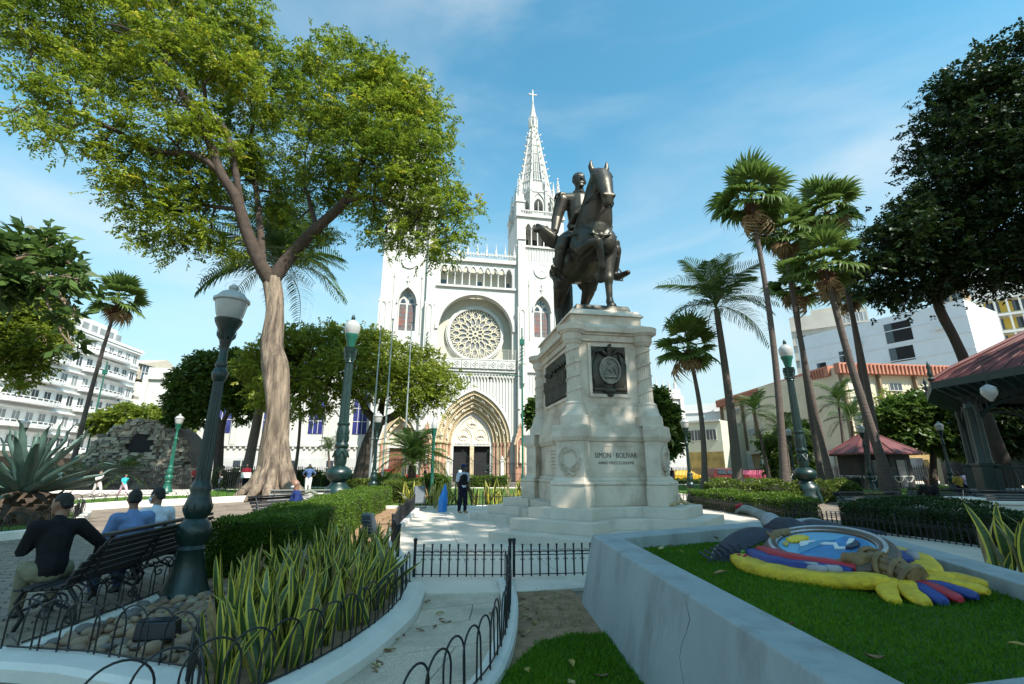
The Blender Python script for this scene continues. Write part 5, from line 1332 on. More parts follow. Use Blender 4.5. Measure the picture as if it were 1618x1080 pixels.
# marble plaza round the monument, slab by slab
PLAZA = [(-1.55, 7.75), (-2.2, 9.7), (-2.85, 12.4), (-3.3, 16), (-3.85, 20.35), (7.9, 22.2), (8.2, 16.5), (9.3, 13), (10.5, 10.2), (10.8, 7.75)]
def inside(x, y, poly):
    r = False; j = len(poly) - 1
    for i in range(len(poly)):
        if (poly[i][1] > y) != (poly[j][1] > y) and x < (poly[j][0] - poly[i][0]) * (y - poly[i][1]) / (poly[j][1] - poly[i][1]) + poly[i][0]: r = not r
        j = i
    return r
PLZ = M('plaza_marble', (0.70, 0.62, 0.53), 0.45, 0.10, 0.9, 0.1, 30, col2=(0.33, 0.31, 0.28), mix2=(0.52, 0.82), scale2=0.8)
pz = sheet('plaza', PLAZA, 0.012, M('plaza_joint', (0.25, 0.24, 0.22), 0.9, 0.2, 3))
rnd = random.Random(8); sl = []
for k in range(3):
    mm = MB(); mm.box((0, 0, 0), (1.392, 0.992, 0.03), 0, 0, 0.996, 0.996); sl.append(mm.mesh('slab', M('plaza_slab_%d' % k, [(0.70, 0.62, 0.53), (0.65, 0.575, 0.495), (0.73, 0.65, 0.56)][k], 0.42, 0.08, 1.1, 0.08, 30, col2=(0.48, 0.43, 0.37), mix2=(0.54, 0.85), scale2=0.9)))
def clip(poly, conv):
    out = poly
    for i in range(len(conv)):
        (ax, ay), (bx_, by_) = conv[i], conv[(i + 1) % len(conv)]; res = []
        def sd(p): return (bx_ - ax) * (p[1] - ay) - (by_ - ay) * (p[0] - ax)
        for k in range(len(out)):
            p, q = out[k], out[(k + 1) % len(out)]; a, b = sd(p), sd(q)
            if a >= 0: res.append(p)
            if (a >= 0) != (b >= 0): t = a / (a - b); res.append((p[0] + (q[0] - p[0]) * t, p[1] + (q[1] - p[1]) * t))
        out = res
        if not out: return []
    return out
CONV = [(-1.55, 7.75), (10.8, 7.75), (9.3, 16.0), (7.9, 22.2), (-3.85, 20.35), (-3.3, 16), (-2.85, 12.4), (-2.2, 9.7)]
for i in range(-12, 14):
    for j in range(-12, 14):
        u_, v_ = i * 1.4, j * 1.0
        cor = [(MO.x + (u_ + dx) * math.cos(TH_M) - (v_ + dy) * math.sin(TH_M), MO.y - 3.5 + (u_ + dx) * math.sin(TH_M) + (v_ + dy) * math.cos(TH_M)) for dx, dy in ((-.696, -.496), (.696, -.496), (.696, .496), (-.696, .496))]
        cx, cy = sum(p[0] for p in cor) / 4, sum(p[1] for p in cor) / 4
        q = clip(cor, CONV)
        if len(q) < 3 or (abs(cx - MO.x) < 1.6 and abs(cy - MO.y) < 1.6): continue
        if all(min((a[0] - b[0]) ** 2 + (a[1] - b[1]) ** 2 for b in q) < 1e-8 for a in cor): inst('slab', sl[rnd.randrange(3)], pz, (cx, cy, 0.0), (0, 0, TH_M))
        else: MB().prism(q, 0.0, 0.03).build('slab', sl[rnd.randrange(3)].materials[0], pz)
# kerb of the plaza on the left and at the back
LK = smooth2([(-1.62, 7.95), (-2.25, 9.7), (-2.95, 12.4), (-3.4, 16), (-3.85, 20.0)], 6)
kerb('kerb', LK, 0.30, 0.15)
kerb('kerb', [(-4.0, 20.35), (-1.2, 20.3), (-0.9, 20.45), (7.9, 22.1)], 0.3, 0.17)

# ------------------------------------------------------------------ front walk and its kerbs
AGG = M('exposed_aggregate', (0.70, 0.555, 0.42), 0.9, 0.3, 60, 0.6, 140, col2=(0.45, 0.36, 0.275), mix2=(0.45, 0.7), scale2=1.5)
WALKL = [xy(G(*p)) for p in ((672, 941), (658, 980), (617, 1025), (552, 1077))] + [(-1.62, 3.6), (-2.2, 2.9)]
WALKR = [xy(G(*p)) for p in ((787, 937), (791, 962), (786, 1000), (770, 1050))] + [(-0.35, 4.0), (-0.75, 3.0)]
wl, wr = smooth2(WALKL, 6), smooth2(WALKR, 6)
walk = sheet('walk', wl + wr[::-1], 0.006, M('walk_joint', (0.10, 0.09, 0.08), 0.95, 0.2, 5))
def walk_at(t, f):
    i = min(int(t * (len(wl) - 1)), len(wl) - 2); s = t * (len(wl) - 1) - i
    a = Vector(wl[i]).lerp(Vector(wl[i + 1]), s); b = Vector(wr[i]).lerp(Vector(wr[i + 1]), s); return a.lerp(b, f)
cuts = [0.0, 0.14, 0.28, 0.47, 0.70, 1.0]
for k in range(5):
    for f0, f1 in (((0.0, 0.64), (0.64, 1.0)) if k % 2 else ((0.0, 1.0),)):
        L_ = [walk_at(cuts[k] + (cuts[k + 1] - cuts[k]) * q / 6 + (0.002 if q == 0 else -0.002 if q == 6 else 0), f0 + 0.005) for q in range(7)]
        R_ = [walk_at(cuts[k] + (cuts[k + 1] - cuts[k]) * q / 6 + (0.002 if q == 0 else -0.002 if q == 6 else 0), f1 - 0.005) for q in range(7)]
        mm = MB(); mm.prism([tuple(p) for p in L_] + [tuple(p) for p in R_[::-1]], 0.008, 0.022); mm.build('walk_slab', AGG, walk)
# marble threshold between walk and fence
th = MB(); th.prism([xy(G(668, 943)), xy(G(795, 941)), xy(G(925, 934)), (1.2, 7.70), (-1.55, 7.75)], 0.0, 0.05); tag(th.build('threshold', PLZ, bevel=0.008), kind='structure')
def offset(pts, d):
    out = []
    for i in range(len(pts)):
        a, b = Vector(pts[max(i - 1, 0)]), Vector(pts[min(i + 1, len(pts) - 1)]); t = (b - a).normalized(); n = Vector((-t.y, t.x)); out.append(tuple(Vector(pts[i]) + n * d))
    return out
kl = offset(wl, -0.17)
kerb('kerb', kl, 0.34, 0.17, ch=0.07)
kr = offset(wr, 0.11)
kerb('kerb', [xy(G(795, 929))] + kr, 0.20, 0.14)
# soil and turf to the right of the walk
sheet('soil_bed', kr + [(1.3, 2.5), (0.92, 6.6), (0.7, 7.7), (0.02, 7.72)], 0.035, SOIL)
TURF = [xy(G(*p)) for p in ((812, 1062), (850, 1025), (900, 1012), (960, 1010), (1010, 1020), (1060, 1050), (1085, 1079))] + [(1.35, 2.6), (-0.2, 2.6), (-0.18, 4.0)]
sheet('lawn', TURF, 0.05, GRASSBED)
g = tag(bpy.data.objects.new('grass', grass_mesh('grass', TURF, 0.045, 26000, 0.055, GRASSLEAF, 31, 0.3)), 'short green turf between the walk and the raised planter', 'grass', None, 'stuff'); COL.objects.link(g)
g = tag(bpy.data.objects.new('grass', grass_mesh('grass', [(0.2, 5.6), (0.75, 5.2), (0.85, 6.6), (0.3, 7.4)], 0.03, 350, 0.04, GRASSLEAF, 33, 0.0)), 'sparse grass tufts on the bare soil', 'grass', None, 'stuff'); COL.objects.link(g)

# ------------------------------------------------------------------ left bed: kerbs, soil
BEDL = [(-4.42, 4.72), (-4.45, 6.0), (-4.55, 7.2), (-5.0, 9.0), (-7.0, 22.5)]
BEDF = [(-4.42, 4.72), xy(G(150, 1056)), xy(G(300, 1082)), (-2.2, 3.75), (-1.9, 3.4)]
sheet('soil_bed', BEDL[::-1] + BEDF[1:] + offset(wl, -0.3)[::-1][2:] + [(-2.25, 9.7), (-2.95, 12.4), (-3.4, 16), (-3.85, 20.2)], 0.05, SOIL)
kerb('kerb', [(p[0], p[1]) for p in BEDL], 0.14, 0.10)
kerb('kerb', [(BEDF[0][0] - 0.10, BEDF[0][1] - 0.14)] + [(p[0] - 0.02, p[1] - 0.16) for p in BEDF[1:]], 0.36, 0.13, ch=0.04)

# ------------------------------------------------------------------ raised planter
PLB = M('planter_blue_white', (0.34, 0.38, 0.39), 0.7, 0.10, 2.2, 0.3, 45, col2=(0.19, 0.20, 0.19), mix2=(0.50, 0.78), scale2=2.6, stretch=(1, 1, .35))
plant = thing('raised_planter', 'pale blue-white concrete planter wall around a grass bed', 'planter', (2.8, 4.5, 0))
PO = Vector((2.8, 4.5, 0))
oA, oB, oC_, oD = V(1.02, 6.44), V(5.25, 8.70), V(3.75, 2.4), V(1.28, 1.9)
bA, bB, bC, bD = V(0.86, 6.50), V(5.40, 8.92), V(3.9, 2.2), V(1.12, 1.8)
iA, iB, iC, iD = V(1.36, 6.18), V(4.86, 8.10), V(3.42, 2.5), V(1.56, 2.1)
def wallseg(b0, b1, t0, t1, i0, i1):
    m = MB(); q = lambda p, z: (p.x - PO.x, p.y - PO.y, z)
    vs = [q(b0, 0), q(b1, 0), q(i1, 0), q(i0, 0), q(t0, .83), q(t1, .83), q(i1, .83), q(i0, .83)]
    m.add(vs, [(0, 3, 2, 1), (4, 5, 6, 7), (0, 1, 5, 4), (1, 2, 6, 5), (2, 3, 7, 6), (3, 0, 4, 7)])
    o = m.build('planter_wall', PLB, plant, bevel=0.012); return o
wallseg(bD, bA, oD, oA, iD, iA); wallseg(bA, bB, oA, oB, iA, iB); wallseg(bB, bC, oB, oC_, iB, iC); wallseg(bC, bD, oC_, oD, iC, iD)
TB = [(p.x - PO.x, p.y - PO.y) for p in (iA, iD, iC, iB)]
def bump_z(x, y): return 0.66 + 0.05 * np.exp(-((x - 0.2) ** 2 + (y - 0.1) ** 2) / 2.0) + 0.012 * np.sin(x * 5.1 + 1) * np.sin(y * 4.3)
NX = 26
m = MB(); vs = []; fs = []
for i in range(NX + 1):
    for j in range(NX + 1):
        a = Vector(TB[0]).lerp(Vector(TB[3]), i / NX); b = Vector(TB[1]).lerp(Vector(TB[2]), i / NX); p = a.lerp(b, j / NX); vs.append((p.x, p.y, float(bump_z(p.x, p.y))))
for i in range(NX):
    for j in range(NX): k = i * (NX + 1) + j; fs.append((k, k + 1, k + NX + 2, k + NX + 1))
m.add(vs, fs); m.build('turf', GRASSBED, plant)
g = bpy.data.objects.new('grass_blades', grass_mesh('grass_blades', TB, 0.66, 62000, 0.045, GRASSLEAF, 41, 0.0, zf=bump_z)); link(g, plant); g['kind'] = 'stuff'
# hairline crack on the long wall
m = MB(); pts = []; rnd = random.Random(2)
for k in range(9):
    t = 0.645 + 0.012 * math.sin(k * 1.3); z = 0.78 - k * 0.085
    b = bA.lerp(bD, t); o_ = oA.lerp(oD, t); p = b.lerp(o_, z / .83); pts.append((p.x - PO.x - 0.0005 + rnd.uniform(-.002, 0), p.y - PO.y + rnd.uniform(-.015, .015), z))
m.tube(pts, 0.0022, 4); m.build('crack', M('crack_line', (0.12, 0.13, 0.14), 0.9, 0.1), plant)
# ------------------------------------------------------------------ painted arms sculpture lying in the planter
arms = thing('coat_of_arms_sculpture', 'painted condor and oval shield with yellow flags lying on the planter grass', 'sculpture', (3.02, 4.85, 0.70), math.atan2(0.20, 0.975), s=0.86)
arms.rotation_euler = (0, R(-5), arms.rotation_euler.z)
YEL = M('flag_yellow_paint', (0.70, 0.47, 0.02), 0.6, 0.2, 7, 0.9, 26, col2=(0.36, 0.22, 0.03), mix2=(0.52, 0.8), scale2=5)
BLU = M('flag_blue_paint', (0.02, 0.045, 0.22), 0.5, 0.2, 5, 0.3, 18)
RED = M('flag_red_paint', (0.42, 0.02, 0.035), 0.5, 0.2, 5, 0.3, 18)
SLATE = M('condor_slate', (0.032, 0.033, 0.050), 0.65, 0.35, 6, 0.6, 22)
PALEG = M('grey_white_paint', (0.30, 0.30, 0.32), 0.6, 0.25, 6, 0.4, 18)
GOLDB = M('brown_gold_paint', (0.20, 0.125, 0.05), 0.5, 0.4, 7, 0.6, 25)
RIMD = M('dark_frame_paint', (0.10, 0.065, 0.045), 0.4, 0.35, 7, 0.3, 25)
def flatlimb(name, seq, mat, flat=0.45, parent=arms, n=12, vox=None):
    rj = random.Random(len(seq) * 7 + int(seq[0][1] * 1000))
    """seq of ((x,y,z), half-width); flattened upward"""
    m = MB(); pts = [Vector(p) for p, r in seq]; rad = [r for p, r in seq]; pts, rad = smooth_path(pts, rad, 4); rad[0] *= .5; rad[-1] *= .72; rad[1] *= .85; rad[-2] *= .95
    rings = []; j0 = rj.uniform(0, 6)
    for i, p in enumerate(pts):
        d = (pts[min(i + 1, len(pts) - 1)] - pts[max(i - 1, 0)]); d.z = 0; d.normalize(); s = Vector((-d.y, d.x, 0))
        w_ = rad[i] * (1 + .06 * math.sin(i * 1.7 + j0)) ; rings.append([p + s * w_ * math.cos(2 * math.pi * j / n) * (1 + rj.uniform(-.05, .05)) + Vector((0, 0, 1)) * w_ * flat * (math.sin(2 * math.pi * j / n) + .16 * math.sin(6 * math.pi * j / n)) for j in range(n)])
    m.ring(rings); return m.build(name, mat, parent, 60)
# dark footing the sculpture rests on
m = MB(); m.prism([(0.78 * math.cos(i * math.pi / 14), -0.02 + 1.10 * math.sin(i * math.pi / 14)) for i in range(28)], -0.12, 0.03); m.build('footing', SOIL, arms)
for s in (-1, 1):
    flatlimb('flag_yellow', [((s * .42, .98, .10), .09), ((s * .64, .62, .10), .125), ((s * .77, .20, .11), .15), ((s * .73, -.22, .11), .16), ((s * .52, -.62, .12), .14), ((s * .22, -.88, .13), .11)], YEL, 0.55)
    flatlimb('flag_blue', [((s * .36, .80, .13), .08), ((s * .51, .48, .15), .105), ((s * .60, .12, .15), .115), ((s * .55, -.26, .16), .11), ((s * .34, -.62, .16), .085)], BLU, 0.75)
    flatlimb('flag_red', [((s * .30, .74, .17), .06), ((s * .42, .42, .195), .08), ((s * .49, .08, .20), .085), ((s * .43, -.26, .20), .08), ((s * .24, -.58, .19), .06)], RED, 0.8)
    # flag ends fanning out beyond the bundle
    flatlimb('flag_end_yellow', [((s * .08, -.92, .12), .08), ((s * .26, -1.08, .09), .082), ((s * .34, -1.28, .05), .07)], YEL, 0.5)
    flatlimb('flag_end_yellow', [((s * .16, -.86, .13), .07), ((s * .40, -1.0, .10), .08), ((s * .52, -1.16, .06), .065)], YEL, 0.55)
    flatlimb('flag_end_blue', [((s * .05, -.96, .10), .06), ((s * .12, -1.12, .08), .07), ((s * .18, -1.30, .04), .06)], BLU, 0.6)
    # spear heads and ribbon ends
    flatlimb('spear_head', [((s * .40, 1.0, .07), .045), ((s * .40, 1.14, .07), .07), ((s * .34, 1.34, .08), .02)], PALEG, 0.6)
    flatlimb('spear_head', [((s * .52, .90, .06), .04), ((s * .58, 1.02, .06), .06), ((s * .58, 1.22, .05), .02)], PALEG, 0.6)
    for k, (x, y) in enumerate(((.62, -.42), (.52, -.50), (.58, -.30))):
        m = MB(); limb(m, [(V(s * x, y, .20), .038), (V(s * (x - .05), y - .09, .20), .045)], 9); fuse(m, 'ribbon_knot', PALEG, arms, 0.014, 1)
flatlimb('flag_end_red', [((0, -.97, .11), .05), ((-.02, -1.14, .09), .06), ((-.03, -1.32, .05), .05)], RED, 0.6)
# laurel sprig
m = MB()
for k in range(7): a = k * 0.9; limb(m, [(V(-.46, .74, .15), .02), (V(-.46 + .10 * math.cos(a), .74 + .10 * math.sin(a), .17), .03)], 7)
fuse(m, 'laurel_leaves', M('laurel_green', (0.10, 0.25, 0.05), 0.5, 0.2, 6), arms, 0.012, 1)
m = MB()
for k in range(4): m.ball((-.66 + .05 * (k % 2), .62 - .05 * k, .14), .035, 8, 5)
m.build('red_berries', RED, arms, 60)
# oval shield tilted up towards the bird
shd = bpy.data.objects.new('oval_shield', None); link(shd, arms); shd.location = (0, 0.02, 0.27); shd.rotation_euler = (R(3), R(-11), 0)
SA, SB = 0.41, 0.58
def el(k, n=40): return [(SA * k * math.cos(2 * math.pi * i / n), SB * k * math.sin(2 * math.pi * i / n)) for i in range(n)]
m = MB(); m.prism(el(0.98), -0.16, 0.0); m.build('sky_panel', M('paint_sky_blue', (0.18, 0.42, 0.62), 0.45, 0.12, 6), shd)
m = MB(); m.tube([(x, y, -0.0) for x, y in el(1.04)], 0.05, 8, closed=True); m.build('inner_frame', RIMD, shd, 60)
m = MB(); m.tube([(x, y, 0.02) for x, y in el(0.985)], 0.018, 7, closed=True); m.tube([(x, y, 0.035) for x, y in el(1.10)], 0.022, 7, closed=True); m.build('silver_bead', M('silver_paint', (0.45, 0.45, 0.47), 0.35, 0.2, 6, metal=0.4), shd, 60)
m = MB(); m.tube([(x, y, -0.05) for x, y in el(1.16)], 0.075, 8, closed=True); m.build('outer_frame', RIMD, shd, 60)
def flat(name, pts, z, mat, h=0.012): m = MB(); m.prism(pts, z - h, z); return m.build(name, mat, shd)
flat('sea', [(-.33, -.14), (-.36, -.02), (-.30, .06), (-.12, .02), (.05, .04), (.30, .0), (.34, -.12), (.28, -.30), (.14, -.46), (-.02, -.50), (-.18, -.44), (-.29, -.28)][::-1][::-1], 0.012, M('paint_sea_blue', (0.04, 0.20, 0.45), 0.4, 0.25, 8))
flat('mountain', [(-.34, .02), (-.05, .02), (.16, .0), (.10, .10), (.02, .16), (-.06, .24), (-.14, .20), (-.24, .12)][::1], 0.020, M('paint_mountain_blue', (0.08, 0.25, 0.42), 0.45, 0.2, 8))
flat('snow_cap', [(-.17, .15), (-.09, .13), (-.04, .16), (.03, .13), (.0, .19), (-.06, .25), (-.13, .21)], 0.028, M('paint_white', (0.72, 0.72, 0.70), 0.5, 0.1, 8))
flat('river', [(-.02, .03), (.04, .03), (.10, -.08), (.02, -.18), (.12, -.30), (.06, -.31), (-.04, -.18), (.05, -.08)], 0.026, MATS['paint_white'])
flat('ship', [(.02, -.26), (.22, -.22), (.20, -.28), (.12, -.33), (.04, -.31)], 0.040, M('paint_dark_ship', (0.03, 0.035, 0.06), 0.5, 0.2, 8), 0.03)
flat('ship_smoke', [(.10, -.20), (.24, -.12), (.27, -.16), (.16, -.23)], 0.034, MATS['paint_white'])
sun_pts = []
for i in range(28): a = 2 * math.pi * i / 28; r = .125 if i % 2 else .085; sun_pts.append((-.01 + r * math.cos(a), .36 + r * math.sin(a)))
flat('painted_sun', sun_pts, 0.026, M('paint_sun_yellow', (0.80, 0.55, 0.03), 0.5, 0.1, 8), 0.02)
flat('zodiac_band', [(-.24, .30), (-.17, .33), (-.14, .42), (-.20, .40)], 0.022, M('paint_ochre', (0.55, 0.40, 0.08), 0.5, 0.3, 20))
# bundle of rods
m = MB()
for i in range(9):
    a = i * 2 * math.pi / 9; m.tube([(.10 * math.cos(a), -.50, .20 + .075 * math.sin(a)), (.095 * math.cos(a), -.74, .17 + .07 * math.sin(a)), (.08 * math.cos(a), -.98, .14 + .06 * math.sin(a))], .042, 7)
m.tube([(0, -.5, .20), (0, -.97, .14)], .06, 8)
bu = m.build('rod_bundle', GOLDB, arms, 60)
m = MB()
for k in range(4):
    y = -.55 - .12 * k; z = .20 - .03 * k
    m.tube([(.155 * math.cos(i * math.pi / 8), y + .05 * math.sin(i * math.pi / 8 + k), z + .125 * math.sin(i * math.pi / 8)) for i in range(16)], .026, 6, closed=True)
m.build('binding', GOLDB, bu, 60)
m = MB()                                              # scrollwork at the shield's foot
for s in (-1, 1):
    limb(m, [(V(s * .30, -.42, .20), .05), (V(s * .20, -.54, .22), .07), (V(s * .05, -.58, .24), .07)], 9)
    for k in range(3): m.ball((s * (.14 + .06 * k), -.57 + .03 * k, .27), .055, 9, 6)
fuse(m, 'scrollwork', GOLDB, arms, 0.014, 1)
m = MB()
limb(m, [(V(-.22, .56, .28), .04), (V(-.1, .62, .33), .055), (V(.1, .62, .33), .055), (V(.22, .56, .28), .04)], 9)
for k in range(6): limb(m, [(V(-.2 + .08 * k, .55, .33), .022), (V(-.2 + .08 * k, .64, .36), .02)], 6)
fuse(m, 'top_scroll', GOLDB, arms, 0.013, 1)
# condor
cd = bpy.data.objects.new('condor', None); link(cd, arms); cd.location = (0.34, 0.90, 0.0); cd.scale = (1.05, 1.05, 1.05)
m = MB(); limb(m, [(V(0, -.42, .16), .10), (V(0, -.22, .20), .17), (V(0, .0, .24), .20), (V(-.02, .20, .27), .16)], 14)
for s in (-1, 1): limb(m, [(V(s * .13, -.10, .20), .10), (V(s * .17, -.34, .14), .07), (V(s * .18, -.52, .12), .04)], 10)
fuse(m, 'condor_body', SLATE, cd, 0.016, 2)
m = MB(); limb(m, [(V(-.02, .16, .30), .125), (V(-.04, .26, .36), .12)], 12); fuse(m, 'white_ruff', PALEG, cd, 0.014, 1)
m = MB(); limb(m, [(V(-.04, .24, .36), .095), (V(-.09, .36, .44), .07), (V(-.16, .46, .50), .062), (V(-.21, .52, .52), .055)], 10); limb(m, [(V(-.22, .53, .52), .04), (V(-.27, .58, .49), .025), (V(-.285, .59, .46), .012)], 8)
fuse(m, 'condor_neck', M('condor_neck_grey', (0.25, 0.25, 0.23), 0.6, 0.3, 12, 0.4, 40), cd, 0.011, 1)
m = MB(); limb(m, [(V(-.23, .52, .575), .022), (V(-.27, .56, .56), .025), (V(-.275, .575, .52), .014)], 8); fuse(m, 'red_comb', RED, cd, 0.008, 1)
for s in (-1, 1):
    rows = []
    spn = [(0.10, -.08, .22), (0.40, .02, .30), (0.72, .05, .24), (0.98, .02, .12), (1.16, -.06, .0)]
    chord = [.30, .42, .42, .34, .10]
    m = MB(); rings = []
    for (x, y, z), c_ in zip(*[ [Vector(q) for q in smooth_path(spn, [1]*5, 4)[0]], smooth_path([(c, 0, 0) for c in chord], [1]*5, 4)[0] ]) if False else zip(smooth_path(spn, [1] * 5, 4)[0], [v.x for v in smooth_path([(c, 0, 0) for c in chord], [1] * 5, 4)[0]]):
        ring = []
        for j in range(10):
            a = 2 * math.pi * j / 10; ring.append((s * x, y + c_ * 0.5 * math.cos(a) - c_ * .1, z + (0.045 * math.sin(a)) - 0.10 * math.cos(a) * -0.3))
        rings.append(ring if s > 0 else ring[::-1])
    m.ring(rings); w = m.build('wing', SLATE, cd, 60)
    m = MB()
    for k in range(15):
        t = 0.18 + k * 0.062; x = t * 1.16; m.tube([(s * x, .12, .30 - .22 * max(0, t - .4)), (s * (x + .03), -.12, .29 - .25 * max(0, t - .4)), (s * (x + .05), -.20 + .12 * max(0, t - .6), .25 - .24 * max(0, t - .4))], [.012, .018, .012], 5)
    m.build('feather', SLATE, w, 60)
    m = MB(); m.tube([(s * x, y + .20 * (1 - .5 * i / 4), z + .02) for i, (x, y, z) in enumerate(spn)], [.02, .028, .03, .026, .012], 7); m.build('wing_edge', PALEG, w, 60)
# ------------------------------------------------------------------ iron fences and hoops
def ball_picket(h, r=0.011):
    m = MB(); m.box((0, 0, 0), (r * 2, r * 2, h)); m.lathe([(0.012, 0), (0.02, 0.006), (0.009, 0.015), (0.019, 0.028), (0.017, 0.04), (0.003, 0.05)], (0, 0, h - 0.002), 8)
    for s in (-1, 1):                                  # small curls below the rail
        m.tube([(s * 0.011, 0, h * 0.60), (s * 0.030, 0, h * 0.54), (s * 0.034, 0, h * 0.59), (s * 0.026, 0, h * 0.61)], 0.004, 4)
        m.tube([(s * 0.011, 0, h * 0.78), (s * 0.045, 0, h * 0.92), (s * 0.062, 0, h * 0.90), (s * 0.055, 0, h * 0.83)], 0.004, 4)
    return m.mesh('picket', IRON, 50)
PICK = ball_picket(0.42)
def post_mesh(h):
    m = MB(); m.lathe([(0.022, 0), (0.022, h), (0.035, h + 0.01), (0.02, h + 0.02)], (0, 0, 0), 10); m.ball((0, 0, h + 0.05), 0.034, 10, 7); return m.mesh('post', IRON, 50)
POST = post_mesh(0.47)
def iron_fence(label, pts, z, step=0.13, group=None, sc=1.0):
    pts = [Vector((p[0], p[1], z)) for p in pts]; t = thing('iron_fence', label, 'fence', pts[0], 0, group)
    for i in range(len(pts) - 1):
        a, b = pts[i] - pts[0], pts[i + 1] - pts[0]; L = (b - a).length; d = (b - a) / L; rz = math.atan2(d.y, d.x)
        inst('post', POST, t, a, (0, 0, rz), sc)
        n = max(1, int(L / step))
        for k in range(1, n): inst('picket', PICK, t, a + d * (L * k / n), (0, 0, rz), sc)
        m = MB()
        for zz in (0.025, 0.30, 0.345): m.box(tuple((a + b) / 2 + Vector((0, 0, zz * sc))), (L, 0.014, 0.012), rz)
        m.build('rail', IRON, t)
    inst('post', POST, t, pts[-1] - pts[0], (0, 0, 0), sc)
    return t
iron_fence('low black fence across the end of the aggregate walk', [(-1.50, 7.86), (-0.03, 7.86)], 0.055)
iron_fence('low black fence from the walk to the planter corner', [(0.03, 7.86), (1.5, 8.02), (3.0, 8.3)], 0.055)
iron_fence('low black fence along the plaza beside the clipped hedge', [LK[4], LK[9], LK[15], LK[22]], 0.15, 0.16)
iron_fence('low black fence in front of the snake plants behind the guard', [(-3.8, 20.5), (-1.2, 20.4), (1.5, 20.8), (8.0, 22.2)], 0.17, 0.16)
iron_fence('low black fence under the hedge right of the monument', [(7.9, 22.0), (8.2, 18.5), (8.5, 15.5), (9.5, 12.4), (10.2, 9.5), (10.3, 6.5)], 0.02, 0.14)
def hoop_mesh(w, h, r=0.0075):
    m = MB(); pts = [(-w / 2, 0, 0)] + [(-w / 2 * math.cos(math.pi * i / 14), 0, h - w / 2 + w / 2 * math.sin(math.pi * i / 14)) for i in range(15)] + [(w / 2, 0, 0)]
    m.tube(pts, r, 7); return m.mesh('hoop', IRON, 60)
HOOP = hoop_mesh(0.37, 0.40)
def hoop_fence(label, path, z, step=0.28, hoop=HOOP, sc=1.0, group=None):
    path = [Vector((p[0], p[1], z)) for p in path]; t = thing('hoop_fence', label, 'fence', path[0], 0, group)
    cum = [0]
    for i in range(len(path) - 1): cum.append(cum[-1] + (path[i + 1] - path[i]).length)
    def at(s):
        for i in range(len(path) - 1):
            if s <= cum[i + 1] or i == len(path) - 2:
                f = (s - cum[i]) / max(1e-6, cum[i + 1] - cum[i]); return path[i].lerp(path[i + 1], min(f, 1.0)), (path[i + 1] - path[i]).normalized()
    s = step / 2; k = 0
    while s < cum[-1]:
        p, d = at(s); inst('hoop', hoop, t, p - path[0] + Vector((-d.y, d.x, 0)) * (0.008 if k % 2 else -0.008), (random.uniform(-.04, .04), random.uniform(-.03, .03), math.atan2(d.y, d.x)), sc); s += step; k += 1
    m = MB(); m.tube([p - path[0] + Vector((0, 0, 0.02)) for p in path], 0.008, 6); m.build('base_rail', IRON, t, 60)
    return t
hoop_fence('black hoop fence on the kerb at the front of the stone bed', [(p[0], p[1] - 0.06) for p in BEDF], 0.13)
hoop_fence('black hoop fence between the stone bed and the near bench', [(-4.47, 4.85), (-4.5, 6.0), (-4.6, 7.2), (-5.05, 9.0)], 0.10)
hoop_fence('black hoop fence along the snake plants beside the walk', offset(wl, -0.24)[::-1], 0.16, 0.25)
hoop_fence('black hoop fence on the right kerb of the walk', [xy(G(806, 921))] + kr, 0.14, 0.25, hoop_mesh(0.30, 0.40))
HOOPF = hoop_mesh(0.55, 0.42, 0.012)
hoop_fence('thin hoop fence round the agave lawn', [(-20, 11.6), (-12.3, 11.85), (-12.1, 12.6), (-12.7, 14.4), (-15.1, 17.5), (-20, 19.8)], 0.18, 0.42, HOOPF)
hoop_fence('thin hoop fence along the sunlit lawn under the big tree', [TREELAWN[0], TREELAWN[1], TREELAWN[2], TREELAWN[3]], 0.24, 0.46, HOOPF)

# tall picket fence round the old grotto: too fine to pick apart
def tall_fence(label, pts, h, step, r=0.014, base=0.25):
    pts = [Vector((p[0], p[1], 0)) for p in pts]; t = thing('railing', label, 'fence', pts[0])
    m = MB(); q = MB()
    for i in range(len(pts) - 1):
        a, b = pts[i] - pts[0], pts[i + 1] - pts[0]; L = (b - a).length; d = (b - a) / L; rz = math.atan2(d.y, d.x); n = int(L / step)
        for k in range(n): c = a + d * (L * (k + .5) / n); m.box((c.x, c.y, base), (r * 2, r * 2, h - base), rz); m.box((c.x, c.y, h), (r * 3, r * 3, 0.12), rz, 0, 0.1, 0.1)
        for z in (base + 0.12, h - 0.22): m.box(tuple((a + b) / 2 + Vector((0, 0, z))), (L, 0.03, 0.035), rz)
        q.box(tuple((a + b) / 2), (L, 0.22, base), rz)
    o = m.build('pickets', IRON, t); o['kind'] = 'stuff'
    q.build('plinth', KERB, t)
    return t
tall_fence('black picket railing in front of the stone grotto', [(-45, 28.5), (-31, 32.5), (-24, 33.5), (-19, 35.0), (-16.5, 38.5)], 1.75, 0.13)
tall_fence('dark street railing before the cathedral road', [xy(CW(-60, -15)), xy(CW(-16, -15)), xy(CW(-7, -15))], 1.7, 0.16, 0.018)
tall_fence('dark street railing behind the palms', [xy(CW(9, -15)), xy(CW(70, -15))], 1.7, 0.16, 0.018)
tall_fence('dark railing in front of the right arcade', [(26, 52), (60, 40)], 1.9, 0.18, 0.02)
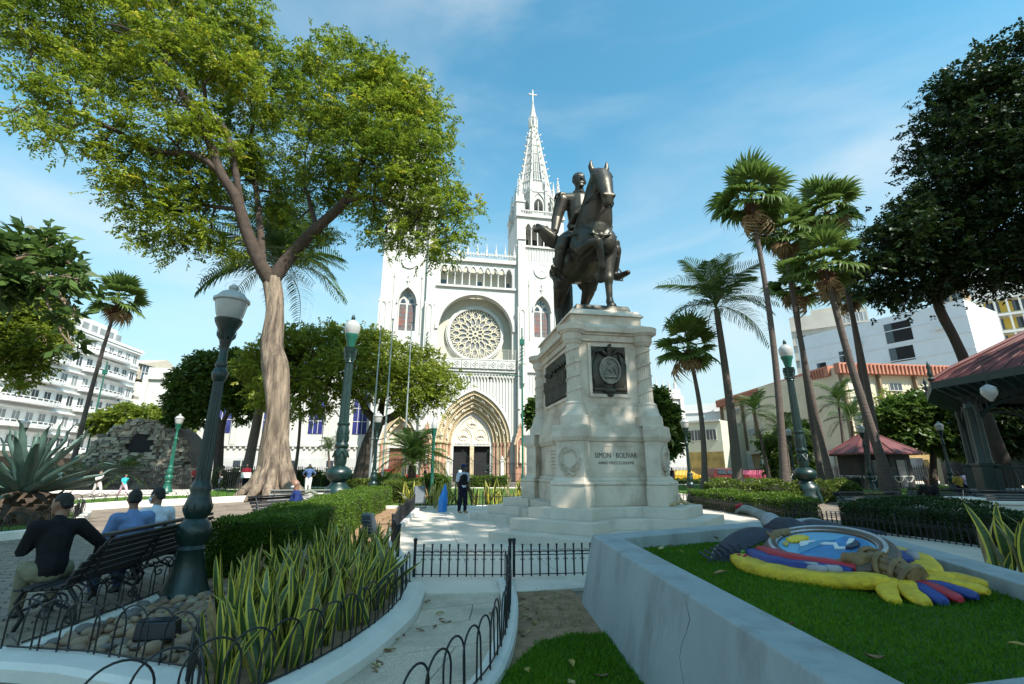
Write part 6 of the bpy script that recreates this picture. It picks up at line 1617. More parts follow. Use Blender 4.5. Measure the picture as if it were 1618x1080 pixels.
# cathedral forecourt gate with scrolls
gt = thing('iron_gate', 'ornate dark iron gate before the cathedral doors', 'gate', CW(0, -3.0), TH_C)
m = MB()
for i in range(-42, 43):
    x = i * 0.17
    if abs(x) > 7.1: continue
    h = 2.3 + (1.2 * max(0, 1 - abs(abs(x) - 1.55) / 1.5) ** 1.4); m.tube([(x, 0, 0), (x, 0, h)], 0.022, 5); m.lathe([(0.04, 0), (0.004, 0.16)], (x, 0, h), 5)
for z in (0.15, 1.0, 2.2): m.tube([(-7.1, 0, z), (7.1, 0, z)], 0.03, 5)
o = m.build('gate_bars', IRON, gt); o['kind'] = 'stuff'
for s in (-1.55, 1.55):
    m = MB()
    for sg in (-1, 1):
        m.tube([(s + sg * (0.15 + 0.55 * (1 - t / 20)) * math.cos(t * 0.5), -0.04, 1.55 + (0.10 + 0.42 * (1 - t / 20)) * math.sin(t * 0.5)) for t in range(20)], 0.03, 5)
        m.tube([(s + sg * 1.5, 0, 2.3), (s + sg * 0.9, 0, 2.9), (s + sg * 0.3, 0, 3.3), (s, 0, 3.9)], 0.035, 5)
    m.build('scroll', GREENIRON, gt, 60)
for x in (-7.1, -3.3, 3.3, 7.1):
    m = MB(); m.box((x, 0, 0), (0.4, 0.4, 2.5)); m.box((x, 0, 2.5), (0.55, 0.55, 0.12)); m.lathe([(0.12, 2.62), (0.2, 2.8), (0.02, 3.2)], (x, 0, 0), 8); m.build('gate_pier', WHITE, gt)

# ------------------------------------------------------------------ lamps
FROST = M('frosted_globe', (0.40, 0.40, 0.385), 0.16, 0.12, 3, spec=0.8)
def leaf_ring(m, r, z, n, h, tilt=0.03):
    for i in range(n):
        a = 2 * math.pi * i / n; c, s = math.cos(a), math.sin(a); w = math.pi * r / n * 0.85
        m.add([(r * c - w * s * .7, r * s + w * c * .7, z), (r * c + w * s * .7, r * s - w * c * .7, z), ((r + tilt) * c, (r + tilt) * s, z + h), ((r + tilt * .9) * c, (r + tilt * .9) * s, z + h * .35)], [(0, 1, 3), (1, 2, 3), (2, 0, 3)])
def lampA(label, loc, sc=1.0, arms_=False, iron=GREENIRON, group='acorn-globe park lamps', rz=0.0):
    t = thing('park_lamp', label, 'street lamp', loc, rz, group, sc)
    m = MB(); m.lathe([(.30, 0), (.30, .05), (.265, .11), (.205, .30), (.150, .54), (.172, .585), (.150, .63), (.185, .70), (.215, .79), (.195, .89), (.125, .97), (.160, 1.03), (.168, 1.14), (.140, 1.24), (.118, 1.30), (.138, 1.355), (.118, 1.41), (.10, 1.46)], (0, 0, 0), 24)
    leaf_ring(m, .205, .12, 10, .22, -.04); leaf_ring(m, .150, 1.02, 10, .16, .03); leaf_ring(m, .19, .70, 12, .12, .02)
    m.build('base', iron, t, 50)
    m = MB(); m.lathe([(.098, 1.46), (.07, 2.87)], (0, 0, 0), 32, flute=0.13); leaf_ring(m, .098, 1.46, 9, .20, -.012); m.build('column', iron, t, 25)
    m = MB(); m.lathe([(.07, 2.85), (.105, 2.92), (.11, 2.99), (.068, 3.06), (.088, 3.10), (.06, 3.17), (.055, 3.36)], (0, 0, 0), 16)
    if arms_:
        for s in (-1, 1): m.tube([(0, 0, 2.98), (s * .22, 0, 2.96), (s * .34, 0, 3.0)], .022, 6); m.ball((s * .36, 0, 3.0), .035, 7, 5)
    m.build('collar', iron, t, 50)
    m = MB(); m.lathe([(.055, 3.34), (.085, 3.48), (.125, 3.64), (.18, 3.75), (.19, 3.80)], (0, 0, 0), 18); leaf_ring(m, .085, 3.48, 8, .16, .05); m.build('cup', iron, t, 50)
    m = MB(); m.lathe([(.155, 3.80), (.185, 3.88), (.205, 3.98), (.222, 4.07), (.25, 4.09), (.25, 4.125), (.215, 4.135), (.20, 4.17), (.155, 4.225), (.10, 4.255), (.06, 4.265), (.06, 4.285), (.072, 4.30), (.072, 4.33), (.03, 4.37)], (0, 0, 0), 28); m.build('globe', FROST, t, 22)
    return t
def onY(px, py, Y, z=0.0):
    p = P(px, py, Y); return Vector((p.x, p.y, z))
lampA('dark green iron lamp standing in the stone bed near the bench', (-4.30, 6.80, 0.03))
lampA('lamp with short side arms beside the flagpoles', onY(590, 760, 24, .1), 1.0, True)
lampA('lamp with short side arms right of the monument', onY(1091, 765, 26, .0), 1.0, True)
lampA('small lamp in front of the stone grotto', onY(263, 775, 33, .1), 1.2, False, GREENPAINT)
lampA('small dark lamp at the picture edge behind the agave', onY(18, 752, 34, .1), 1.15)
lampA('small lamp before the red-roofed kiosk', onY(1376, 760, 33, .25), 1.0)
lampA('small lamp between the kiosk and the bandstand', onY(1504, 760, 31, .25), 1.0)
lampA('small lamp left of the tall ornate lamp among the palms', onY(1258, 765, 36, .25), 1.0)
def lampB(label, loc, sc=1.0):
    t = thing('tall_park_lamp', label, 'street lamp', loc, 0, 'tall capital-topped park lamps', sc)
    m = MB(); m.lathe([(.62, 0), (.62, .30), (.54, .42), (.56, .62), (.52, .80), (.36, .92), (.30, 1.05), (.46, 1.18), (.54, 1.36), (.53, 1.5), (.38, 1.64), (.22, 1.72)], (0, 0, 0), 24); leaf_ring(m, .46, 1.18, 12, .3, .06); m.build('base', GREENIRON, t, 50)
    m = MB(); m.lathe([(.22, 1.7), (.26, 1.85), (.27, 2.2), (.22, 2.45), (.29, 2.52), (.30, 2.60), (.24, 2.68), (.27, 2.9), (.26, 3.2), (.23, 3.42), (.27, 3.46), (.27, 3.54), (.22, 3.58)], (0, 0, 0), 20)
    for z in (2.0, 2.72, 3.0): leaf_ring(m, .255, z, 9, .30, .05)
    for i in range(6):
        a = i * math.pi / 3; m.tube([(.27 * math.cos(a), .27 * math.sin(a), 2.35), (.33 * math.cos(a + .5), .33 * math.sin(a + .5), 2.08), (.27 * math.cos(a + 1.05), .27 * math.sin(a + 1.05), 2.35)], .035, 6)
    m.build('pedestal', GREENIRON, t, 50)
    m = MB(); m.lathe([(.215, 3.56), (.17, 6.25)], (0, 0, 0), 32, flute=0.10); m.build('column', GREENIRON, t, 25)
    m = MB(); m.lathe([(.17, 6.22), (.20, 6.28), (.17, 6.34), (.20, 6.7), (.27, 6.92), (.29, 6.98)], (0, 0, 0), 16)
    for z, h in ((6.34, .26), (6.52, .30), (6.70, .25)): leaf_ring(m, .185 + (z - 6.34) * .1, z, 8, h, .10)
    m.build('capital', GREENIRON, t, 50)
    m = MB(); m.lathe([(.14, 6.98), (.17, 7.1), (.24, 7.4), (.31, 7.56), (.31, 7.62)], (0, 0, 0), 18); m.build('cup', GREENPAINT, t, 50)
    m = MB(); m.lathe([(.28, 7.62), (.34, 7.78), (.36, 8.0), (.33, 8.1), (.24, 8.22), (.13, 8.30)], (0, 0, 0), 24); m.build('globe', FROST, t, 50)
    m = MB(); m.lathe([(.14, 8.28), (.08, 8.36), (.10, 8.42), (.02, 8.6)], (0, 0, 0), 10); m.build('finial', GREENIRON, t, 50)
    return t
lampB('tall green lamp with leafy capital behind the clipped hedge', onY(533, 778, 21, .05))
lampB('tall dark lamp with leafy capital among the right palms', onY(1276, 775, 24.5, .05), 0.97)
t = thing('slim_lamp', 'slim bright green lamp post left of the cathedral portal', 'street lamp', onY(682, 770, 27, .1))
m = MB(); m.lathe([(.16, 0), (.16, .3), (.10, .4), (.085, 3.3), (.13, 3.4), (.17, 3.75)], (0, 0, 0), 14); m.build('post', GREENPAINT, t, 40)
m = MB(); m.lathe([(.15, 3.75), (.17, 3.95), (.13, 4.1), (.03, 4.25)], (0, 0, 0), 14); m.build('globe', FROST, t, 50)
# flagpoles
STEEL = M('galvanised_steel', (0.32, 0.36, 0.36), 0.4, 0.15, 3, metal=0.4)
for k, (bx_, ty, tx) in enumerate(((583, 519, 602), (603, 508, 620), (636, 512, 645))):
    Y = 30.0; b = onY(bx_, 765, Y, .1); tp = P(tx, ty, Y)
    t = thing('flagpole', ['bare flagpole nearest the leaning tree', 'middle bare flagpole of the three', 'bare flagpole nearest the sago palm'][k], 'flagpole', b, 0, 'three bare flagpoles')
    m = MB(); m.tube([(0, 0, 0), (0, 0, tp.z)], [.07, .035], 8); m.build('pole', STEEL, t, 60); MB().ball((0, 0, tp.z + .06), .08, 8, 6).build('finial', STEEL, t, 60)
    MB().lathe([(.16, 0), (.14, .25), (.08, .4)], (0, 0, 0), 10).build('foot', STEEL, t, 50)
# camera masts
def mast(label, base, h, arm, side):
    t = thing('camera_mast', label, 'pole', base)
    m = MB(); m.tube([(0, 0, 0), (0, 0, h)], [.10, .06], 8); m.build('pole', GREENPAINT, t, 60)
    m = MB(); m.tube([(0, 0, h * .68), (side * arm, 0, h * .70)], [.045, .03], 6); m.tube([(0, 0, h * .80), (side * arm * .5, 0, h * .69)], .012, 4); m.build('arm', GREENPAINT, t, 60)
    MB().box((0, 0, h * .885), (.42, .3, .55)).build('box', GREENPAINT, t, bevel=.02); MB().ball((side * arm, 0, h * .67), .13, 9, 6).build('camera_dome', IRON, t, 60)
    return t
mast('tall green camera mast left of the pedestal', onY(826, 760, 42, 0), P(826, 518, 42).z, 2.9, -1)
mast('thin green camera mast by the white curved building', onY(140, 700, 52, 0), P(170, 570, 52).z, 2.2, 1)

# ------------------------------------------------------------------ floodlights, bin, bag, iguanas
GREYBOX = M('grey_floodlight', (0.10, 0.12, 0.135), 0.45, 0.15, 5)
def floodlight(label, loc, rz, tilt, sc=1.0, mat=GREYBOX):
    t = thing('floodlight', label, 'floodlight', loc, rz, None, sc)
    m = MB(); m.box((0, 0, 0), (.30, .14, .42), 0, 0, .86, .7); o = m.build('housing', mat, t, bevel=.03); o.location = (0, 0, .10); o.rotation_euler = (tilt, 0, 0)
    m = MB()
    for k in range(5): m.box((0, .075, .06 + .06 * k), (.22, .02, .02))
    f = m.build('cooling_fin', mat, o)
    m = MB(); m.tube([(-.17, 0, .25), (-.17, 0, 0), (.17, 0, 0), (.17, 0, .25)], .014, 6); m.build('bracket', IRON, t)
    return t
floodlight('grey floodlight tilted back beside the hedge end', (-2.92, 10.45, .18), R(150), R(-18), 1.15)
floodlight('grey floodlight standing at the far plaza corner', onY(662, 800, 19.6, .15), R(20), R(-8), 1.6)
t = thing('ground_spotlight', 'black box spotlight lying among the river stones', 'spotlight', G(248, 1005, .12), R(8))
m = MB(); m.box((0, 0, -.02), (.36, .17, .16), 0, 0, .96, .75); m.build('housing', M('black_plastic', (0.012, 0.016, 0.022), 0.35, 0.3, 6), t, bevel=.02)
MB().box((0, 0, .142), (.31, .11, .008)).build('lens', GLASS, t)
# blue folded parasol
t = thing('blue_tarp_bundle', 'bright blue wrapped bundle standing beside the guard', 'bundle', onY(699, 804, 19.4, .0))
m = MB(); rnd = random.Random(5); limb(m, [(V(0, 0, .05), .17), (V(.02, 0, .4), .17), (V(.06, 0, .75), .12), (V(.08, 0, 1.02), .04)], 12)
for k in range(9): a = k * .7; limb(m, [(V(.15 * math.cos(a), .15 * math.sin(a), .02), .03), (V(.02 + .15 * math.cos(a), .15 * math.sin(a), .5), .035), (V(.07 + .03 * math.cos(a), .03 * math.sin(a), .95), .015)], 6)
o = fuse(m, 'cover', M('blue_tarp', (0.015, 0.20, 0.62), 0.35, 0.2, 5), t, .022, 1); o.location = (0, 0, 0)
# iguanas on the monument step
IG = M('iguana_skin', (0.52, 0.40, 0.22), 0.8, 0.4, 14, 0.6, 60)
def iguana(label, loc, rz, sc):
    t = thing('iguana', label, 'iguana', loc, rz, None, sc); m = MB()
    limb(m, [(V(0, .28, .05), .05), (V(0, .12, .08), .075), (V(0, -.08, .12), .08), (V(0, -.22, .20), .055), (V(0, -.30, .27), .05), (V(0, -.38, .29), .03)], 10)
    limb(m, [(V(0, .26, .05), .045), (V(.06, .48, .03), .03), (V(.16, .70, .02), .018), (V(.14, .95, .015), .008)], 8)
    for s in (-1, 1):
        limb(m, [(V(s * .06, -.10, .10), .03), (V(s * .14, -.12, .07), .022), (V(s * .15, -.18, .012), .016)], 7); limb(m, [(V(s * .05, .14, .07), .035), (V(s * .15, .10, .07), .026), (V(s * .15, .02, .012), .016)], 7)
    for k in range(9): limb(m, [(V(0, -.30 + .06 * k, .30 - .028 * k), .012), (V(0, -.29 + .06 * k, .345 - .03 * k), .005)], 5)
    limb(m, [(V(0, -.30, .24), .025), (V(0, -.29, .17), .012)], 6)
    fuse(m, 'body', IG, t, .012, 1); return t
iguana('tan iguana resting on the step at the right of the pedestal', MO + Vector((1.66, -2.26, .735)), R(60), 0.5)
iguana('second iguana with raised head, higher on the same step', MO + Vector((2.12, -1.75, .735)), R(-40), 0.6)

# ------------------------------------------------------------------ benches
WOODB = M('dark_bench_slat', (0.022, 0.022, 0.024), 0.5, 0.35, 5, 0.2, 30)
def bench(label, loc, rz, L=2.4, sup=3, slat=WOODB, iron=IRON, group='slatted iron park benches', sc=1.0):
    """length along x, sitter faces -y"""
    t = thing('park_bench', label, 'bench', loc, rz, group, sc)
    prof = [(-.24, .43), (-.15, .435), (-.06, .43), (.03, .43), (.12, .445)]
    for y, z in prof: MB().box((0, y, z - .012), (L, .072, .026)).build('seat_slat', slat, t, bevel=.004)
    for k in range(6):
        y, z = .20 + .035 * k + .006 * k * k, .50 + .078 * k
        o = MB().box((0, 0, -.032), (L, .024, .064)).build('back_slat', slat, t, bevel=.004); o.location = (0, y, z); o.rotation_euler = (R(-16 - 4 * k), 0, 0)
    o = MB().box((0, 0, -.02), (L + .04, .085, .04)).build('top_rail', slat, t, bevel=.008); o.location = (0, .49, .955)
    for i in range(sup):
        x = -L / 2 + .16 + (L - .32) * i / (sup - 1); m = MB()
        m.tube([(x, -.30, .40), (x, -.1, .405), (x, .14, .41), (x, .22, .52), (x, .34, .74), (x, .47, .95)], .02, 6)
        m.tube([(x, -.28, .40), (x, -.33, .28), (x, -.24, .14), (x, -.30, .0)], .022, 6); m.tube([(x, .14, .41), (x, .24, .28), (x, .20, .14), (x, .34, .0)], .022, 6)
        m.tube([(x, -.27, .20), (x, -.05, .30), (x, .20, .20)], .016, 6); m.tube([(x, .2, .48), (x, .30, .42), (x, .36, .60), (x, .40, .80)], .016, 6)
        def spiral(cy, cz, r, a0, sg): m.tube([(x, cy + sg * r * (1 - t_ / 16) * math.cos(a0 + t_ * .55), cz + r * (1 - t_ / 16) * math.sin(a0 + t_ * .55)) for t_ in range(15)], .012, 5)
        spiral(-.14, .28, .10, 0, 1); spiral(.08, .28, .10, 0, -1); spiral(-.03, .17, .08, 1, 1); spiral(.30, .56, .07, 2, 1); spiral(.20, .12, .07, 2, -1)
        m.build('iron_support', iron, t, 60)
    return t
BD = Vector((-0.165, 0.986, 0)); BM = Vector((-4.98, 6.62, 0))
bench('black slatted bench with three men, beside the stone bed', BM + Vector((-.10, 0, 0)), math.atan2(-BD.x, BD.y) - math.pi / 2, 2.5)
bench('grey slatted bench behind the bald man, before the big tree', onY(465, 800, 16.0, 0), R(8), 1.9, 2, M('grey_bench_slat', (0.20, 0.20, 0.185), 0.7, 0.2, 5))
bench('low bench under the seated bald man beside the hedge', onY(455, 812, 12.9, 0), R(62), 1.6, 2)
bench('dark bench behind the right hedge, nearer the monument', onY(1400, 822, 14.5, 0), R(8), 2.2, 2)
bench('dark bench with a seated figure near the bandstand wall', onY(1478, 806, 17.6, 0), R(-60), 1.8, 2)
bench('dark bench against the bandstand wall at the picture edge', onY(1605, 805, 15.5, 0), R(-10), 1.8, 2)
t = thing('arched_post', 'grey arched metal post beside the bald man', 'post', onY(500, 795, 14.5, 0), R(40))
m = MB(); m.tube([(0, 0, 0), (0, 0, .78), (-.05, 0, .95), (-.2, 0, 1.02), (-.36, 0, .98)], .055, 8, flat=.7); m.build('arch', M('post_grey_green', (0.16, 0.17, 0.13), 0.6, 0.2, 5), t, 60)
MB().box((0, 0, 0), (.25, .25, .05)).build('foot', GREYBOX, t)

# ------------------------------------------------------------------ people
NAVY = cloth('navy', (0.012, 0.014, 0.028)); BLUESH = cloth('blue', (0.16, 0.25, 0.46)); WHITESH = cloth('white', (0.62, 0.66, 0.74)); KHAKI = cloth('khaki', (0.20, 0.185, 0.12)); JEANS = cloth('jeans', (0.05, 0.07, 0.13)); BLACKC = cloth('black', (0.014, 0.014, 0.016))
MASKW = M('mask_white', (0.75, 0.77, 0.78), 0.8, 0.05, 10)
J = pose_sit(-0.10, 0.16, look=(0.75, -0.65, -0.05)); J['wr_l'] = (-0.46, -0.34, 0.60); J['el_l'] = (-0.44, -0.14, 0.78); J['wr_r'] = (0.12, -0.30, 0.86)
person('seated man in black shirt and khaki trousers, nearest the camera', J, (-5.22, 5.80, -.02), R(-128), BLACKC, KHAKI, 0, 'short')
J = pose_sit(-0.04, 0.0, look=(-0.15, -0.98, -0.05))
person('seated man in blue shirt, seen from behind, middle of the bench', J, (-5.16, 6.82, -.02), R(-122), BLUESH, JEANS, 0, 'short')
J = pose_sit(-0.02, 0.05, look=(0.35, -0.93, -0.1))
person('seated man in white shirt and white face mask at the bench end', J, (-5.42, 7.62, -.02), R(-112), WHITESH, NAVY, 0, 'short', mask=MASKW)
J = pose_stand(0.05, 'down', look=(0.95, -0.2, 0.0))
person('standing guard in navy cap and dark vest beside the monument', J, onY(730, 812, 18.7, 0.03), R(38), cloth('guard_shirt', (0.45, 0.50, 0.60)), NAVY, 1, 'short', 'short', cap=cloth('cap_navy', (0.012, 0.03, 0.12)), vest=BLACKC, voxel=.018, shoes=M('tan_boot', (0.30, 0.20, 0.10), 0.7, 0.2, 6))
J = pose_sit(-0.05, 0.0, look=(-0.3, -0.9, -0.35))
person('bald seated man in dark blue shirt and mask beside the hedge', J, onY(470, 812, 12.6, 0.0), R(-60), cloth('dark_blue', (0.02, 0.035, 0.13)), cloth('grey_trousers', (0.2, 0.2, 0.2)), 0, 'bald', 'short', voxel=.018, mask=MASKW)
person('man in blue shirt and white trousers with hand on hip, far off', pose_stand(0, 'hips', (-0.3, -1, 0)), onY(486, 772, 30, .15), R(20), cloth('mid_blue', (0.07, 0.12, 0.25)), cloth('white_trousers', (0.7, 0.7, 0.68)), 1, 'short', 'short', voxel=.03)
person('child in white shirt and pale trousers walking by the railing', pose_stand(0.35, 'down', (0.3, -1, 0)), onY(150, 787, 29, .02), R(80), cloth('white2', (0.7, 0.68, 0.66)), cloth('print_white', (0.6, 0.57, 0.55)), 2, 'short', 'short', voxel=.03, s=.86)
person('small child in turquoise shirt running by the railing', pose_stand(0.5, 'down', (0.3, -1, 0)), onY(192, 785, 29.5, .02), R(70), cloth('turquoise', (0.05, 0.45, 0.50)), cloth('print_pink', (0.6, 0.42, 0.48)), 2, 'long', 'short', voxel=.03, s=.74)
person('man with a dark backpack walking past the big tree', pose_stand(0.2, 'down', (1, -0.3, 0)), onY(347, 775, 36, .1), R(75), cloth('peach', (0.5, 0.3, 0.22)), cloth('light_jeans', (0.30, 0.36, 0.45)), 2, 'short', 'short', voxel=.03, vest=BLACKC)
t = person('person in maroon shirt holding a white box by the tree roots', pose_stand(0, 'front', (0, -1, 0)), onY(386, 772, 33, .2), R(10), cloth('maroon', (0.16, 0.012, 0.02)), NAVY, 1, 'short', 'short', voxel=.03)
o = thing('white_box', 'white box carried by the person in maroon', 'box', onY(386, 772, 32.6, 1.05), R(10)); MB().box((0, 0, 0), (.55, .3, .32)).build('carton', M('white_card', (0.75, 0.75, 0.73), 0.7, 0.05), o, bevel=.01); MB().box((0, 0, .322), (.57, .32, .03)).build('lid', MATS['white_card'], o)
person('person in red shirt far behind the near lamp', pose_stand(0.1, 'down', (0.6, -1, 0)), onY(306, 770, 37, .05), R(30), cloth('red', (0.5, 0.03, 0.03)), NAVY, 2, 'short', 'short', voxel=.03)
person('passer-by in dark clothes at the cathedral gate', pose_stand(0.2, 'down', (-1, -0.2, 0)), CW(-6.0, -4.2), R(-60), NAVY, BLACKC, 2, 'short', 'long', voxel=.035)
person('passer-by in light shirt at the portal gate', pose_stand(0.15, 'down', (1, -0.2, 0)), CW(-1.9, -3.9), R(60), cloth('pale_blue', (0.5, 0.58, 0.66)), NAVY, 1, 'short', 'short', voxel=.035)
person('passer-by in dark shirt below the right wing', pose_stand(0.1, 'down', (0, -1, 0)), onY(1062, 752, 48, 0), R(0), BLACKC, NAVY, 1, 'short', 'long', voxel=.035)
J = pose_sit(-0.12, 0.05, look=(-0.5, -0.8, -0.5))
person('dark hunched figure on the bench near the bandstand', J, onY(1478, 808, 17.2, 0.0), R(-60), BLACKC, cloth('light_grey', (0.3, 0.3, 0.34)), 1, 'short', 'long', voxel=.02)
person('far person in patterned shirt beyond the bandstand wall', pose_stand(0, 'down', (0, -1, 0)), onY(1519, 780, 27, -.25), R(0), cloth('ochre', (0.4, 0.28, 0.06)), NAVY, 1, 'short', 'short', voxel=.03)
person('far person in lilac shirt beyond the bandstand wall', pose_stand(0, 'down', (0, -1, 0)), onY(1530, 780, 27, -.2), R(0), cloth('lilac', (0.45, 0.40, 0.60)), NAVY, 1, 'short', 'short', voxel=.03)

# ------------------------------------------------------------------ vehicles on the cathedral street
TYRE = M('tyre_rubber', (0.012, 0.012, 0.012), 0.85, 0.2, 8); RIMM = M('wheel_rim', (0.4, 0.4, 0.41), 0.35, 0.1, 5, metal=0.7); CHROME = M('lamp_lens', (0.6, 0.6, 0.58), 0.15, 0.1, 4); TAIL = M('tail_lens', (0.4, 0.02, 0.02), 0.25, 0.1, 4)
def car(label, loc, rz, paint, kind='hatch', group='vehicles on the cathedral street'):
    t = thing('car', label, 'car', loc, rz, group)
    if kind == 'pickup': side = [(-2.5, .45), (2.45, .45), (2.5, .8), (2.3, 1.0), (1.35, 1.05), (.75, 1.6), (-.55, 1.62), (-.75, 1.08), (-2.5, 1.08)]
    elif kind == 'suv': side = [(-2.2, .4), (2.2, .4), (2.25, .8), (2.1, 1.0), (1.2, 1.06), (.65, 1.68), (-1.9, 1.68), (-2.2, 1.1)]
    else: side = [(-2.05, .38), (2.05, .38), (2.1, .7), (1.9, .88), (1.15, .98), (.4, 1.46), (-1.2, 1.46), (-1.9, 1.0), (-2.1, .92)]
    w = .86
    m = MB(); n = len(side)
    lo = [(x, -w if z < 1.1 else -w + .14, z) for x, z in side]; hi = [(x, w if z < 1.1 else w - .14, z) for x, z in side]
    m.add(lo + hi, [tuple(range(n)), tuple(reversed(range(n, 2 * n)))] + [((i + 1) % n, i, n + i, n + (i + 1) % n) for i in range(n)])
    b = m.build('body', paint, t, bevel=.05)
    zt = max(z for x, z in side); zb = 1.06 if kind != 'hatch' else 1.0
    tops = [x for x, z in side if z > 1.3]; x0, x1 = min(tops), max(tops)
    for s in (-1, 1):
        for a, c in ((x0 + .05, (x0 + x1) / 2 - .05), ((x0 + x1) / 2 + .05, x1 + .1)):
            ya, yb = s * (w + .006), s * (w - .13 + .006)
            m = MB(); m.add([(a, ya, zb), (c + (.15 if c > x1 else 0), ya, zb), (c - .1, yb, zt - .1), (a + .06, yb, zt - .1)], [(0, 1, 2, 3)]); m.build('side_window', GLASS, t)
        m = MB(); m.box((side[2][0] - .02, s * .6, .72), (.1, .34, .14)); m.build('headlight', CHROME, t); m = MB(); m.box((side[0][0] + .0, s * .68, .78), (.08, .2, .2)); m.build('tail_light', TAIL, t)
    m = MB(); m.add([(x1 + .08, -.66, zt - .06), (x1 + .08, .66, zt - .06), (1.18, .76, zb + .02), (1.18, -.76, zb + .02)], [(0, 1, 2, 3)]); o = m.build('windscreen', GLASS, t); o.location = (.02, 0, .02)
    for x in (-1.35, 1.35):
        for s in (-1, 1):
            m = MB(); m.tube([(x, s * .70, .33), (x, s * .89, .33)], .33, 18); wh = m.build('wheel', TYRE, t, 40); m = MB(); m.tube([(x, s * .80, .33), (x, s * .902, .33)], .2, 14); m.build('rim', RIMM, wh, 40)
    return t
PRED = M('car_paint_red', (0.28, 0.012, 0.014), 0.3, 0.08, 1, spec=0.7); PDRED = M('car_paint_dark_red', (0.16, 0.012, 0.015), 0.3, 0.08, 1, spec=0.7); PYEL = M('car_paint_yellow', (0.7, 0.42, 0.02), 0.35, 0.08, 1, spec=0.6); PWHT = M('car_paint_white', (0.7, 0.7, 0.7), 0.3, 0.05, 1, spec=0.6); PPINK = M('car_paint_rose', (0.45, 0.06, 0.12), 0.3, 0.08, 1, spec=0.6)
for lab, px, Y, rz, pt, kd in (('red pickup behind the sago palm', 620, 49, 190, PRED, 'pickup'), ('red car behind the big tree trunk', 475, 47, 190, PRED, 'hatch'), ('dark red off-roader behind the slim palm', 1150, 56, 12, PDRED, 'suv'), ('yellow taxi behind the lamp right of the monument', 1082, 55, 12, PYEL, 'hatch'), ('rose-red car right of the dark red off-roader', 1195, 58, 12, PPINK, 'hatch'), ('white car among the right palm trunks', 1255, 58, 12, PWHT, 'hatch'), ('yellow car with only its roof showing over the hedge', 1222, 62, 12, PYEL, 'hatch')):
    car(lab, onY(px, 755, Y, .01), R(rz), pt, kd)
# ------------------------------------------------------------------ river stones
rnd = random.Random(21)
STM = [M('river_stone_%d' % k, c, 0.7, 0.25, 9, 0.3, 30) for k, c in enumerate([(0.29, 0.19, 0.125), (0.33, 0.21, 0.13), (0.20, 0.155, 0.125), (0.37, 0.28, 0.20), (0.25, 0.15, 0.095), (0.16, 0.14, 0.13)])]
STONES = []
for k in range(8):
    bm = bmesh.new(); bmesh.ops.create_icosphere(bm, subdivisions=2, radius=1.0); r2 = random.Random(k); ax = [r2.uniform(.8, 1.4), r2.uniform(.65, 1.0), r2.uniform(.5, .75)]; ph = [r2.uniform(0, 6) for _ in range(6)]
    for v in bm.verts:
        f = 1 + .10 * math.sin(v.co.x * 2.3 + ph[0]) + .08 * math.sin(v.co.y * 3.1 + ph[1]) + .06 * math.sin(v.co.z * 2.7 + ph[2] + v.co.x * 2); v.co = Vector((v.co.x * ax[0] * f, v.co.y * ax[1] * f, v.co.z * ax[2] * f))
    me = bpy.data.meshes.new('river_stone'); bm.to_mesh(me); bm.free(); me.materials.append(STM[k % 6]); me.polygons.foreach_set('use_smooth', [True] * len(me.polygons)); STONES.append(me)
sb = sheet('stone_bed', [(-4.34, 4.80), xy(G(290, 1070)), (-2.7, 5.2), (-2.9, 6.6), (-3.4, 7.2), (-4.4, 7.1)], 0.056, SOIL)
pl_ = [(-4.32, 4.82), xy(G(300, 1070)), (-2.55, 4.6), (-2.65, 6.2), (-3.3, 7.2), (-4.42, 7.2)]
cnt = 0; placed = []
for _ in range(9000):
    x, y = rnd.uniform(-4.45, -2.3), rnd.uniform(4.2, 7.3)
    if not inside(x, y, pl_) or (x + 4.3) ** 2 + (y - 6.8) ** 2 < .11: continue
    s = rnd.choice((.055, .065, .08, .10, .06))
    if any((x - a) ** 2 + (y - b) ** 2 < (.95 * (s + c)) ** 2 for a, b, c in placed): continue
    placed.append((x, y, s)); inst('river_stone', STONES[rnd.randrange(8)], sb, (x, y, .062 + s * .28), (rnd.uniform(-.3, .3), rnd.uniform(-.3, .3), rnd.uniform(0, 6.3)), s); cnt += 1
    if cnt >= 270: break

# ------------------------------------------------------------------ snake plants
SG = M('snake_leaf_green', (0.050, 0.095, 0.026), 0.4, 0.4, 26, stretch=(.4, .4, 1.6)); SYEL = M('snake_leaf_margin', (0.62, 0.52, 0.07), 0.45, 0.15, 9)
SGP = M('snake_leaf_pale', (0.12, 0.16, 0.07), 0.4, 0.45, 30, stretch=(.4, .4, 1.6))
SBR = M('snake_leaf_dry', (0.30, 0.20, 0.09), 0.7, 0.4, 20)
def snake_leaf(seed):
    r2 = random.Random(seed); m = MB(); n = 9; tw = r2.uniform(-.9, .9); bend = r2.uniform(-.10, .16) if seed % 5 else r2.choice((-.38, .42)); side = r2.uniform(-.06, .06); mid = 1 if seed % 3 == 0 else 0
    rows = []
    for i in range(n + 1):
        t = i / n; w = .058 * (0.55 + 1.3 * t - 1.75 * t ** 2.6) if t < 1 else 0.0015; w = max(w, .0015)
        a = tw * t; ca, sa = math.cos(a), math.sin(a); c = Vector((bend * t * t + .02 * math.sin(t * 5 + seed), side * t * t * 2, t))
        rows.append([c + Vector((w * k * ca - .30 * w * (1 - k * k) * sa, w * k * sa + .30 * w * (1 - k * k) * ca, 0)) for k in (-1, -.62, 0, .62, 1)])
    for i in range(n):
        for k in range(4): m.add([rows[i][k], rows[i][k + 1], rows[i + 1][k + 1], rows[i + 1][k]], [(0, 1, 2, 3)], 0 if k in (0, 3) else 1)
    me = m.mesh('leaf', [SYEL if seed % 7 else SBR, (SGP if mid else SG) if seed != 7 else SBR], 60); return me
SLEAF = [snake_leaf(i) for i in range(14)]
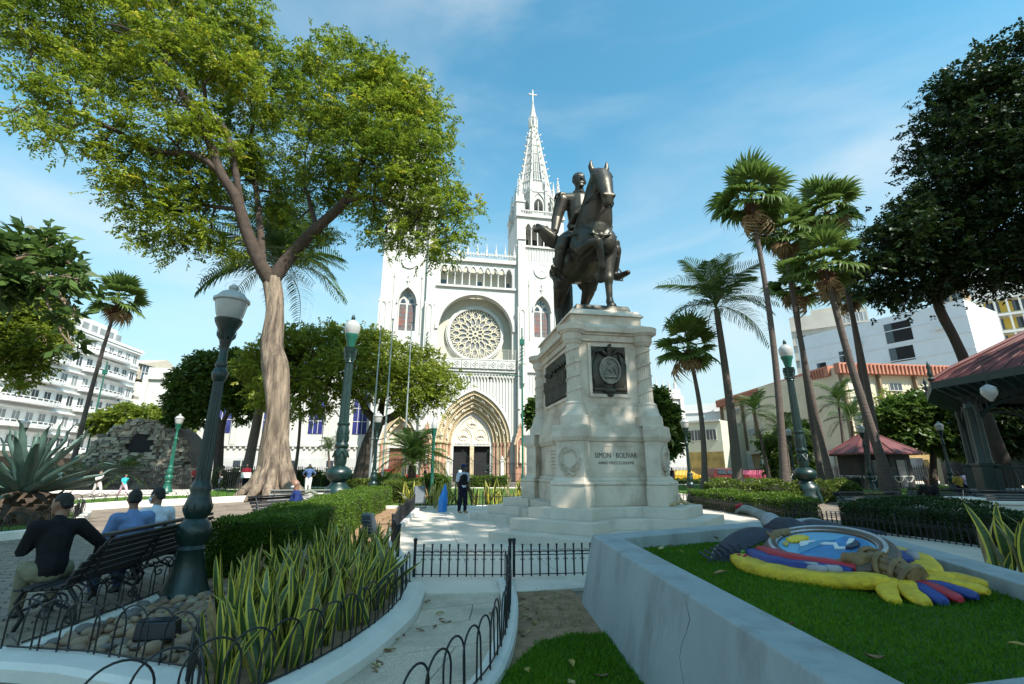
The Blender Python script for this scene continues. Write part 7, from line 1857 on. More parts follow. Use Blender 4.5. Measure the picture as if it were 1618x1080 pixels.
def snake_plant(label, loc, group, nl=8, h=.75, seed=1, spread=.11):
    r2 = random.Random(seed); t = thing('snake_plant', label, 'snake plant', loc, 0, group)
    for k in range(nl):
        a = r2.uniform(0, 6.28); rr = r2.uniform(0, spread); hh = h * r2.uniform(.55, 1.15)
        o = inst('leaf', SLEAF[r2.randrange(14)], t, (rr * math.cos(a), rr * math.sin(a), -.02), (r2.gauss(0, .20), r2.gauss(0, .20), r2.uniform(0, 6.3)), (hh * 1.15 if h > .6 else hh, hh * 1.15 if h > .6 else hh, hh))
    return t
rnd = random.Random(33); cnt = 0
inner_k = offset(wl, -0.42)
for _ in range(4000):
    x, y = rnd.uniform(-3.4, -1.35), rnd.uniform(3.9, 8.6)
    lim = min(inner_k, key=lambda q: abs(q[1] - y)); xm = lim[0] - .03
    if y > 7.1: xm = -1.75 - (y - 7.1) * .30
    xl = max(-3.05, -.615 * (.9656 * y - .43))
    if y > 6.4: xl = -2.85 + (y - 6.4) * .05
    if not (xl < x < xm): continue
    if any((x - a) ** 2 + (y - b) ** 2 < .20 ** 2 for a, b in placed[-0:] and []) : continue
    if any((x - a) ** 2 + (y - b) ** 2 < .18 ** 2 for a, b in [q for q in globals().setdefault('_sp', [])]): continue
    _sp.append((x, y)); snake_plant('yellow-edged snake plant in the dense clump beside the walk', (x, y, .05), 'snake plants beside the walk', 9, .62 + .16 * rnd.random(), cnt + 50); cnt += 1
    if cnt >= 58: break
for k, (px, py) in enumerate(((322, 1062), (368, 1068))): p = G(px, py, .05); snake_plant(['lone snake plant sprouting at the edge of the river stones', 'snake plant just in front of the dense clump'][k], p, None, 5, .5, 140 + k, .05)
for k in range(17): snake_plant('pale snake plant in the row behind the guard', (-3.3 + .55 * k + rnd.uniform(-.1, .1), 21.0 + .10 * k + rnd.uniform(-.15, .3), .1), 'snake plants behind the plaza', 9, 1.05, 200 + k, .25)
for k in range(8): snake_plant('snake plant in the small group below the lamp cluster', onY(655 + 9 * k, 790, 20.4 + rnd.uniform(-.3, .3), .12) - Vector((.35, 0, 0)), 'snake plants at the plaza corner', 7, 1.0, 240 + k, .18)
for k in range(9): snake_plant('tall dark snake plant beyond the planter at the right edge', (7.6 + rnd.uniform(-.5, .75) + .12 * k, 7.2 + rnd.uniform(-.45, .5), .05), 'snake plants at the right picture edge', 9, 1.0, 260 + k, .22)
MB().box((7.35, 6.9, 0), (.10, .10, .95), .2).build('marker_post', KERB); tag(bpy.data.objects['marker_post'], 'short white marker post among the right snake plants', 'post')

# ------------------------------------------------------------------ hedges and shrubs
hedge('long clipped hedge between the bench walk and the plaza', [(-4.05, 7.9), (-4.55, 11.5), (-5.2, 16), (-6.1, 22.4)], 1.25, .82, 70000, ll=.042, seed=2, lump=.045, z0=.03)
LIMEH = leafmat('lime_hedge_leaf', (0.045, 0.085, 0.012), (0.15, 0.20, 0.03), (0.22, 0.24, 0.05), 0.35)
hedge('yellow-green clipped hedge at the far end of the plaza bed', [(-6.0, 23.0), (-4.6, 23.6)], 1.0, .95, 5000, LIMEH, .08, .05, 3)
hedge('round dark shrub mass left of the pedestal', [(1.0, 22.6), (3.2, 23.2)], 1.6, 1.35, 7000, HEDGEGREEN, .10, .05, 4, lump=.10)
hedge('low hedge right of the monument behind the black fence', [(8.6, 22.6), (9.0, 18.6), (9.3, 15.8)], 1.1, .70, 16000, HEDGEGREEN, .07, 0, 5, lump=.08)
hedge('loose dark hedge beyond the planter', [(9.9, 14.3), (10.7, 12.2), (11.1, 10.2), (11.2, 8.4)], 1.2, .72, 20000, leafmat('dark_hedge_leaf', (0.012, 0.034, 0.008), (0.045, 0.095, 0.02), None, .3), .065, 0, 6, lump=.13)
hedge('yellow-green shrub strip behind the right hedge', [(10.2, 25.2), (14.8, 25.0), (17.5, 25.6)], 1.4, .85, 9000, LIMEH, .13, .05, 7, lump=.12)
hedge('low dark hedge beside the white wall', [(14.2, 13.0), (17.5, 11.9)], 1.0, .6, 6000, HEDGEGREEN, .07, 0, 8, lump=.1)
hedge('clipped hedge under the middle tree, by the street railing', [xy(CW(-22, -16.2)), xy(CW(-8, -16.2))], 1.2, 1.2, 6000, HEDGEGREEN, .14, 0, 9, lump=.1)
hedge('clipped box hedge right of the slim green lamp', [xy(CW(-2.6, -16.5)), xy(CW(1.5, -16.5))], 1.0, .9, 3000, HEDGEGREEN, .14, 0, 10, lump=.06)
hedge('dark clipped hedge along the street behind the palms', [xy(CW(12, -16.4)), xy(CW(34, -16.4))], 1.2, .55, 6000, HEDGEGREEN, .15, 0, 11, lump=.1)
hedge('clipped hedge behind the children, below the grotto', [(-22, 36.2), (-15.5, 39.5)], 1.3, 1.5, 4000, HEDGEGREEN, .14, 0, 12, lump=.15)
hedge('dark shrubs left of the grotto behind the agave', [(-42, 33.5), (-31, 37.0)], 2.0, 1.6, 5000, HEDGEGREEN, .16, 0, 13, lump=.25)
for k, (px, Y, w) in enumerate(((560, 27, 1.5), (610, 29, 1.4), (648, 27, 1.1), (690, 30, 1.6))):
    b = onY(px, 770, Y, .1); hedge(['spiky pale shrub below the tall green lamp', 'round shrub between the flagpoles', 'yellow-green shrub at the foot of the sago palm', 'bushy shrub right of the sago palm'][k], [(b.x - w / 2, b.y), (b.x + w / 2, b.y)], 1.2, .75 + .1 * k, 2200, LIMEH if k in (0, 2) else HEDGEGREEN, .13, .1, 20 + k, lump=.12, name='shrub', cat='shrub')

# ------------------------------------------------------------------ the big tree
BIGLEAF = leafmat('big_tree_leaf', (0.065, 0.125, 0.014), (0.32, 0.385, 0.03), (0.58, 0.47, 0.05), 0.5)
TY = 27.0; TB_ = onY(431, 772, TY, .2)
TREEBARK = M('pale_tree_bark', (0.235, 0.178, 0.13), 0.95, 0.5, 4.0, 1.0, 7, stretch=(1, 1, .14), col2=(0.09, 0.066, 0.05), mix2=(.46, .64), scale2=3.2, bdist=.16)
def L_(*q): return [(P(px, py, Y), r) for px, py, Y, r in q]
limbs = [[(TB_ + Vector((0, 0, -.4)), 1.2), (TB_ + Vector((0, 0, .5)), .92), (P(429, 720, TY), .72), (P(438, 655, TY), .62), (P(437, 605, TY), .66), (P(434, 575, TY), .72), (P(430, 545, TY), .56), (P(435, 490, TY), .50), (P(430, 440, TY), .50)],
    L_((429, 445, TY, .50), (408, 410, 26.5, .40), (388, 360, 26, .36), (372, 310, 25.5, .33), (350, 275, 25, .28), (325, 210, 24.5, .22), (310, 180, 24, .20), (265, 110, 23, .15), (258, 60, 22.5, .12)),
    L_((350, 275, 25, .20), (310, 245, 24.5, .19), (240, 238, 24, .16), (190, 210, 23, .13), (130, 182, 22, .10), (60, 160, 21, .06)),
    L_((432, 440, TY, .45), (462, 400, 27, .40), (500, 360, 26.5, .33), (545, 318, 26, .28), (565, 270, 25.5, .22), (585, 230, 25, .15)),
    L_((385, 350, 26, .22), (360, 215, 25, .18), (330, 180, 25, .14), (322, 130, 24, .1)),
    L_((415, 420, 27, .25), (412, 370, 27.5, .22), (405, 300, 28, .18), (395, 230, 28, .14), (410, 150, 28, .1)),
    L_((545, 318, 26, .16), (590, 312, 25, .13), (640, 335, 24.5, .10), (690, 345, 24, .07)),
    L_((372, 330, 26, .16), (330, 325, 26.5, .12), (290, 315, 27, .09)),
    L_((500, 360, 26.5, .18), (490, 320, 27, .14), (480, 290, 27.5, .1))]
bl = []
spec = [(35, 45, 42, 20), (75, 20, 52, 21), (60, 120, 30, 20), (95, 85, 42, 21.5), (130, 35, 58, 22), (20, 175, 24, 19.5), (55, 190, 30, 20), (85, 222, 18, 20.5), (110, 160, 30, 21), (150, 120, 26, 22),
    (195, 30, 60, 23), (180, 95, 38, 23), (215, 130, 40, 23.5), (255, 20, 60, 24), (265, 85, 50, 23), (315, 15, 58, 25), (320, 75, 52, 24), (375, 35, 55, 26), (405, 90, 40, 27), (360, 110, 48, 25),
    (165, 225, 24, 23), (185, 265, 32, 24), (225, 215, 38, 24), (215, 310, 36, 25), (240, 265, 40, 25), (250, 350, 38, 26), (232, 385, 20, 26), (285, 395, 22, 27), (290, 340, 40, 26), (280, 225, 40, 24), (275, 165, 44, 23.5), (310, 285, 38, 26), (330, 230, 38, 25),
    (330, 375, 26, 27), (365, 385, 24, 28), (395, 150, 46, 26), (385, 215, 44, 27), (420, 200, 36, 28), (375, 285, 32, 28), (420, 260, 36, 29), (450, 300, 32, 29), (415, 330, 26, 29), (440, 150, 26, 28),
    (480, 120, 36, 27), (520, 100, 40, 26), (565, 115, 42, 25), (610, 135, 38, 25), (490, 175, 42, 26), (545, 165, 48, 25), (600, 190, 48, 24), (645, 175, 34, 25), (675, 205, 32, 25), (655, 235, 42, 24), (695, 240, 20, 25),
    (495, 240, 40, 26), (545, 235, 44, 25), (600, 255, 46, 24), (650, 290, 42, 24), (692, 285, 30, 24.5), (510, 295, 30, 27), (560, 300, 28, 26), (610, 315, 34, 25), (655, 335, 30, 24), (700, 325, 28, 24), (735, 320, 18, 24), (752, 328, 12, 24), (710, 365, 24, 24), (690, 385, 20, 24), (640, 370, 20, 24.5), (625, 395, 18, 25), (590, 345, 24, 26), (600, 375, 16, 26), (720, 290, 14, 24.5),
    (470, 345, 20, 28), (495, 395, 18, 28), (515, 370, 14, 27), (640, 132, 32, 25), (668, 150, 28, 25), (598, 112, 30, 25.5)]
for px, py, r, Y in spec: bl.append(pblob(px, py, Y, r, 1.15, .78))
big = tree('huge spreading tree with forked pale trunk left of the cathedral', TB_, limbs, bl, 16500, TREEBARK, BIGLEAF, 5, limb_bark=M('shaded_limb_bark', (0.058, 0.040, 0.030), .95, .4, 3, .9, 8), twigs=5, L=.62, nl=11, ll=.25, lw=.055, droop=.45, inner=.42, tcen=.45, tvar=.2, tufts=1500, tsig=.42)  # limbs coloured darker than the trunk to hold the crown's shade
m = MB(); r2 = random.Random(6)
for k in range(10):
    a = k * .63 + r2.uniform(-.2, .2); d = Vector((math.cos(a), math.sin(a), 0)); m.tube([d * .25 + Vector((0, 0, 3.8)), d * .55 + Vector((0, 0, 1.7)), d * 1.0 + Vector((0, 0, .6)), d * 1.55 + Vector((0, 0, .15)), d * 2.0 + Vector((0, 0, -.15))], [.10, .30, .32, .22, .06], 8)
m.build('root_flare', TREEBARK, big, 60)

# ------------------------------------------------------------------ other trees
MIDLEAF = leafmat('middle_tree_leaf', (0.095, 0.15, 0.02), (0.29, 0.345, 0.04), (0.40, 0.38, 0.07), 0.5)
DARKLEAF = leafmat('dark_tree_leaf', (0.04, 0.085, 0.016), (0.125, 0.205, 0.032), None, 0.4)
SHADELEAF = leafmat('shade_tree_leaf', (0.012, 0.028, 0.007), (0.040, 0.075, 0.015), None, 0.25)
Y = 35; b = onY(568, 760, Y, .1)
limbs = [[(b - Vector((0, 0, .3)), .75), (b + Vector((0, 0, .5)), .6), (P(580, 710, Y), .50), (P(592, 680, Y), .48), (P(597, 665, Y), .45)], L_((597, 668, Y, .32), (580, 650, Y, .28), (565, 625, Y, .22), (530, 610, Y, .16), (480, 600, 34, .1)), L_((597, 668, Y, .34), (625, 655, Y, .28), (640, 640, Y, .24), (670, 615, 34, .14)), L_((600, 665, Y, .28), (605, 630, 36, .22), (615, 590, 36, .14))]
bl = [pblob(px, py, Y_, r, 1.2, .62) for px, py, r, Y_ in ((420, 575, 34, 35), (450, 545, 36, 35), (475, 600, 34, 34), (435, 620, 30, 34), (490, 550, 42, 35), (520, 600, 34, 34), (535, 545, 42, 36), (560, 575, 40, 33), (585, 550, 40, 36), (600, 600, 42, 34), (630, 570, 40, 35), (650, 610, 36, 34), (665, 580, 34, 36), (690, 605, 28, 35), (705, 612, 16, 35), (640, 635, 24, 34), (560, 620, 24, 34), (680, 630, 16, 34), (500, 640, 20, 34), (455, 645, 20, 34), (400, 570, 20, 36))]
tree('umbrella-shaped tree with leaning dark trunk in front of the cathedral', b, limbs, bl, 8000, BARKDARK, MIDLEAF, 7, twigs=3, L=.5, nl=9, ll=.22, lw=.07, droop=.2, inner=.4, tcen=.5, tufts=620, tsig=.5)
Y = 40; b = onY(345, 745, Y, .1)
limbs = [[(b - Vector((0, 0, .3)), .45), (b + Vector((0, 0, 1)), .36), (P(348, 690, Y), .30), (P(352, 665, Y), .26)], L_((352, 668, Y, .2), (365, 640, Y, .15), (375, 610, Y, .1)), L_((350, 670, Y, .2), (330, 640, Y, .15), (310, 615, Y, .1))]
bl = [pblob(px, py, Y, r, 1.1, .7) for px, py, r in ((300, 600, 28), (330, 580, 32), (365, 575, 32), (395, 590, 28), (290, 635, 26), (325, 625, 30), (365, 620, 30), (395, 630, 24), (280, 660, 14), (310, 655, 18), (350, 600, 30), (385, 655, 14), (405, 610, 20))]
tree('dark green tree behind the near lamp', b, limbs, bl, 4500, BARKDARK, DARKLEAF, 8, L=.5, nl=8, ll=.34, lw=.10, droop=.3, inner=.3)
for lab, px, py, Y, spec_, n, lf, sd in (
    ('low spreading tree behind the stone grotto', 255, 745, 52, ((170, 665, 22), (200, 655, 22), (235, 660, 24), (265, 668, 22), (150, 672, 14), (285, 675, 18), (245, 680, 16)), 1800, MIDLEAF, 31),
    ('dark tree hugging the right side of the pedestal', 1045, 750, 40, ((1030, 640, 22), (1045, 665, 26), (1055, 690, 24), (1040, 625, 14), (1030, 690, 24), (1060, 710, 12), (1050, 650, 20)), 2200, DARKLEAF, 32),
    ('small tree between the green mast and the pedestal', 848, 745, 44, ((840, 650, 10), (850, 640, 12), (845, 665, 10), (855, 660, 10)), 700, DARKLEAF, 33),
    ('bushy bright tree behind the kiosk', 1470, 750, 40, ((1400, 660, 22), (1430, 645, 26), (1465, 640, 30), (1490, 660, 30), (1440, 680, 28), (1480, 690, 26), (1415, 690, 20), (1510, 640, 26), (1530, 670, 30), (1505, 700, 26)), 4200, DARKLEAF, 34),
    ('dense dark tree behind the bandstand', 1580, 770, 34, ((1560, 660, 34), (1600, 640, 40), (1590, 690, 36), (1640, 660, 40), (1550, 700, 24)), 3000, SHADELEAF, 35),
    ('dark leafy tree between the tall lamp and the leftmost palm trunk', 1235, 760, 44, ((1215, 700, 16), (1230, 715, 18), (1245, 690, 18), (1262, 705, 18), (1250, 730, 18), (1225, 740, 14), (1275, 735, 14), (1265, 680, 14)), 1500, DARKLEAF, 36)):
    b = onY(px, py, Y, .1); bl = [pblob(a, c, Y, r, 1.1, .75) for a, c, r in spec_]; c0 = bl[0]; cm = Vector((sum(q[0] for q in bl) / len(bl), Y, min(q[2] for q in bl)))
    tree(lab, b, [[(b, .3), (b.lerp(cm, .6), .22), (cm, .18)], [(cm, .15), (cm + Vector((.3, 0, 1)), .1)]], bl, n, BARKDARK, lf, sd, L=.5, nl=8, ll=.36, lw=.11, droop=.3, inner=.25)
# wispy young bamboo-like tree
b = onY(1385, 760, 44, .1); bl = [pblob(a, c, 44, r, 1, .8) for a, c, r in ((1380, 650, 14), (1400, 630, 14), (1395, 670, 16), (1420, 640, 10), (1370, 680, 14))]
tree('wispy pale green tree rising before the beige building', b, [[(b, .12), (b + Vector((0, 0, 5)), .06)], [(b + Vector((0, 0, 4)), .05), (b + Vector((.4, 0, 7)), .02)]], bl, 260, BARKDARK, MIDLEAF, 41, L=.6, nl=6, ll=.3, lw=.07, droop=.3, inner=.1)

# left foreground trees: coarse leaves above, fine leaves below
COARSE = leafmat('coarse_leaf', (0.03, 0.068, 0.016), (0.13, 0.20, 0.04), None, 0.35)
b = Vector((-18.5, 13.0, .14))
bl = [pblob(px, py, Y, r, 1.1, .7) for px, py, Y, r in ((-60, 400, 13, 60), (10, 395, 13.5, 32), (45, 385, 14, 26), (75, 400, 14, 24), (105, 415, 13.5, 20), (120, 440, 13, 14), (60, 430, 13, 24), (20, 440, 13, 26), (95, 455, 13.5, 16), (85, 375, 14, 12), (118, 500, 13.2, 10), (112, 545, 13.2, 9))]
tree('coarse-leaved tree reaching in from the left edge, above the fine-leaved one', b, [[(b, .5), (b + Vector((.2, 0, 3)), .4), (P(-120, 430, 13), .28)], L_((-120, 430, 13, .2), (-20, 425, 13, .12), (35, 420, 13, .10), (60, 440, 13, .07)), L_((-20, 425, 13, .1), (60, 400, 13.5, .07), (110, 415, 13.5, .04))], bl, 420, BARK, COARSE, 51, L=.45, nl=7, ll=.42, lw=.10, droop=.5, inner=.2)
bl = [pblob(px, py, Y, r, 1.1, .8) for px, py, Y, r in ((-60, 520, 17, 70), (10, 470, 17.5, 34), (45, 480, 17, 34), (75, 500, 17.5, 28), (30, 520, 17, 36), (70, 540, 17, 26), (20, 560, 17, 30), (50, 575, 17.2, 20), (30, 598, 17, 14), (90, 520, 17.5, 16))]
b = Vector((-24, 17, .14))
tree('fine-leaved tree at the left edge before the white building', b, [[(b, .5), (b + Vector((.4, 0, 3.5)), .4), (P(-60, 540, 17), .3)], L_((-60, 540, 17, .2), (0, 510, 17, .13), (50, 500, 17, .08))], bl, 3300, BARK, MIDLEAF, 52, L=.40, nl=8, ll=.17, lw=.05, droop=.4, inner=.25, tcen=.4)

# big dark tree on the right
Y = 27; b = onY(1600, 770, Y, .1)
limbs = [[(b, .42), (b + Vector((-.3, 0, 3)), .32), (P(1520, 560, Y), .25), (P(1490, 500, Y), .23), (P(1478, 470, Y), .22)], L_((1478, 470, Y, .24), (1460, 440, Y, .2), (1440, 410, 26, .14), (1420, 380, 25, .1)), L_((1480, 475, Y, .22), (1530, 445, 26, .2), (1618, 435, 25, .18), (1700, 425, 24, .16)), L_((1478, 470, Y, .24), (1510, 380, 26, .2), (1560, 280, 25, .16), (1600, 180, 24, .1))]
spec_ = ((1375, 420, 22, 26), (1395, 385, 26, 26), (1420, 345, 28, 26), (1400, 440, 26, 27), (1430, 410, 34, 26), (1440, 370, 32, 25), (1465, 330, 34, 26), (1480, 285, 30, 25), (1475, 220, 26, 25), (1500, 240, 34, 25), (1490, 180, 22, 25), (1515, 150, 30, 24), (1550, 115, 34, 24), (1600, 95, 36, 23), (1530, 200, 40, 24), (1580, 160, 44, 24), (1630, 170, 50, 23), (1520, 300, 44, 25), (1560, 250, 48, 24), (1610, 260, 52, 23), (1480, 390, 38, 26), (1530, 370, 46, 25), (1590, 350, 52, 24), (1640, 330, 56, 23), (1450, 450, 26, 27), (1490, 440, 26, 26), (1420, 462, 16, 27), (1550, 420, 36, 25), (1600, 410, 34, 24), (1640, 420, 34, 24), (1440, 490, 10, 27), (1580, 445, 14, 25), (1690, 220, 70, 23), (1720, 350, 70, 23), (1690, 100, 50, 23))
bl = [pblob(px, py, Y_, r, 1.5, .8) for px, py, r, Y_ in spec_]
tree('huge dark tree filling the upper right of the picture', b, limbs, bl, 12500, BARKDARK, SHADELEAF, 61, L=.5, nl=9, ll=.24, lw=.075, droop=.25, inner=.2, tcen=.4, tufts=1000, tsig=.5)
# shade trees beside and behind the viewpoint, whose shadow covers the foreground
for k, (x, y, h, r, n, lab) in enumerate(((10.5, -10.5, 20, 6.2, 3400, 'tall shade tree behind the viewpoint, the farthest back'), (2.2, -6.0, 20.0, 4.6, 2200, 'tall shade tree directly behind the viewpoint'), (20.5, -4.5, 20, 5.8, 3400, 'tall shade tree to the right of the viewpoint, out of view'), (15.0, -8.8, 20, 4.8, 2400, 'tall shade tree behind the planter, out of view'), (13.2, -.2, 20, 4.6, 550, 'tall thin-crowned tree right of the viewpoint'), (32.7, 0.0, 20, 7.5, 4000, 'large shade tree far to the right of the viewpoint'), (44, 11.3, 20, 9.0, 4200, 'large shade tree beyond the bandstand, out of view'))):
    r2 = random.Random(70 + k); b = Vector((x + 1.5, y - 2.5, 0)); bl = []
    for q in range(16):
        a = q * 2.4; rr = r * math.sqrt((q + .5) / 16); bl.append((x + rr * math.cos(a), y + rr * math.sin(a), h + r2.uniform(-.8, 1.2), r * .36, r * .36, r * .24))
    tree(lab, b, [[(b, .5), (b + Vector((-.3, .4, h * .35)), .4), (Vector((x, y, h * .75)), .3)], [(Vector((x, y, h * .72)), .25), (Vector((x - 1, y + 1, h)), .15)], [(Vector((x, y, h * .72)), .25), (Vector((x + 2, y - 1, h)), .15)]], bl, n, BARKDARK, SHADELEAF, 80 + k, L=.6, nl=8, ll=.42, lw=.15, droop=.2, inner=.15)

# ------------------------------------------------------------------ palms
for lab, kd, cx, cy, bx_, by_, Y, cr, tr_, sd in (
    ('tallest fan palm, leftmost of the right-hand fan palms', 'fan', 1186, 318, 1240, 775, 27, 3.0, .42, 1),
    ('fan palm just right of the tallest one', 'fan', 1237, 368, 1316, 770, 28, 2.6, .40, 2),
    ('tall fan palm with a tan skirt, higher than its near neighbour', 'fan', 1305, 335, 1398, 775, 31, 2.9, .40, 3),
    ('dark fan palm with thick leaning trunk before the kiosk', 'fan', 1303, 420, 1412, 778, 26, 2.6, .50, 4),
    ('thin fan palm between the kiosk and the leaning palm', 'fan', 1338, 460, 1372, 768, 34, 2.4, .34, 5),
    ('short dark fan palm behind the tall ornate lamp', 'fan', 1257, 455, 1300, 768, 36, 2.7, .40, 6),
    ('short fan palm nearest the monument', 'fan', 1088, 552, 1112, 758, 34, 2.8, .42, 7),
    ('lone fan palm with leaning trunk at the left, before the white building', 'fan', 186, 476, 118, 720, 40, 2.7, .42, 8),
    ('small fan palm behind the middle tree', 'fan', 471, 578, 465, 745, 36, 1.9, .26, 9)):
    palm(lab, kd, P(cx, cy, Y), onY(bx_, by_, Y, .2), cr, tr_ * .50, sd, 'fan palms' if cx > 1000 else None, 30, 5 if cx != 1303 else 3, bow=(.35 if sd % 2 else -.2))
palm('feather palm with green crown right of the monument', 'feather', P(1132, 488, 33), onY(1166, 757, 33, .2), 4.0, .34, 11, None, 22, bow=.1)
palm('feather palm behind the fork of the big tree', 'feather', P(440, 425, 36), onY(388, 745, 36, .2), 5.4, .36, 12, None, 34, bow=.3)
for lab, cx, cy, bx_, Y, cr, sd in (('small feather palm before the beige arcade', 1192, 652, 1216, 43, 2.2, 13), ('small feather palm left of the kiosk, taller', 1325, 640, 1335, 42, 2.4, 14), ('small feather palm just behind the kiosk roof', 1345, 665, 1350, 44, 2.2, 15), ('dark small palm among the lamp post and shrubs', 1240, 690, 1245, 41, 2.4, 16), ('tiny palm against the white wing', 519, 712, 519, 50, 1.5, 17)):
    palm(lab, 'feather', P(cx, cy, Y), onY(bx_, 755, Y, .1), cr, .16, sd, None, 16, bow=.1)
palm('sago palm with stiff dark fronds before the side portal', 'feather', P(652, 735, 27.5), onY(650, 765, 27.5, .1), 2.1, .34, 18, None, 34, bow=0, bark=BARKDARK)
palm('young palm tuft in front of the stone grotto', 'feather', onY(200, 745, 36, .9), onY(200, 745, 36, .1), 1.7, .14, 19, None, 18, bow=0)

# ------------------------------------------------------------------ agave
AG = M('agave_blue_green', (0.060, 0.105, 0.085), 0.5, 0.25, 3, 0.15, 20); AGB = M('agave_base_brown', (0.06, 0.040, 0.026), 0.9, 0.4, 6, .6, 20)
ag = thing('agave', 'giant blue-green agave with scaly brown base at the left edge', 'agave', (-14.3, 14.4, .14), s=1.03)
m = MB(); m.lathe([(1.05, -.05), (1.1, .2), (1.0, .5), (.6, .78), (.2, .9)], (0, 0, 0), 20)
r2 = random.Random(3)
for k in range(130):
    z = r2.uniform(.05, .75); rr = 1.08 - .45 * max(0, z - .4); a = r2.uniform(0, 6.28); d = Vector((math.cos(a), math.sin(a), 0)); p = d * rr + Vector((0, 0, z)); s = Vector((-d.y, d.x, 0)) * .10
    m.add([p - s, p + s, p + d * .13 + Vector((0, 0, .13)) + s * .4, p + d * .13 + Vector((0, 0, .13)) - s * .4], [(0, 1, 2, 3)])
m.build('scaly_base', AGB, ag, 40)
def agave_leaf(seed):
    r2 = random.Random(seed); m = MB(); n = 10; rows = []; L = 2.3
    for i in range(n + 1):
        t = i / n; w = .17 * (0.75 + 1.1 * t - 1.85 * t * t) + .002; w = max(.004, w); z = -.30 * t * t * r2.choice((.4, 1.0)) * L * .4
        c = Vector((L * t, 0, z)); rows.append([c + Vector((0, w * k, .55 * w * (k * k) - .02 + (0 if abs(k) < 1 else .0))) for k in (-1, -.5, 0, .5, 1)] + [c + Vector((0, w * k, .55 * w * (k * k) - .02 - .05 * (1 - k * k) * (1 - t))) for k in (.5, 0, -.5)])
    m.ring(rows); return m.mesh('leaf', AG, 50)
ALF = [agave_leaf(i) for i in range(4)]
for k in range(34):
    s = (k + .5) / 34; el_ = R(82 - 78 * s + r2.uniform(-6, 6)); o = inst('leaf', ALF[k % 4], ag, (0, 0, .72), (0, 0, 0), r2.uniform(.82, 1.1)); o.rotation_euler = (r2.uniform(-.3, .3), -el_, k * 2.39996)

# ------------------------------------------------------------------ fallen leaves
FL = []
for k in range(4):
    m = MB(); n = 5; rows = []
    for i in range(n + 1):
        t = i / n; w = .022 * math.sin(math.pi * min(.98, max(.03, t))) + .001; rows.append([Vector((.095 * (t - .5), w * q, .012 * math.sin(t * 3 + k) + .010 * q * q)) for q in (-1, 0, 1)])
    for i in range(n):
        for q in range(2): m.add([rows[i][q], rows[i][q + 1], rows[i + 1][q + 1], rows[i + 1][q]], [(0, 1, 2, 3)])
    FL.append(m.mesh('fallen_leaf', M('dry_leaf_%d' % k, [(0.36, 0.27, 0.06), (0.30, 0.17, 0.07), (0.40, 0.32, 0.14), (0.22, 0.12, 0.06)][k], 0.7, 0.25, 12), 60))
r2 = random.Random(12)
def drop(px, py, z, lab, grp, sc=1.0): p = G(px, py, z); o = inst('fallen_leaf', FL[r2.randrange(4)], None, p, (r2.uniform(-.2, .2), r2.uniform(-.2, .2), r2.uniform(0, 6.3)), sc * r2.uniform(.8, 1.3)); tag(o, lab, 'leaf', grp)
for px, py in ((637, 1002), (622, 1012), (612, 1028), (618, 1028), (597, 1052), (592, 1060), (600, 1047), (695, 970), (705, 982), (697, 979), (687, 990), (675, 951), (776, 970), (664, 996)): drop(px, py, .028, 'dry yellow leaf lying on the aggregate walk', 'fallen leaves on the walk')
for px, py in ((822, 975), (830, 972), (836, 978), (826, 1003), (835, 998), (823, 998), (848, 968), (856, 945), (832, 962), (852, 978), (845, 985), (825, 946), (822, 955), (965, 1008), (885, 962)): drop(px, py, .042, 'dry leaf lying on the bare soil by the planter', 'fallen leaves on the soil', .9)
for px, py in ((833, 1060), (903, 1049), (951, 1066), (996, 1022), (903, 1078)): drop(px, py, .085, 'dry leaf lying on the small turf patch', 'fallen leaves on the turf')
for px, py in ((1381, 1036), (1137, 906), (1075, 872), (1058, 862), (1045, 866), (1130, 850), (1240, 985), (1500, 940), (1610, 1022)): drop(px, py, .72, 'dry leaf lying on the planter grass', 'fallen leaves on the planter grass')
for k in range(34):
    y = r2.uniform(8.6, 17); x = -2.55 - (y - 9) * .14 - r2.uniform(.1, .75); o = inst('fallen_leaf', FL[r2.randrange(4)], None, (x, y, .065), (r2.uniform(-.3, .3), r2.uniform(-.3, .3), r2.uniform(0, 6.3)), 1.3); tag(o, 'dry leaf on the soil strip between hedge and plaza', 'leaf', 'fallen leaves beside the hedge')
for k in range(14):
    p = (r2.uniform(-4.2, -2.9), r2.uniform(4.7, 6.6)); o = inst('fallen_leaf', FL[r2.randrange(4)], None, (p[0], p[1], .15), (r2.uniform(-.3, .3), r2.uniform(-.3, .3), r2.uniform(0, 6.3)), .8); tag(o, 'dry leaf among the river stones', 'leaf', 'fallen leaves on the stones')
# ------------------------------------------------------------------ stone grotto
GY = 39.0
gro = thing('stone_grotto', 'mound of stacked grey stones with a dark arched niche', 'grotto', onY(203, 745, GY, 0))
GST = [M('grotto_stone_%d' % k, c, 0.9, 0.35, 4, 0.6, 12) for k, c in enumerate([(0.22, 0.185, 0.14), (0.31, 0.265, 0.20), (0.13, 0.115, 0.095), (0.38, 0.33, 0.25)])]
gh = P(203, 660, GY).z; gw = 4.6
def mound(x, z): return (abs(x) / gw) ** 2.1 + (z / gh) ** 2.0
m = MB(); n = 20
outl = [(-gw * 1.35, 0)] + [(gw * .98 * math.cos(math.pi - math.pi * i / n), max(.0, gh * .97 * math.sin(math.pi * i / n) ** .8)) for i in range(n + 1)] + [(gw * 1.35, 0)]
nich = [(x + .1, z) for x, z in arch(1.05, 1.0, gh * .62, 0, 6, zb=gh * .52)]
m.slab(outl, .8, 3.5); m.build('rubble_core', GST[2], gro)
m = MB(); m.slab([(p[0], p[1]) for p in nich], .55, .79); m.build('niche', DARK, gro)
rnd = random.Random(14); stm = []
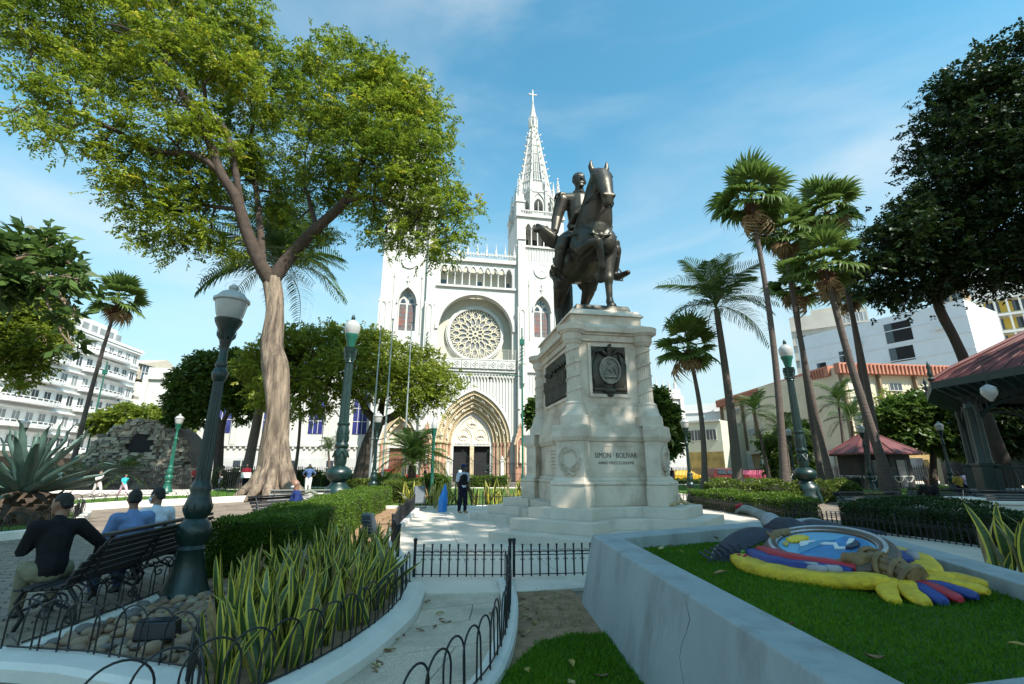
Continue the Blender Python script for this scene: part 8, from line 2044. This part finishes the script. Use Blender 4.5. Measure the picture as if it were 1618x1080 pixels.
for k in range(6):
    mm = MB(); r3 = random.Random(k); mm.box((0, 0, -.5), (1, 1, 1), 0, 0, r3.uniform(.75, .95), r3.uniform(.7, .9)); me = mm.mesh('stone', GST[k % 4])
    for v in me.vertices: v.co += Vector((r3.uniform(-.1, .1), r3.uniform(-.1, .1), r3.uniform(-.1, .1)))
    stm.append(me)
cnt = 0; z = 0.10; rest = MB()
while z < gh:
    x = -gw * 1.3
    while x < gw * 1.3:
        w = rnd.choice((.25, .35, .5, .65)) * rnd.uniform(.85, 1.15); lim = (mound(x, z) < 1) or (z < 1.6 and abs(x) < gw * (1.3 - .1 * z))
        if lim and not (abs(x - .1) < 1.05 and gh * .52 < z < gh * .62 + .95 * math.sqrt(max(0, 1 - ((x - .1) / 1.05) ** 2))):
            dep = .40 + .55 * (z / gh) ** 2 + rnd.uniform(-.2, .16); a_ = rnd.uniform(-.4, .4); h_ = rnd.uniform(.18, .34)
            if cnt < 298 and rnd.random() < .5: inst('stone', stm[rnd.randrange(6)], gro, (x, dep, z), (rnd.uniform(-.2, .2), rnd.uniform(-.22, .22), a_), (w * 1.1, .5, h_)); cnt += 1
            else: rest.box((x, dep, z - h_ / 2), (w * 1.1, .5, h_), a_, rnd.randrange(4), rnd.uniform(.7, .95), .9)
        x += w * .92
    z += .245
rest.build('small_stones', GST, gro)['kind'] = 'stuff'
# ------------------------------------------------------------------ buildings: a facade frame with floors of windows
def building(label, A, B, depth, H, mat, name='building', parent_only=False):
    """A, B: plan ends of the front (left to right as seen); local x along front, -y outward"""
    A, B = Vector((A[0], A[1], 0)), Vector((B[0], B[1], 0)); d = (B - A); t = thing(name, label, 'building', A, math.atan2(d.y, d.x)); L = d.length
    m = MB(); m.bx(0, L, 0, depth, 0, H); m.build('wall', mat, t)
    return t, L
def win_row(t, xs, z0, z1, w, y=-.0, glass=GLASS, frame=WHITE, mull=1, name='window', depth_=.08, sill=True):
    """real frames proud of the wall and panes set back inside"""
    for x in xs:
        p = MB().bx(x - w / 2, x + w / 2, y - .03, y - .004, z0, z1).build(name, glass, t)
        f = MB(); b = .07
        f.bx(x - w / 2 - b, x + w / 2 + b, y - depth_, y - .003, z1, z1 + b); f.bx(x - w / 2 - b, x - w / 2, y - depth_, y - .003, z0, z1); f.bx(x + w / 2, x + w / 2 + b, y - depth_, y - .003, z0, z1)
        f.bx(x - w / 2 - b - .04, x + w / 2 + b + .04, y - depth_ - .08, y - .003, z0 - b, z0)
        for q in range(mull): xm = x - w / 2 + w * (q + 1) / (mull + 1); f.bx(xm - .03, xm + .03, y - .055, y - .031, z0, z1)
        f.build('frame', frame, p)
def ledge(t, x0, x1, z, h=.25, d=.35, mat=WHITE, name='ledge'): return MB().bx(x0, x1, -d, -.002, z, z + h).build(name, mat, t)
BW = M('bright_white_render', (0.74, 0.74, 0.72), 0.75, 0.06, .4, col2=(0.58, 0.57, 0.53), mix2=(.55, .9), scale2=.3)
BLIND = M('pale_blind_glass', (0.26, 0.27, 0.27), 0.3, 0.3, .5)
def ground_at(px, Y): return xy(P(px, 740, Y))
# left street: curved white block, receding from the camera
A, B = ground_at(-95, 60), ground_at(184, 92)
t, L = building('long white art deco block with rounded balconies along the left street', A, B, 16, 24.0, BW)
fl = [4.2, 7.6, 11.0, 14.4, 17.8, 21.0]
nb = int(L / 2.3)
for k, z in enumerate(fl):
    xs = [1.4 + (L - 2.8) * i / (nb - 1) for i in range(nb)]
    win_row(t, xs, z + .55, z + 2.15, 1.25, 0, BLIND if k % 2 else GLASS, BW, 1)
    ledge(t, 0, L, z + 2.55, .22, .45, BW, 'string_course'); ledge(t, 0, L, z + .1, .25, .3, BW, 'string_course')
    for c in (L * .28, L * .72):                       # rounded balconies
        m = MB(); pts = [(c - 5.2, -.3)] + [(c + (5.2 * math.cos(math.pi + math.pi * i / 14)), -.4 - 1.25 * math.sin(math.pi * i / 14) ** .5) for i in range(15)] + [(c + 5.2, -.3)]
        m.prism(pts, z - .15, z + .06); m.prism(pts, z + .72, z + .82); bal = m.build('balcony', BW, t)
        m = MB(); 
        for i in range(1, len(pts) - 1): m.prism([(pts[i][0] - .05, pts[i][1] - .04), (pts[i][0] + .05, pts[i][1] - .04), (pts[i][0] + .05, pts[i][1] + .04), (pts[i][0] - .05, pts[i][1] + .04)], z + .06, z + .72)
        for i in range(len(pts) - 1): 
            a, b_ = Vector((*pts[i], 0)), Vector((*pts[i + 1], 0)); m.add([(a.x, a.y, z + .08), (b_.x, b_.y, z + .08), (b_.x, b_.y, z + .45), (a.x, a.y, z + .45)], [(0, 1, 2, 3)])
        m.build('balustrade', BW, bal)
ledge(t, -.3, L + .3, 24.0, .5, .5, BW, 'parapet')
m = MB(); m.bx(0, L, -.06, -.004, .2, 3.3); m.build('shop_front', M('shop_dark', (0.10, 0.075, 0.055), 0.6, 0.5, .3), t)
m = MB(); m.bx(L * .30, L * .86, 2, 12, 24.0, 27.4); o = m.build('roof_storey', BW, t)
for i in range(9): MB().bx(L * .32 + i * L * .066, L * .32 + i * L * .066 + L * .045, 1.9, 1.99, 24.7, 26.6).build('window', BLIND, o)
# modern block with sloped glazing beside it
A, B = ground_at(189, 93), ground_at(256, 104)
t, L = building('cream modern block with a ribbon of dark glazing behind the leaning palm', A, B, 14, 18.5, M('warm_white_render', (0.70, 0.66, 0.58), 0.8, 0.06, .4))
ww = MB().bx(.3, L - .3, -.05, -.004, 19.1, 22.1).build('ribbon_window', M('blue_grey_glass', (0.05, 0.075, 0.11), 0.12, 0.2, .5, spec=.8), t)
m = MB()
for i in range(13): x = .3 + (L - .6) * i / 12; m.bx(x - .06, x + .06, -.12, -.051, 19.1, 22.1)
m.bx(.3, L - .3, -.121, -.052, 20.55, 20.67); m.build('mullion', WHITE, ww)
m = MB(); m.bx(0, L, .0, 13, 15.0, 15.6); m.bx(0, L, .3, 13, 19.1, 22.1); m.add([(-.4, -.4, 22.1), (L * .55, -.4, 24.3), (L + .4, -.4, 22.1), (-.4, 13, 22.1), (L * .55, 13, 24.3), (L + .4, 13, 22.1)], [(0, 2, 1), (0, 1, 4, 3), (1, 2, 5, 4), (0, 3, 5, 2), (3, 4, 5)]); m.build('roof', M('roof_cream', (0.50, 0.45, 0.36), 0.8, 0.1, .5), t)
for z0, z1 in ((15.6, 16.8), (10.4, 11.4)):
    w_ = MB().bx(1, L - 1, -.04, -.003, z0, z1).build('louvre_band', M('louvre_grey', (0.22, 0.20, 0.17), 0.7, 0.2, 2), t); m = MB()
    for i in range(20): x = 1 + (L - 2) * i / 19; m.bx(x - .05, x + .05, -.09, -.041, z0, z1)
    m.build('louvre_fin', WHITE, w_)
ledge(t, 0, L, 13.8, .2, .2); ledge(t, 0, L, 8.6, .3, .3)
# houses between the grotto and the cathedral wing
A, B = ground_at(248, 84), ground_at(300, 86)
t, L = building('white house with a dark tiled roof behind the dark green tree', A, B, 10, 17.0, BW)
win_row(t, [L * .25, L * .6], 13.0, 14.6, 1.0); win_row(t, [L * .3, L * .7], 8.2, 10.0, 1.4)
m = MB(); m.add([(-.5, -.5, 17), (L + .5, -.5, 17), (L + .5, 5, 18.6), (-.5, 5, 18.6), (-.5, 10.5, 17), (L + .5, 10.5, 17)], [(0, 1, 2, 3), (3, 2, 5, 4), (0, 3, 4), (1, 5, 2), (0, 4, 5, 1)]); m.build('roof', M('dark_tile', (0.10, 0.085, 0.075), 0.9, 0.3, 3, .5, 10), t)
# right: beige building with tiled eaves, two visible faces
CORN = P(1318, 600, 60); Lf = P(1140, 640, 92); Rg = P(1500, 600, 62)
BEI = M('beige_render', (0.58, 0.50, 0.37), 0.85, 0.08, .4, col2=(0.42, 0.35, 0.25), mix2=(.55, .85), scale2=.5)
hB = P(1330, 578, 60).z
PINKTILE = M('terracotta_tile', (0.42, 0.17, 0.11), 0.8, 0.25, 2.5, .6, 9)
def beige_face(t, L, H, nwin, seed):
    r2 = random.Random(seed)
    MB().bx(-.4, L + .4, -.9, -.002, H - 1.35, H - .02).build('eaves_fascia', PINKTILE, t)
    m = MB()
    for i in range(int(L / .55)): m.tube([(i * .55, -1.0, H - .2), (i * .55, -.93, H - 1.3)], .13, 6)
    o = m.build('roof_tiles', PINKTILE, t); o['kind'] = 'stuff'
    for i in range(nwin + 1):
        x = .25 + (L - .5) * i / nwin; MB().bx(x - .13, x + .13, -.5, -.003, 4.6, H - 1.4).build('fin', M('brown_fin', (0.22, 0.16, 0.10), .85, .2, 1), t)
    for k in range(2):
        z = 5.6 + 4.0 * k
        for i in range(nwin):
            x = (L) * (i + .5) / nwin
            if (i + k) % 2 == 0: win_row(t, [x], z + 1.7, z + 2.6, min(1.7, L / nwin * .55), 0, GLASS, WHITE, 2)
            else: MB().bx(x - L / nwin * .28, x + L / nwin * .28, -.06, -.003, z, z + 2.8).build('panel', M('beige_panel', (0.64, 0.58, 0.46), 0.8, 0.05, 1), t)
    MB().bx(0, L, -.6, -.002, 4.0, 4.6).build('canopy', BEI, t)
    for i in range(int(L / 5) + 1): MB().box((.5 + i * 5, -1.4, 0), (.7, .7, 4.0)).build('arcade_pier', M('pier_white', (0.6, 0.58, 0.52), .8, .1, 1), t)
    MB().bx(0, L, -.05, -.003, 0, 3.9).build('arcade_wall', M('ochre_wall', (0.36, 0.24, 0.10), .8, .35, .4), t)
    for i in range(int(L / 5)):
        MB().bx(1.6 + i * 5, 4.4 + i * 5, -.10, -.051, .3, 2.9).build('shop_window', [GLASS, M('shop_red', (0.45, 0.05, 0.05), .6, .2, 1), M('shop_teal', (0.10, 0.30, 0.32), .6, .2, 1), GLASS][r2.randrange(4)], t)
tA, LA = building('beige building with terracotta eaves, side along the right street', xy(Lf), xy(CORN), 12, hB - .4, BEI)
beige_face(tA, LA, hB, 8, 1)
tB_, LB = building('beige building with terracotta eaves, front facing the park', (CORN.x - .4, CORN.y - 1.4), (Rg.x + 14, Rg.y + .5), 16, hB - .4, BEI)
beige_face(tB_, LB, hB, 6, 2)
m = MB(); m.box((2.2, -1.1, 6.2), (.25, .9, 5.0)); sg = m.build('vertical_sign', M('sign_grey', (0.25, 0.25, 0.24), .6, .2, 3), tB_)
# low pale wing between cathedral and beige building
t, L = building('low pale green house left of the beige building', xy(P(1085, 700, 78)), xy(P(1142, 700, 74)), 10, 9.0, M('pale_green_render', (0.56, 0.56, 0.44), .8, .08, .4))
win_row(t, [L * .12, L * .38, L * .72], 6.0, 7.6, 1.5, 0, GLASS, WHITE, 2); ledge(t, 0, L, 8.8, .3, .4); MB().bx(0, L, -.05, -.003, .2, 4.2).build('shop_front', M('shop_ochre', (0.30, 0.22, 0.07), .7, .5, .5), t)
t, L = building('plain white block behind the pale green house', xy(P(1085, 700, 96)), xy(P(1165, 700, 92)), 12, 14.2, BW); ledge(t, 0, L, 12.4, .2, .2, BW); 
# white block with dark recessed windows
A, B = P(1262, 560, 112), P(1545, 560, 84)
hW = P(1500, 478, 86).z
BLUW = M('shaded_white_render', (0.66, 0.68, 0.72), .8, .05, .3, col2=(0.54, 0.55, 0.58), mix2=(.55, .9), scale2=.2)  # bluish cast of the shaded face is put into this white
t, L = building('white block with two dark square openings behind the beige roof', xy(A), xy(B), 18, hW, BLUW)
for i in range(4): ledge(t, 0, L, hW - 3.2 * (i + 1), .16, .12, BLUW, 'groove')
for x, z, w, h in ((.28, 6.4, 2.6, 2.6), (.28, 10.2, 2.6, 1.9), (.58, 3.2, 4.6, 4.2), (.58, 8.0, 4.2, 3.0), (.12, 8.0, 2.0, 2.2), (.16, 12, 2, 2)):
    p = MB().bx(x * L, x * L + w, -.06, -.004, hW - z - h * .6, hW - z + h * .4).build('dark_opening', DARK, t); m = MB(); m.bx(x * L, x * L + w * .3, -.10, -.061, hW - z - h * .6, hW - z + h * .4); m.build('sash', GLASS, p)
for x in (.42, .86): MB().box((x * L, -.35, hW - 5), (1.2, .7, .9)).build('air_conditioner', M('ac_white', (.6, .6, .58), .6, .1, 4), t, bevel=.03)
# concrete tower block
A, B = P(1246, 500, 128), P(1372, 500, 118); hT = P(1300, 492, 122).z
CONC = M('tan_concrete', (0.46, 0.42, 0.36), .9, .12, .25, .2, 5)
t, L = building('tan concrete block with a glazed corner above the white block', xy(A), xy(B), 16, hT, CONC)
for i in range(3): ledge(t, 0, L, hT - 4.2 * (i + 1), .5, .5, CONC)
win_row(t, [L * .12, L * .3], hT - 7.4, hT - 5.6, 2.2, 0, GLASS, CONC, 1); gl_ = MB().bx(L * .72, L - .3, -.08, -.004, hT - 10, hT - 1.2).build('glazed_corner', BLIND, t); m = MB()
for i in range(5): m.bx(L * .72 + i * (L * .27) / 5, L * .72 + i * (L * .27) / 5 + .2, -.16, -.081, hT - 10, hT - 1.2)
m.build('mullion', WHITE, gl_); MB().bx(L * .3, L * .9, 3, 10, hT, hT + 2.2).build('roof_room', CONC, t)
# yellow storeyed block and tower at the far right
A, B = P(1505, 480, 96), P(1660, 480, 88); hY = P(1560, 470, 92).z
t, L = building('cream and yellow block with open balconies behind the dark tree', xy(A), xy(B), 14, hY, M('cream_paint', (0.62, 0.55, 0.36), .8, .08, .4))
YW = M('yellow_paint', (0.58, 0.38, 0.05), .7, .1, .5)
for k in range(3):
    z = hY - 3.6 * (k + 1); MB().bx(0, L, -1.2, -.002, z + 3.0, z + 3.5).build('balcony_slab', WHITE, t)
    for i in range(7): MB().bx(1 + i * L / 7.2, 1 + i * L / 7.2 + 2, -.07, -.003, z + .4, z + 2.6).build('bay', YW if i % 2 else GLASS, t)
    for i in range(8): MB().box((.5 + i * L / 7.6, -1.0, z), (.3, .3, 3.0)).build('pillar', WHITE, t)
A, B = P(1520, 400, 125), P(1700, 400, 116); hR = P(1600, 400, 118).z
t, L = building('tall grey office slab with blue windows at the far right', xy(A), xy(B), 16, hR, M('pale_grey_panel', (0.55, 0.56, 0.57), .7, .06, .3))
MB().bx(L * .52, L * .75, -.06, -.004, hR - 10, hR - 5).build('blue_window', M('sky_blue_glass', (.05, .18, .36), .15, .15, .5, spec=.8), t); MB().bx(L * .4, L, -.05, -.003, hR - 3.6, hR - 1.5).build('ribbon_window', GLASS, t); MB().bx(0, L, -.4, -.002, hR - 16, hR - 12).build('brown_band', M('brown_panel', (.20, .09, .065), .7, .2, .5), t)
A, B = P(1478, 470, 108), P(1525, 470, 104); hU = P(1500, 455, 106).z
t, L = building('small brown and white block just left of the office slab', xy(A), xy(B), 10, hU, M('brown_render', (.36, .26, .17), .8, .1, .4)); win_row(t, [L * .3, L * .75], hU - 3.4, hU - 1.6, 1.8); ledge(t, 0, L, hU - .6, .6, .5)
# low cream shop front behind the bandstand
A, B = P(1480, 740, 46), P(1690, 740, 38)
t, L = building('low cream shop front behind the bandstand', xy(A), xy(B), 8, 5.2, M('cream_dim', (.50, .44, .30), .8, .1, .5)); ledge(t, 0, L, 4.9, .5, .5); MB().bx(L * .42, L * .50, -.07, -.003, .2, 3.2).build('red_panel', M('red_panel', (.5, .03, .04), .6, .1, 1), t); MB().bx(L * .54, L * .95, -.06, -.004, .2, 3.0).build('shop_window', GLASS, t); MB().bx(L * .05, L * .35, -.06, -.004, .2, 3.0).build('shop_window', GLASS, t)

# ------------------------------------------------------------------ kiosk
ko = thing('kiosk', 'small octagonal kiosk with a red pyramid roof and white arches', 'kiosk', onY(1385, 765, 37, .15), R(12))
KD = M('kiosk_dark', (0.035, 0.03, 0.028), .7, .3, 2)
oc8 = lambda r, ph=math.pi / 8: [(r * math.cos(ph + i * math.pi / 4), r * math.sin(ph + i * math.pi / 4)) for i in range(8)]
m = MB(); m.prism(oc8(2.35), 0, 2.6); m.build('wall', KD, ko)
rf = bpy.data.objects.new('roof', None); link(rf, ko)
o8 = oc8(3.15)
for i in range(8):
    a, b_ = o8[i], o8[(i + 1) % 8]; m = MB(); m.add([(a[0], a[1], 2.6), (b_[0], b_[1], 2.6), (0, 0, 4.35), (a[0], a[1], 2.48), (b_[0], b_[1], 2.48)], [(0, 1, 2), (3, 4, 1, 0), (4, 3, 2)]); m.build('roof_panel', REDROOF, rf)
m = MB()
for i in range(8): a = o8[i]; m.tube([(a[0], a[1], 2.6), (0, 0, 4.38)], .05, 5)
m.ball((0, 0, 4.4), .16, 8, 6); m.build('ridge', REDROOF, rf)
for i in range(8):
    a = math.pi / 8 + i * math.pi / 4 + math.pi / 8; d = Vector((math.cos(a), math.sin(a), 0)); s = Vector((-d.y, d.x, 0)); c = d * 2.19
    m = MB()
    for k in range(2):
        cc = c + s * (k - .5) * .85; m.tube([cc + s * .38 * math.cos(math.pi * q / 10 + math.pi) + Vector((0, 0, .95)) + Vector((0, 0, .38 * math.sin(math.pi * q / 10 + math.pi))) for q in range(11)], .035, 5)
    m.tube([c - s * .85 + Vector((0, 0, .97)), c + s * .85 + Vector((0, 0, .97))], .035, 5); m.build('white_arch_trim', WHITE, ko)
    if i in (4, 5, 6):
        c2 = d * 2.2; m = MB(); f = [c2 - s * .4, c2 + s * .4]; m.add([f[0] + Vector((0, 0, .1)), f[1] + Vector((0, 0, .1)), f[1] + Vector((0, 0, 2.1)), f[0] + Vector((0, 0, 2.1))], [(0, 1, 2, 3)])
        if i != 6: m.tube([f[0] + Vector((0, 0, .1)), f[0] + Vector((0, 0, 2.1)), f[1] + Vector((0, 0, 2.1)), f[1] + Vector((0, 0, .1))], .05, 5)
        m.build('door' if i != 6 else 'shutter', GLASS if i != 6 else M('pale_shutter', (.5, .5, .48), .7, .1, 2), ko)
# ------------------------------------------------------------------ bandstand
BS = thing('bandstand', 'large dark green iron bandstand with a red sheet roof', 'bandstand', (24.4, 18.2, 0), R(6))
BG = M('bandstand_green', (0.012, 0.030, 0.027), .45, .3, 4, .2, 20, spec=.5)
Rb = 5.4; ph = R(22.5)
cor = [Vector((Rb * math.cos(ph + i * math.pi / 4), Rb * math.sin(ph + i * math.pi / 4), 0)) for i in range(8)]
m = MB(); m.prism([(c.x * 1.06, c.y * 1.06) for c in cor], 0, .75); m.build('platform', M('platform_stone', (.30, .30, .29), .8, .15, 2, .2, 12), BS)
m = MB(); m.prism([(c.x * 1.05, c.y * 1.05) for c in cor], 4.75, 4.9); m.build('ceiling', M('ceiling_dark', (.02, .022, .02), .8, .2, 2), BS)
rf = bpy.data.objects.new('roof', None); link(rf, BS)
for i in range(8):
    a, b_ = cor[i] * 1.22, cor[(i + 1) % 8] * 1.22; ti = 1.0
    a1, b1 = a.copy(), b_.copy(); a1.z = b1.z = 4.95; a2, b2 = a * 1.0, b_ * 1.0; a2.z = b2.z = 5.25; a3, b3 = a * .88, b_ * .88; a3.z = b3.z = 5.75; ap = Vector((0, 0, 8.6))
    m = MB(); m.add([a1, b1, b2, a2], [(0, 1, 2, 3)], 1); m.add([a2, b2, b3, a3], [(0, 1, 2, 3)]); m.add([a3, b3, ap], [(0, 1, 2)]); m.add([a1, b1, b_ * .86 + Vector((0, 0, 4.6)), a * .86 + Vector((0, 0, 4.6))], [(3, 2, 1, 0)], 1)
    for k in range(1, 9): q0, q1 = a3.lerp(b3, k / 9), a2.lerp(b2, k / 9); m.tube([q1 + Vector((0, 0, .03)), q0 + Vector((0, 0, .03)), q0.lerp(ap, .85)], .035, 4)
    m.build('roof_panel', [REDROOF, BG], rf)
    m = MB(); m.tube([a2 + Vector((0, 0, .05)), a3 + Vector((0, 0, .06)), ap], .08, 6); m.build('hip_ridge', REDROOF, rf)
    m = MB(); m.lathe([(.06, 0), (.14, .1), (.05, .2), (.12, .34), (.04, .5), (.09, .62), (.01, .9)], (a2.x * .99, a2.y * .99, 5.28), 8); m.build('finial', BG, rf, 50)
    # brackets under the eaves
    m = MB()
    for k in range(12): q0 = a1.lerp(b1, (k + .5) / 12); q1 = (a * .86).lerp(b_ * .86, (k + .5) / 12) + Vector((0, 0, 4.3)); m.tube([q0 - Vector((0, 0, .02)), q1.lerp(q0, .3), q1], .045, 4)
    m.build('eave_bracket', BG, BS)
    c = cor[i]; ca = math.atan2(c.y, c.x)
    m = MB(); m.box((c.x, c.y, .75), (.62, .62, 1.0), ca); m.box((c.x, c.y, 1.75), (.72, .72, .1), ca); m.build('column_pedestal', BG, BS, bevel=.02)
    m = MB(); m.lathe([(.26, 1.85), (.20, 2.0), (.18, 4.0), (.24, 4.1), (.20, 4.2), (.30, 4.5), (.34, 4.6)], (c.x, c.y, 0), 12, flute=.08)
    for dx in (-1, 1): s = Vector((-c.y, c.x, 0)).normalized() * .36 * dx; m.lathe([(.12, 1.85), (.09, 2.0), (.085, 4.0), (.13, 4.2)], (c.x + s.x, c.y + s.y, 0), 8)
    m.build('column', BG, BS, 40)
    n2 = cor[(i + 1) % 8]; m = MB(); pts = [c.lerp(n2, .5 + .44 * math.cos(math.pi - math.pi * q / 14)) + Vector((0, 0, 3.4 + .95 * math.sin(math.pi * q / 14))) for q in range(15)]
    m.tube(pts, .07, 6)
    for q in range(1, 14): p = pts[q].copy(); p2 = p.copy(); p2.z = 4.65; m.tube([p, p2], .03, 4)
    m.build('arch_fretwork', BG, BS, 60)
    m = MB(); dd = (n2 - c)
    m.tube([c + Vector((0, 0, 1.7)), n2 + Vector((0, 0, 1.7))], .04, 6)
    for q in range(1, 24): p = c + dd * (q / 24); m.tube([p + Vector((0, 0, .75)), p + Vector((0, 0, 1.7))], .018, 4)
    o = m.build('railing', BG, BS); o['kind'] = 'stuff'
t = thing('hanging_lantern', 'grey glass lantern hanging under the bandstand eaves', 'lantern', P(1563, 620, 16.8)); m = MB(); m.lathe([(.05, .3), (.22, .18), (.24, .0), (.2, -.1), (.03, -.32)], (0, 0, 0), 14); m.build('globe', FROST, t, 50); m = MB(); m.tube([(0, 0, .3), (0, 0, 1.2)], .02, 5); m.build('hanger', IRON, t)
# white curved wall before the bandstand
t = thing('garden_wall', 'low white stepped wall in front of the bandstand', 'wall', onY(1540, 805, 15.2, 0), R(-12))
m = MB(); m.bx(-.5, .1, -.3, .3, 0, .72); m.bx(.1, 1.6, -.26, .26, 0, .60); m.build('wall_block', KERB, t, bevel=.02); m = MB(); m.bx(-.56, .16, -.36, .36, .72, .80); m.bx(.16, 1.66, -.32, .32, .60, .68); m.build('coping', KERB, t, bevel=.02)
# litter bin on the right lawn
t = thing('litter_bin', 'dark litter bin between the palm trunks', 'bin', onY(1352, 775, 27, .2)); m = MB(); m.lathe([(.28, 0), (.34, .1), (.36, .9), (.39, .95), (.34, .97)], (0, 0, 0), 14, cap=False); m.build('drum', IRON, t, 50); m = MB(); m.tube([(-.45, 0, 0), (-.45, 0, 1.1)], .04, 6); m.build('post', IRON, t)
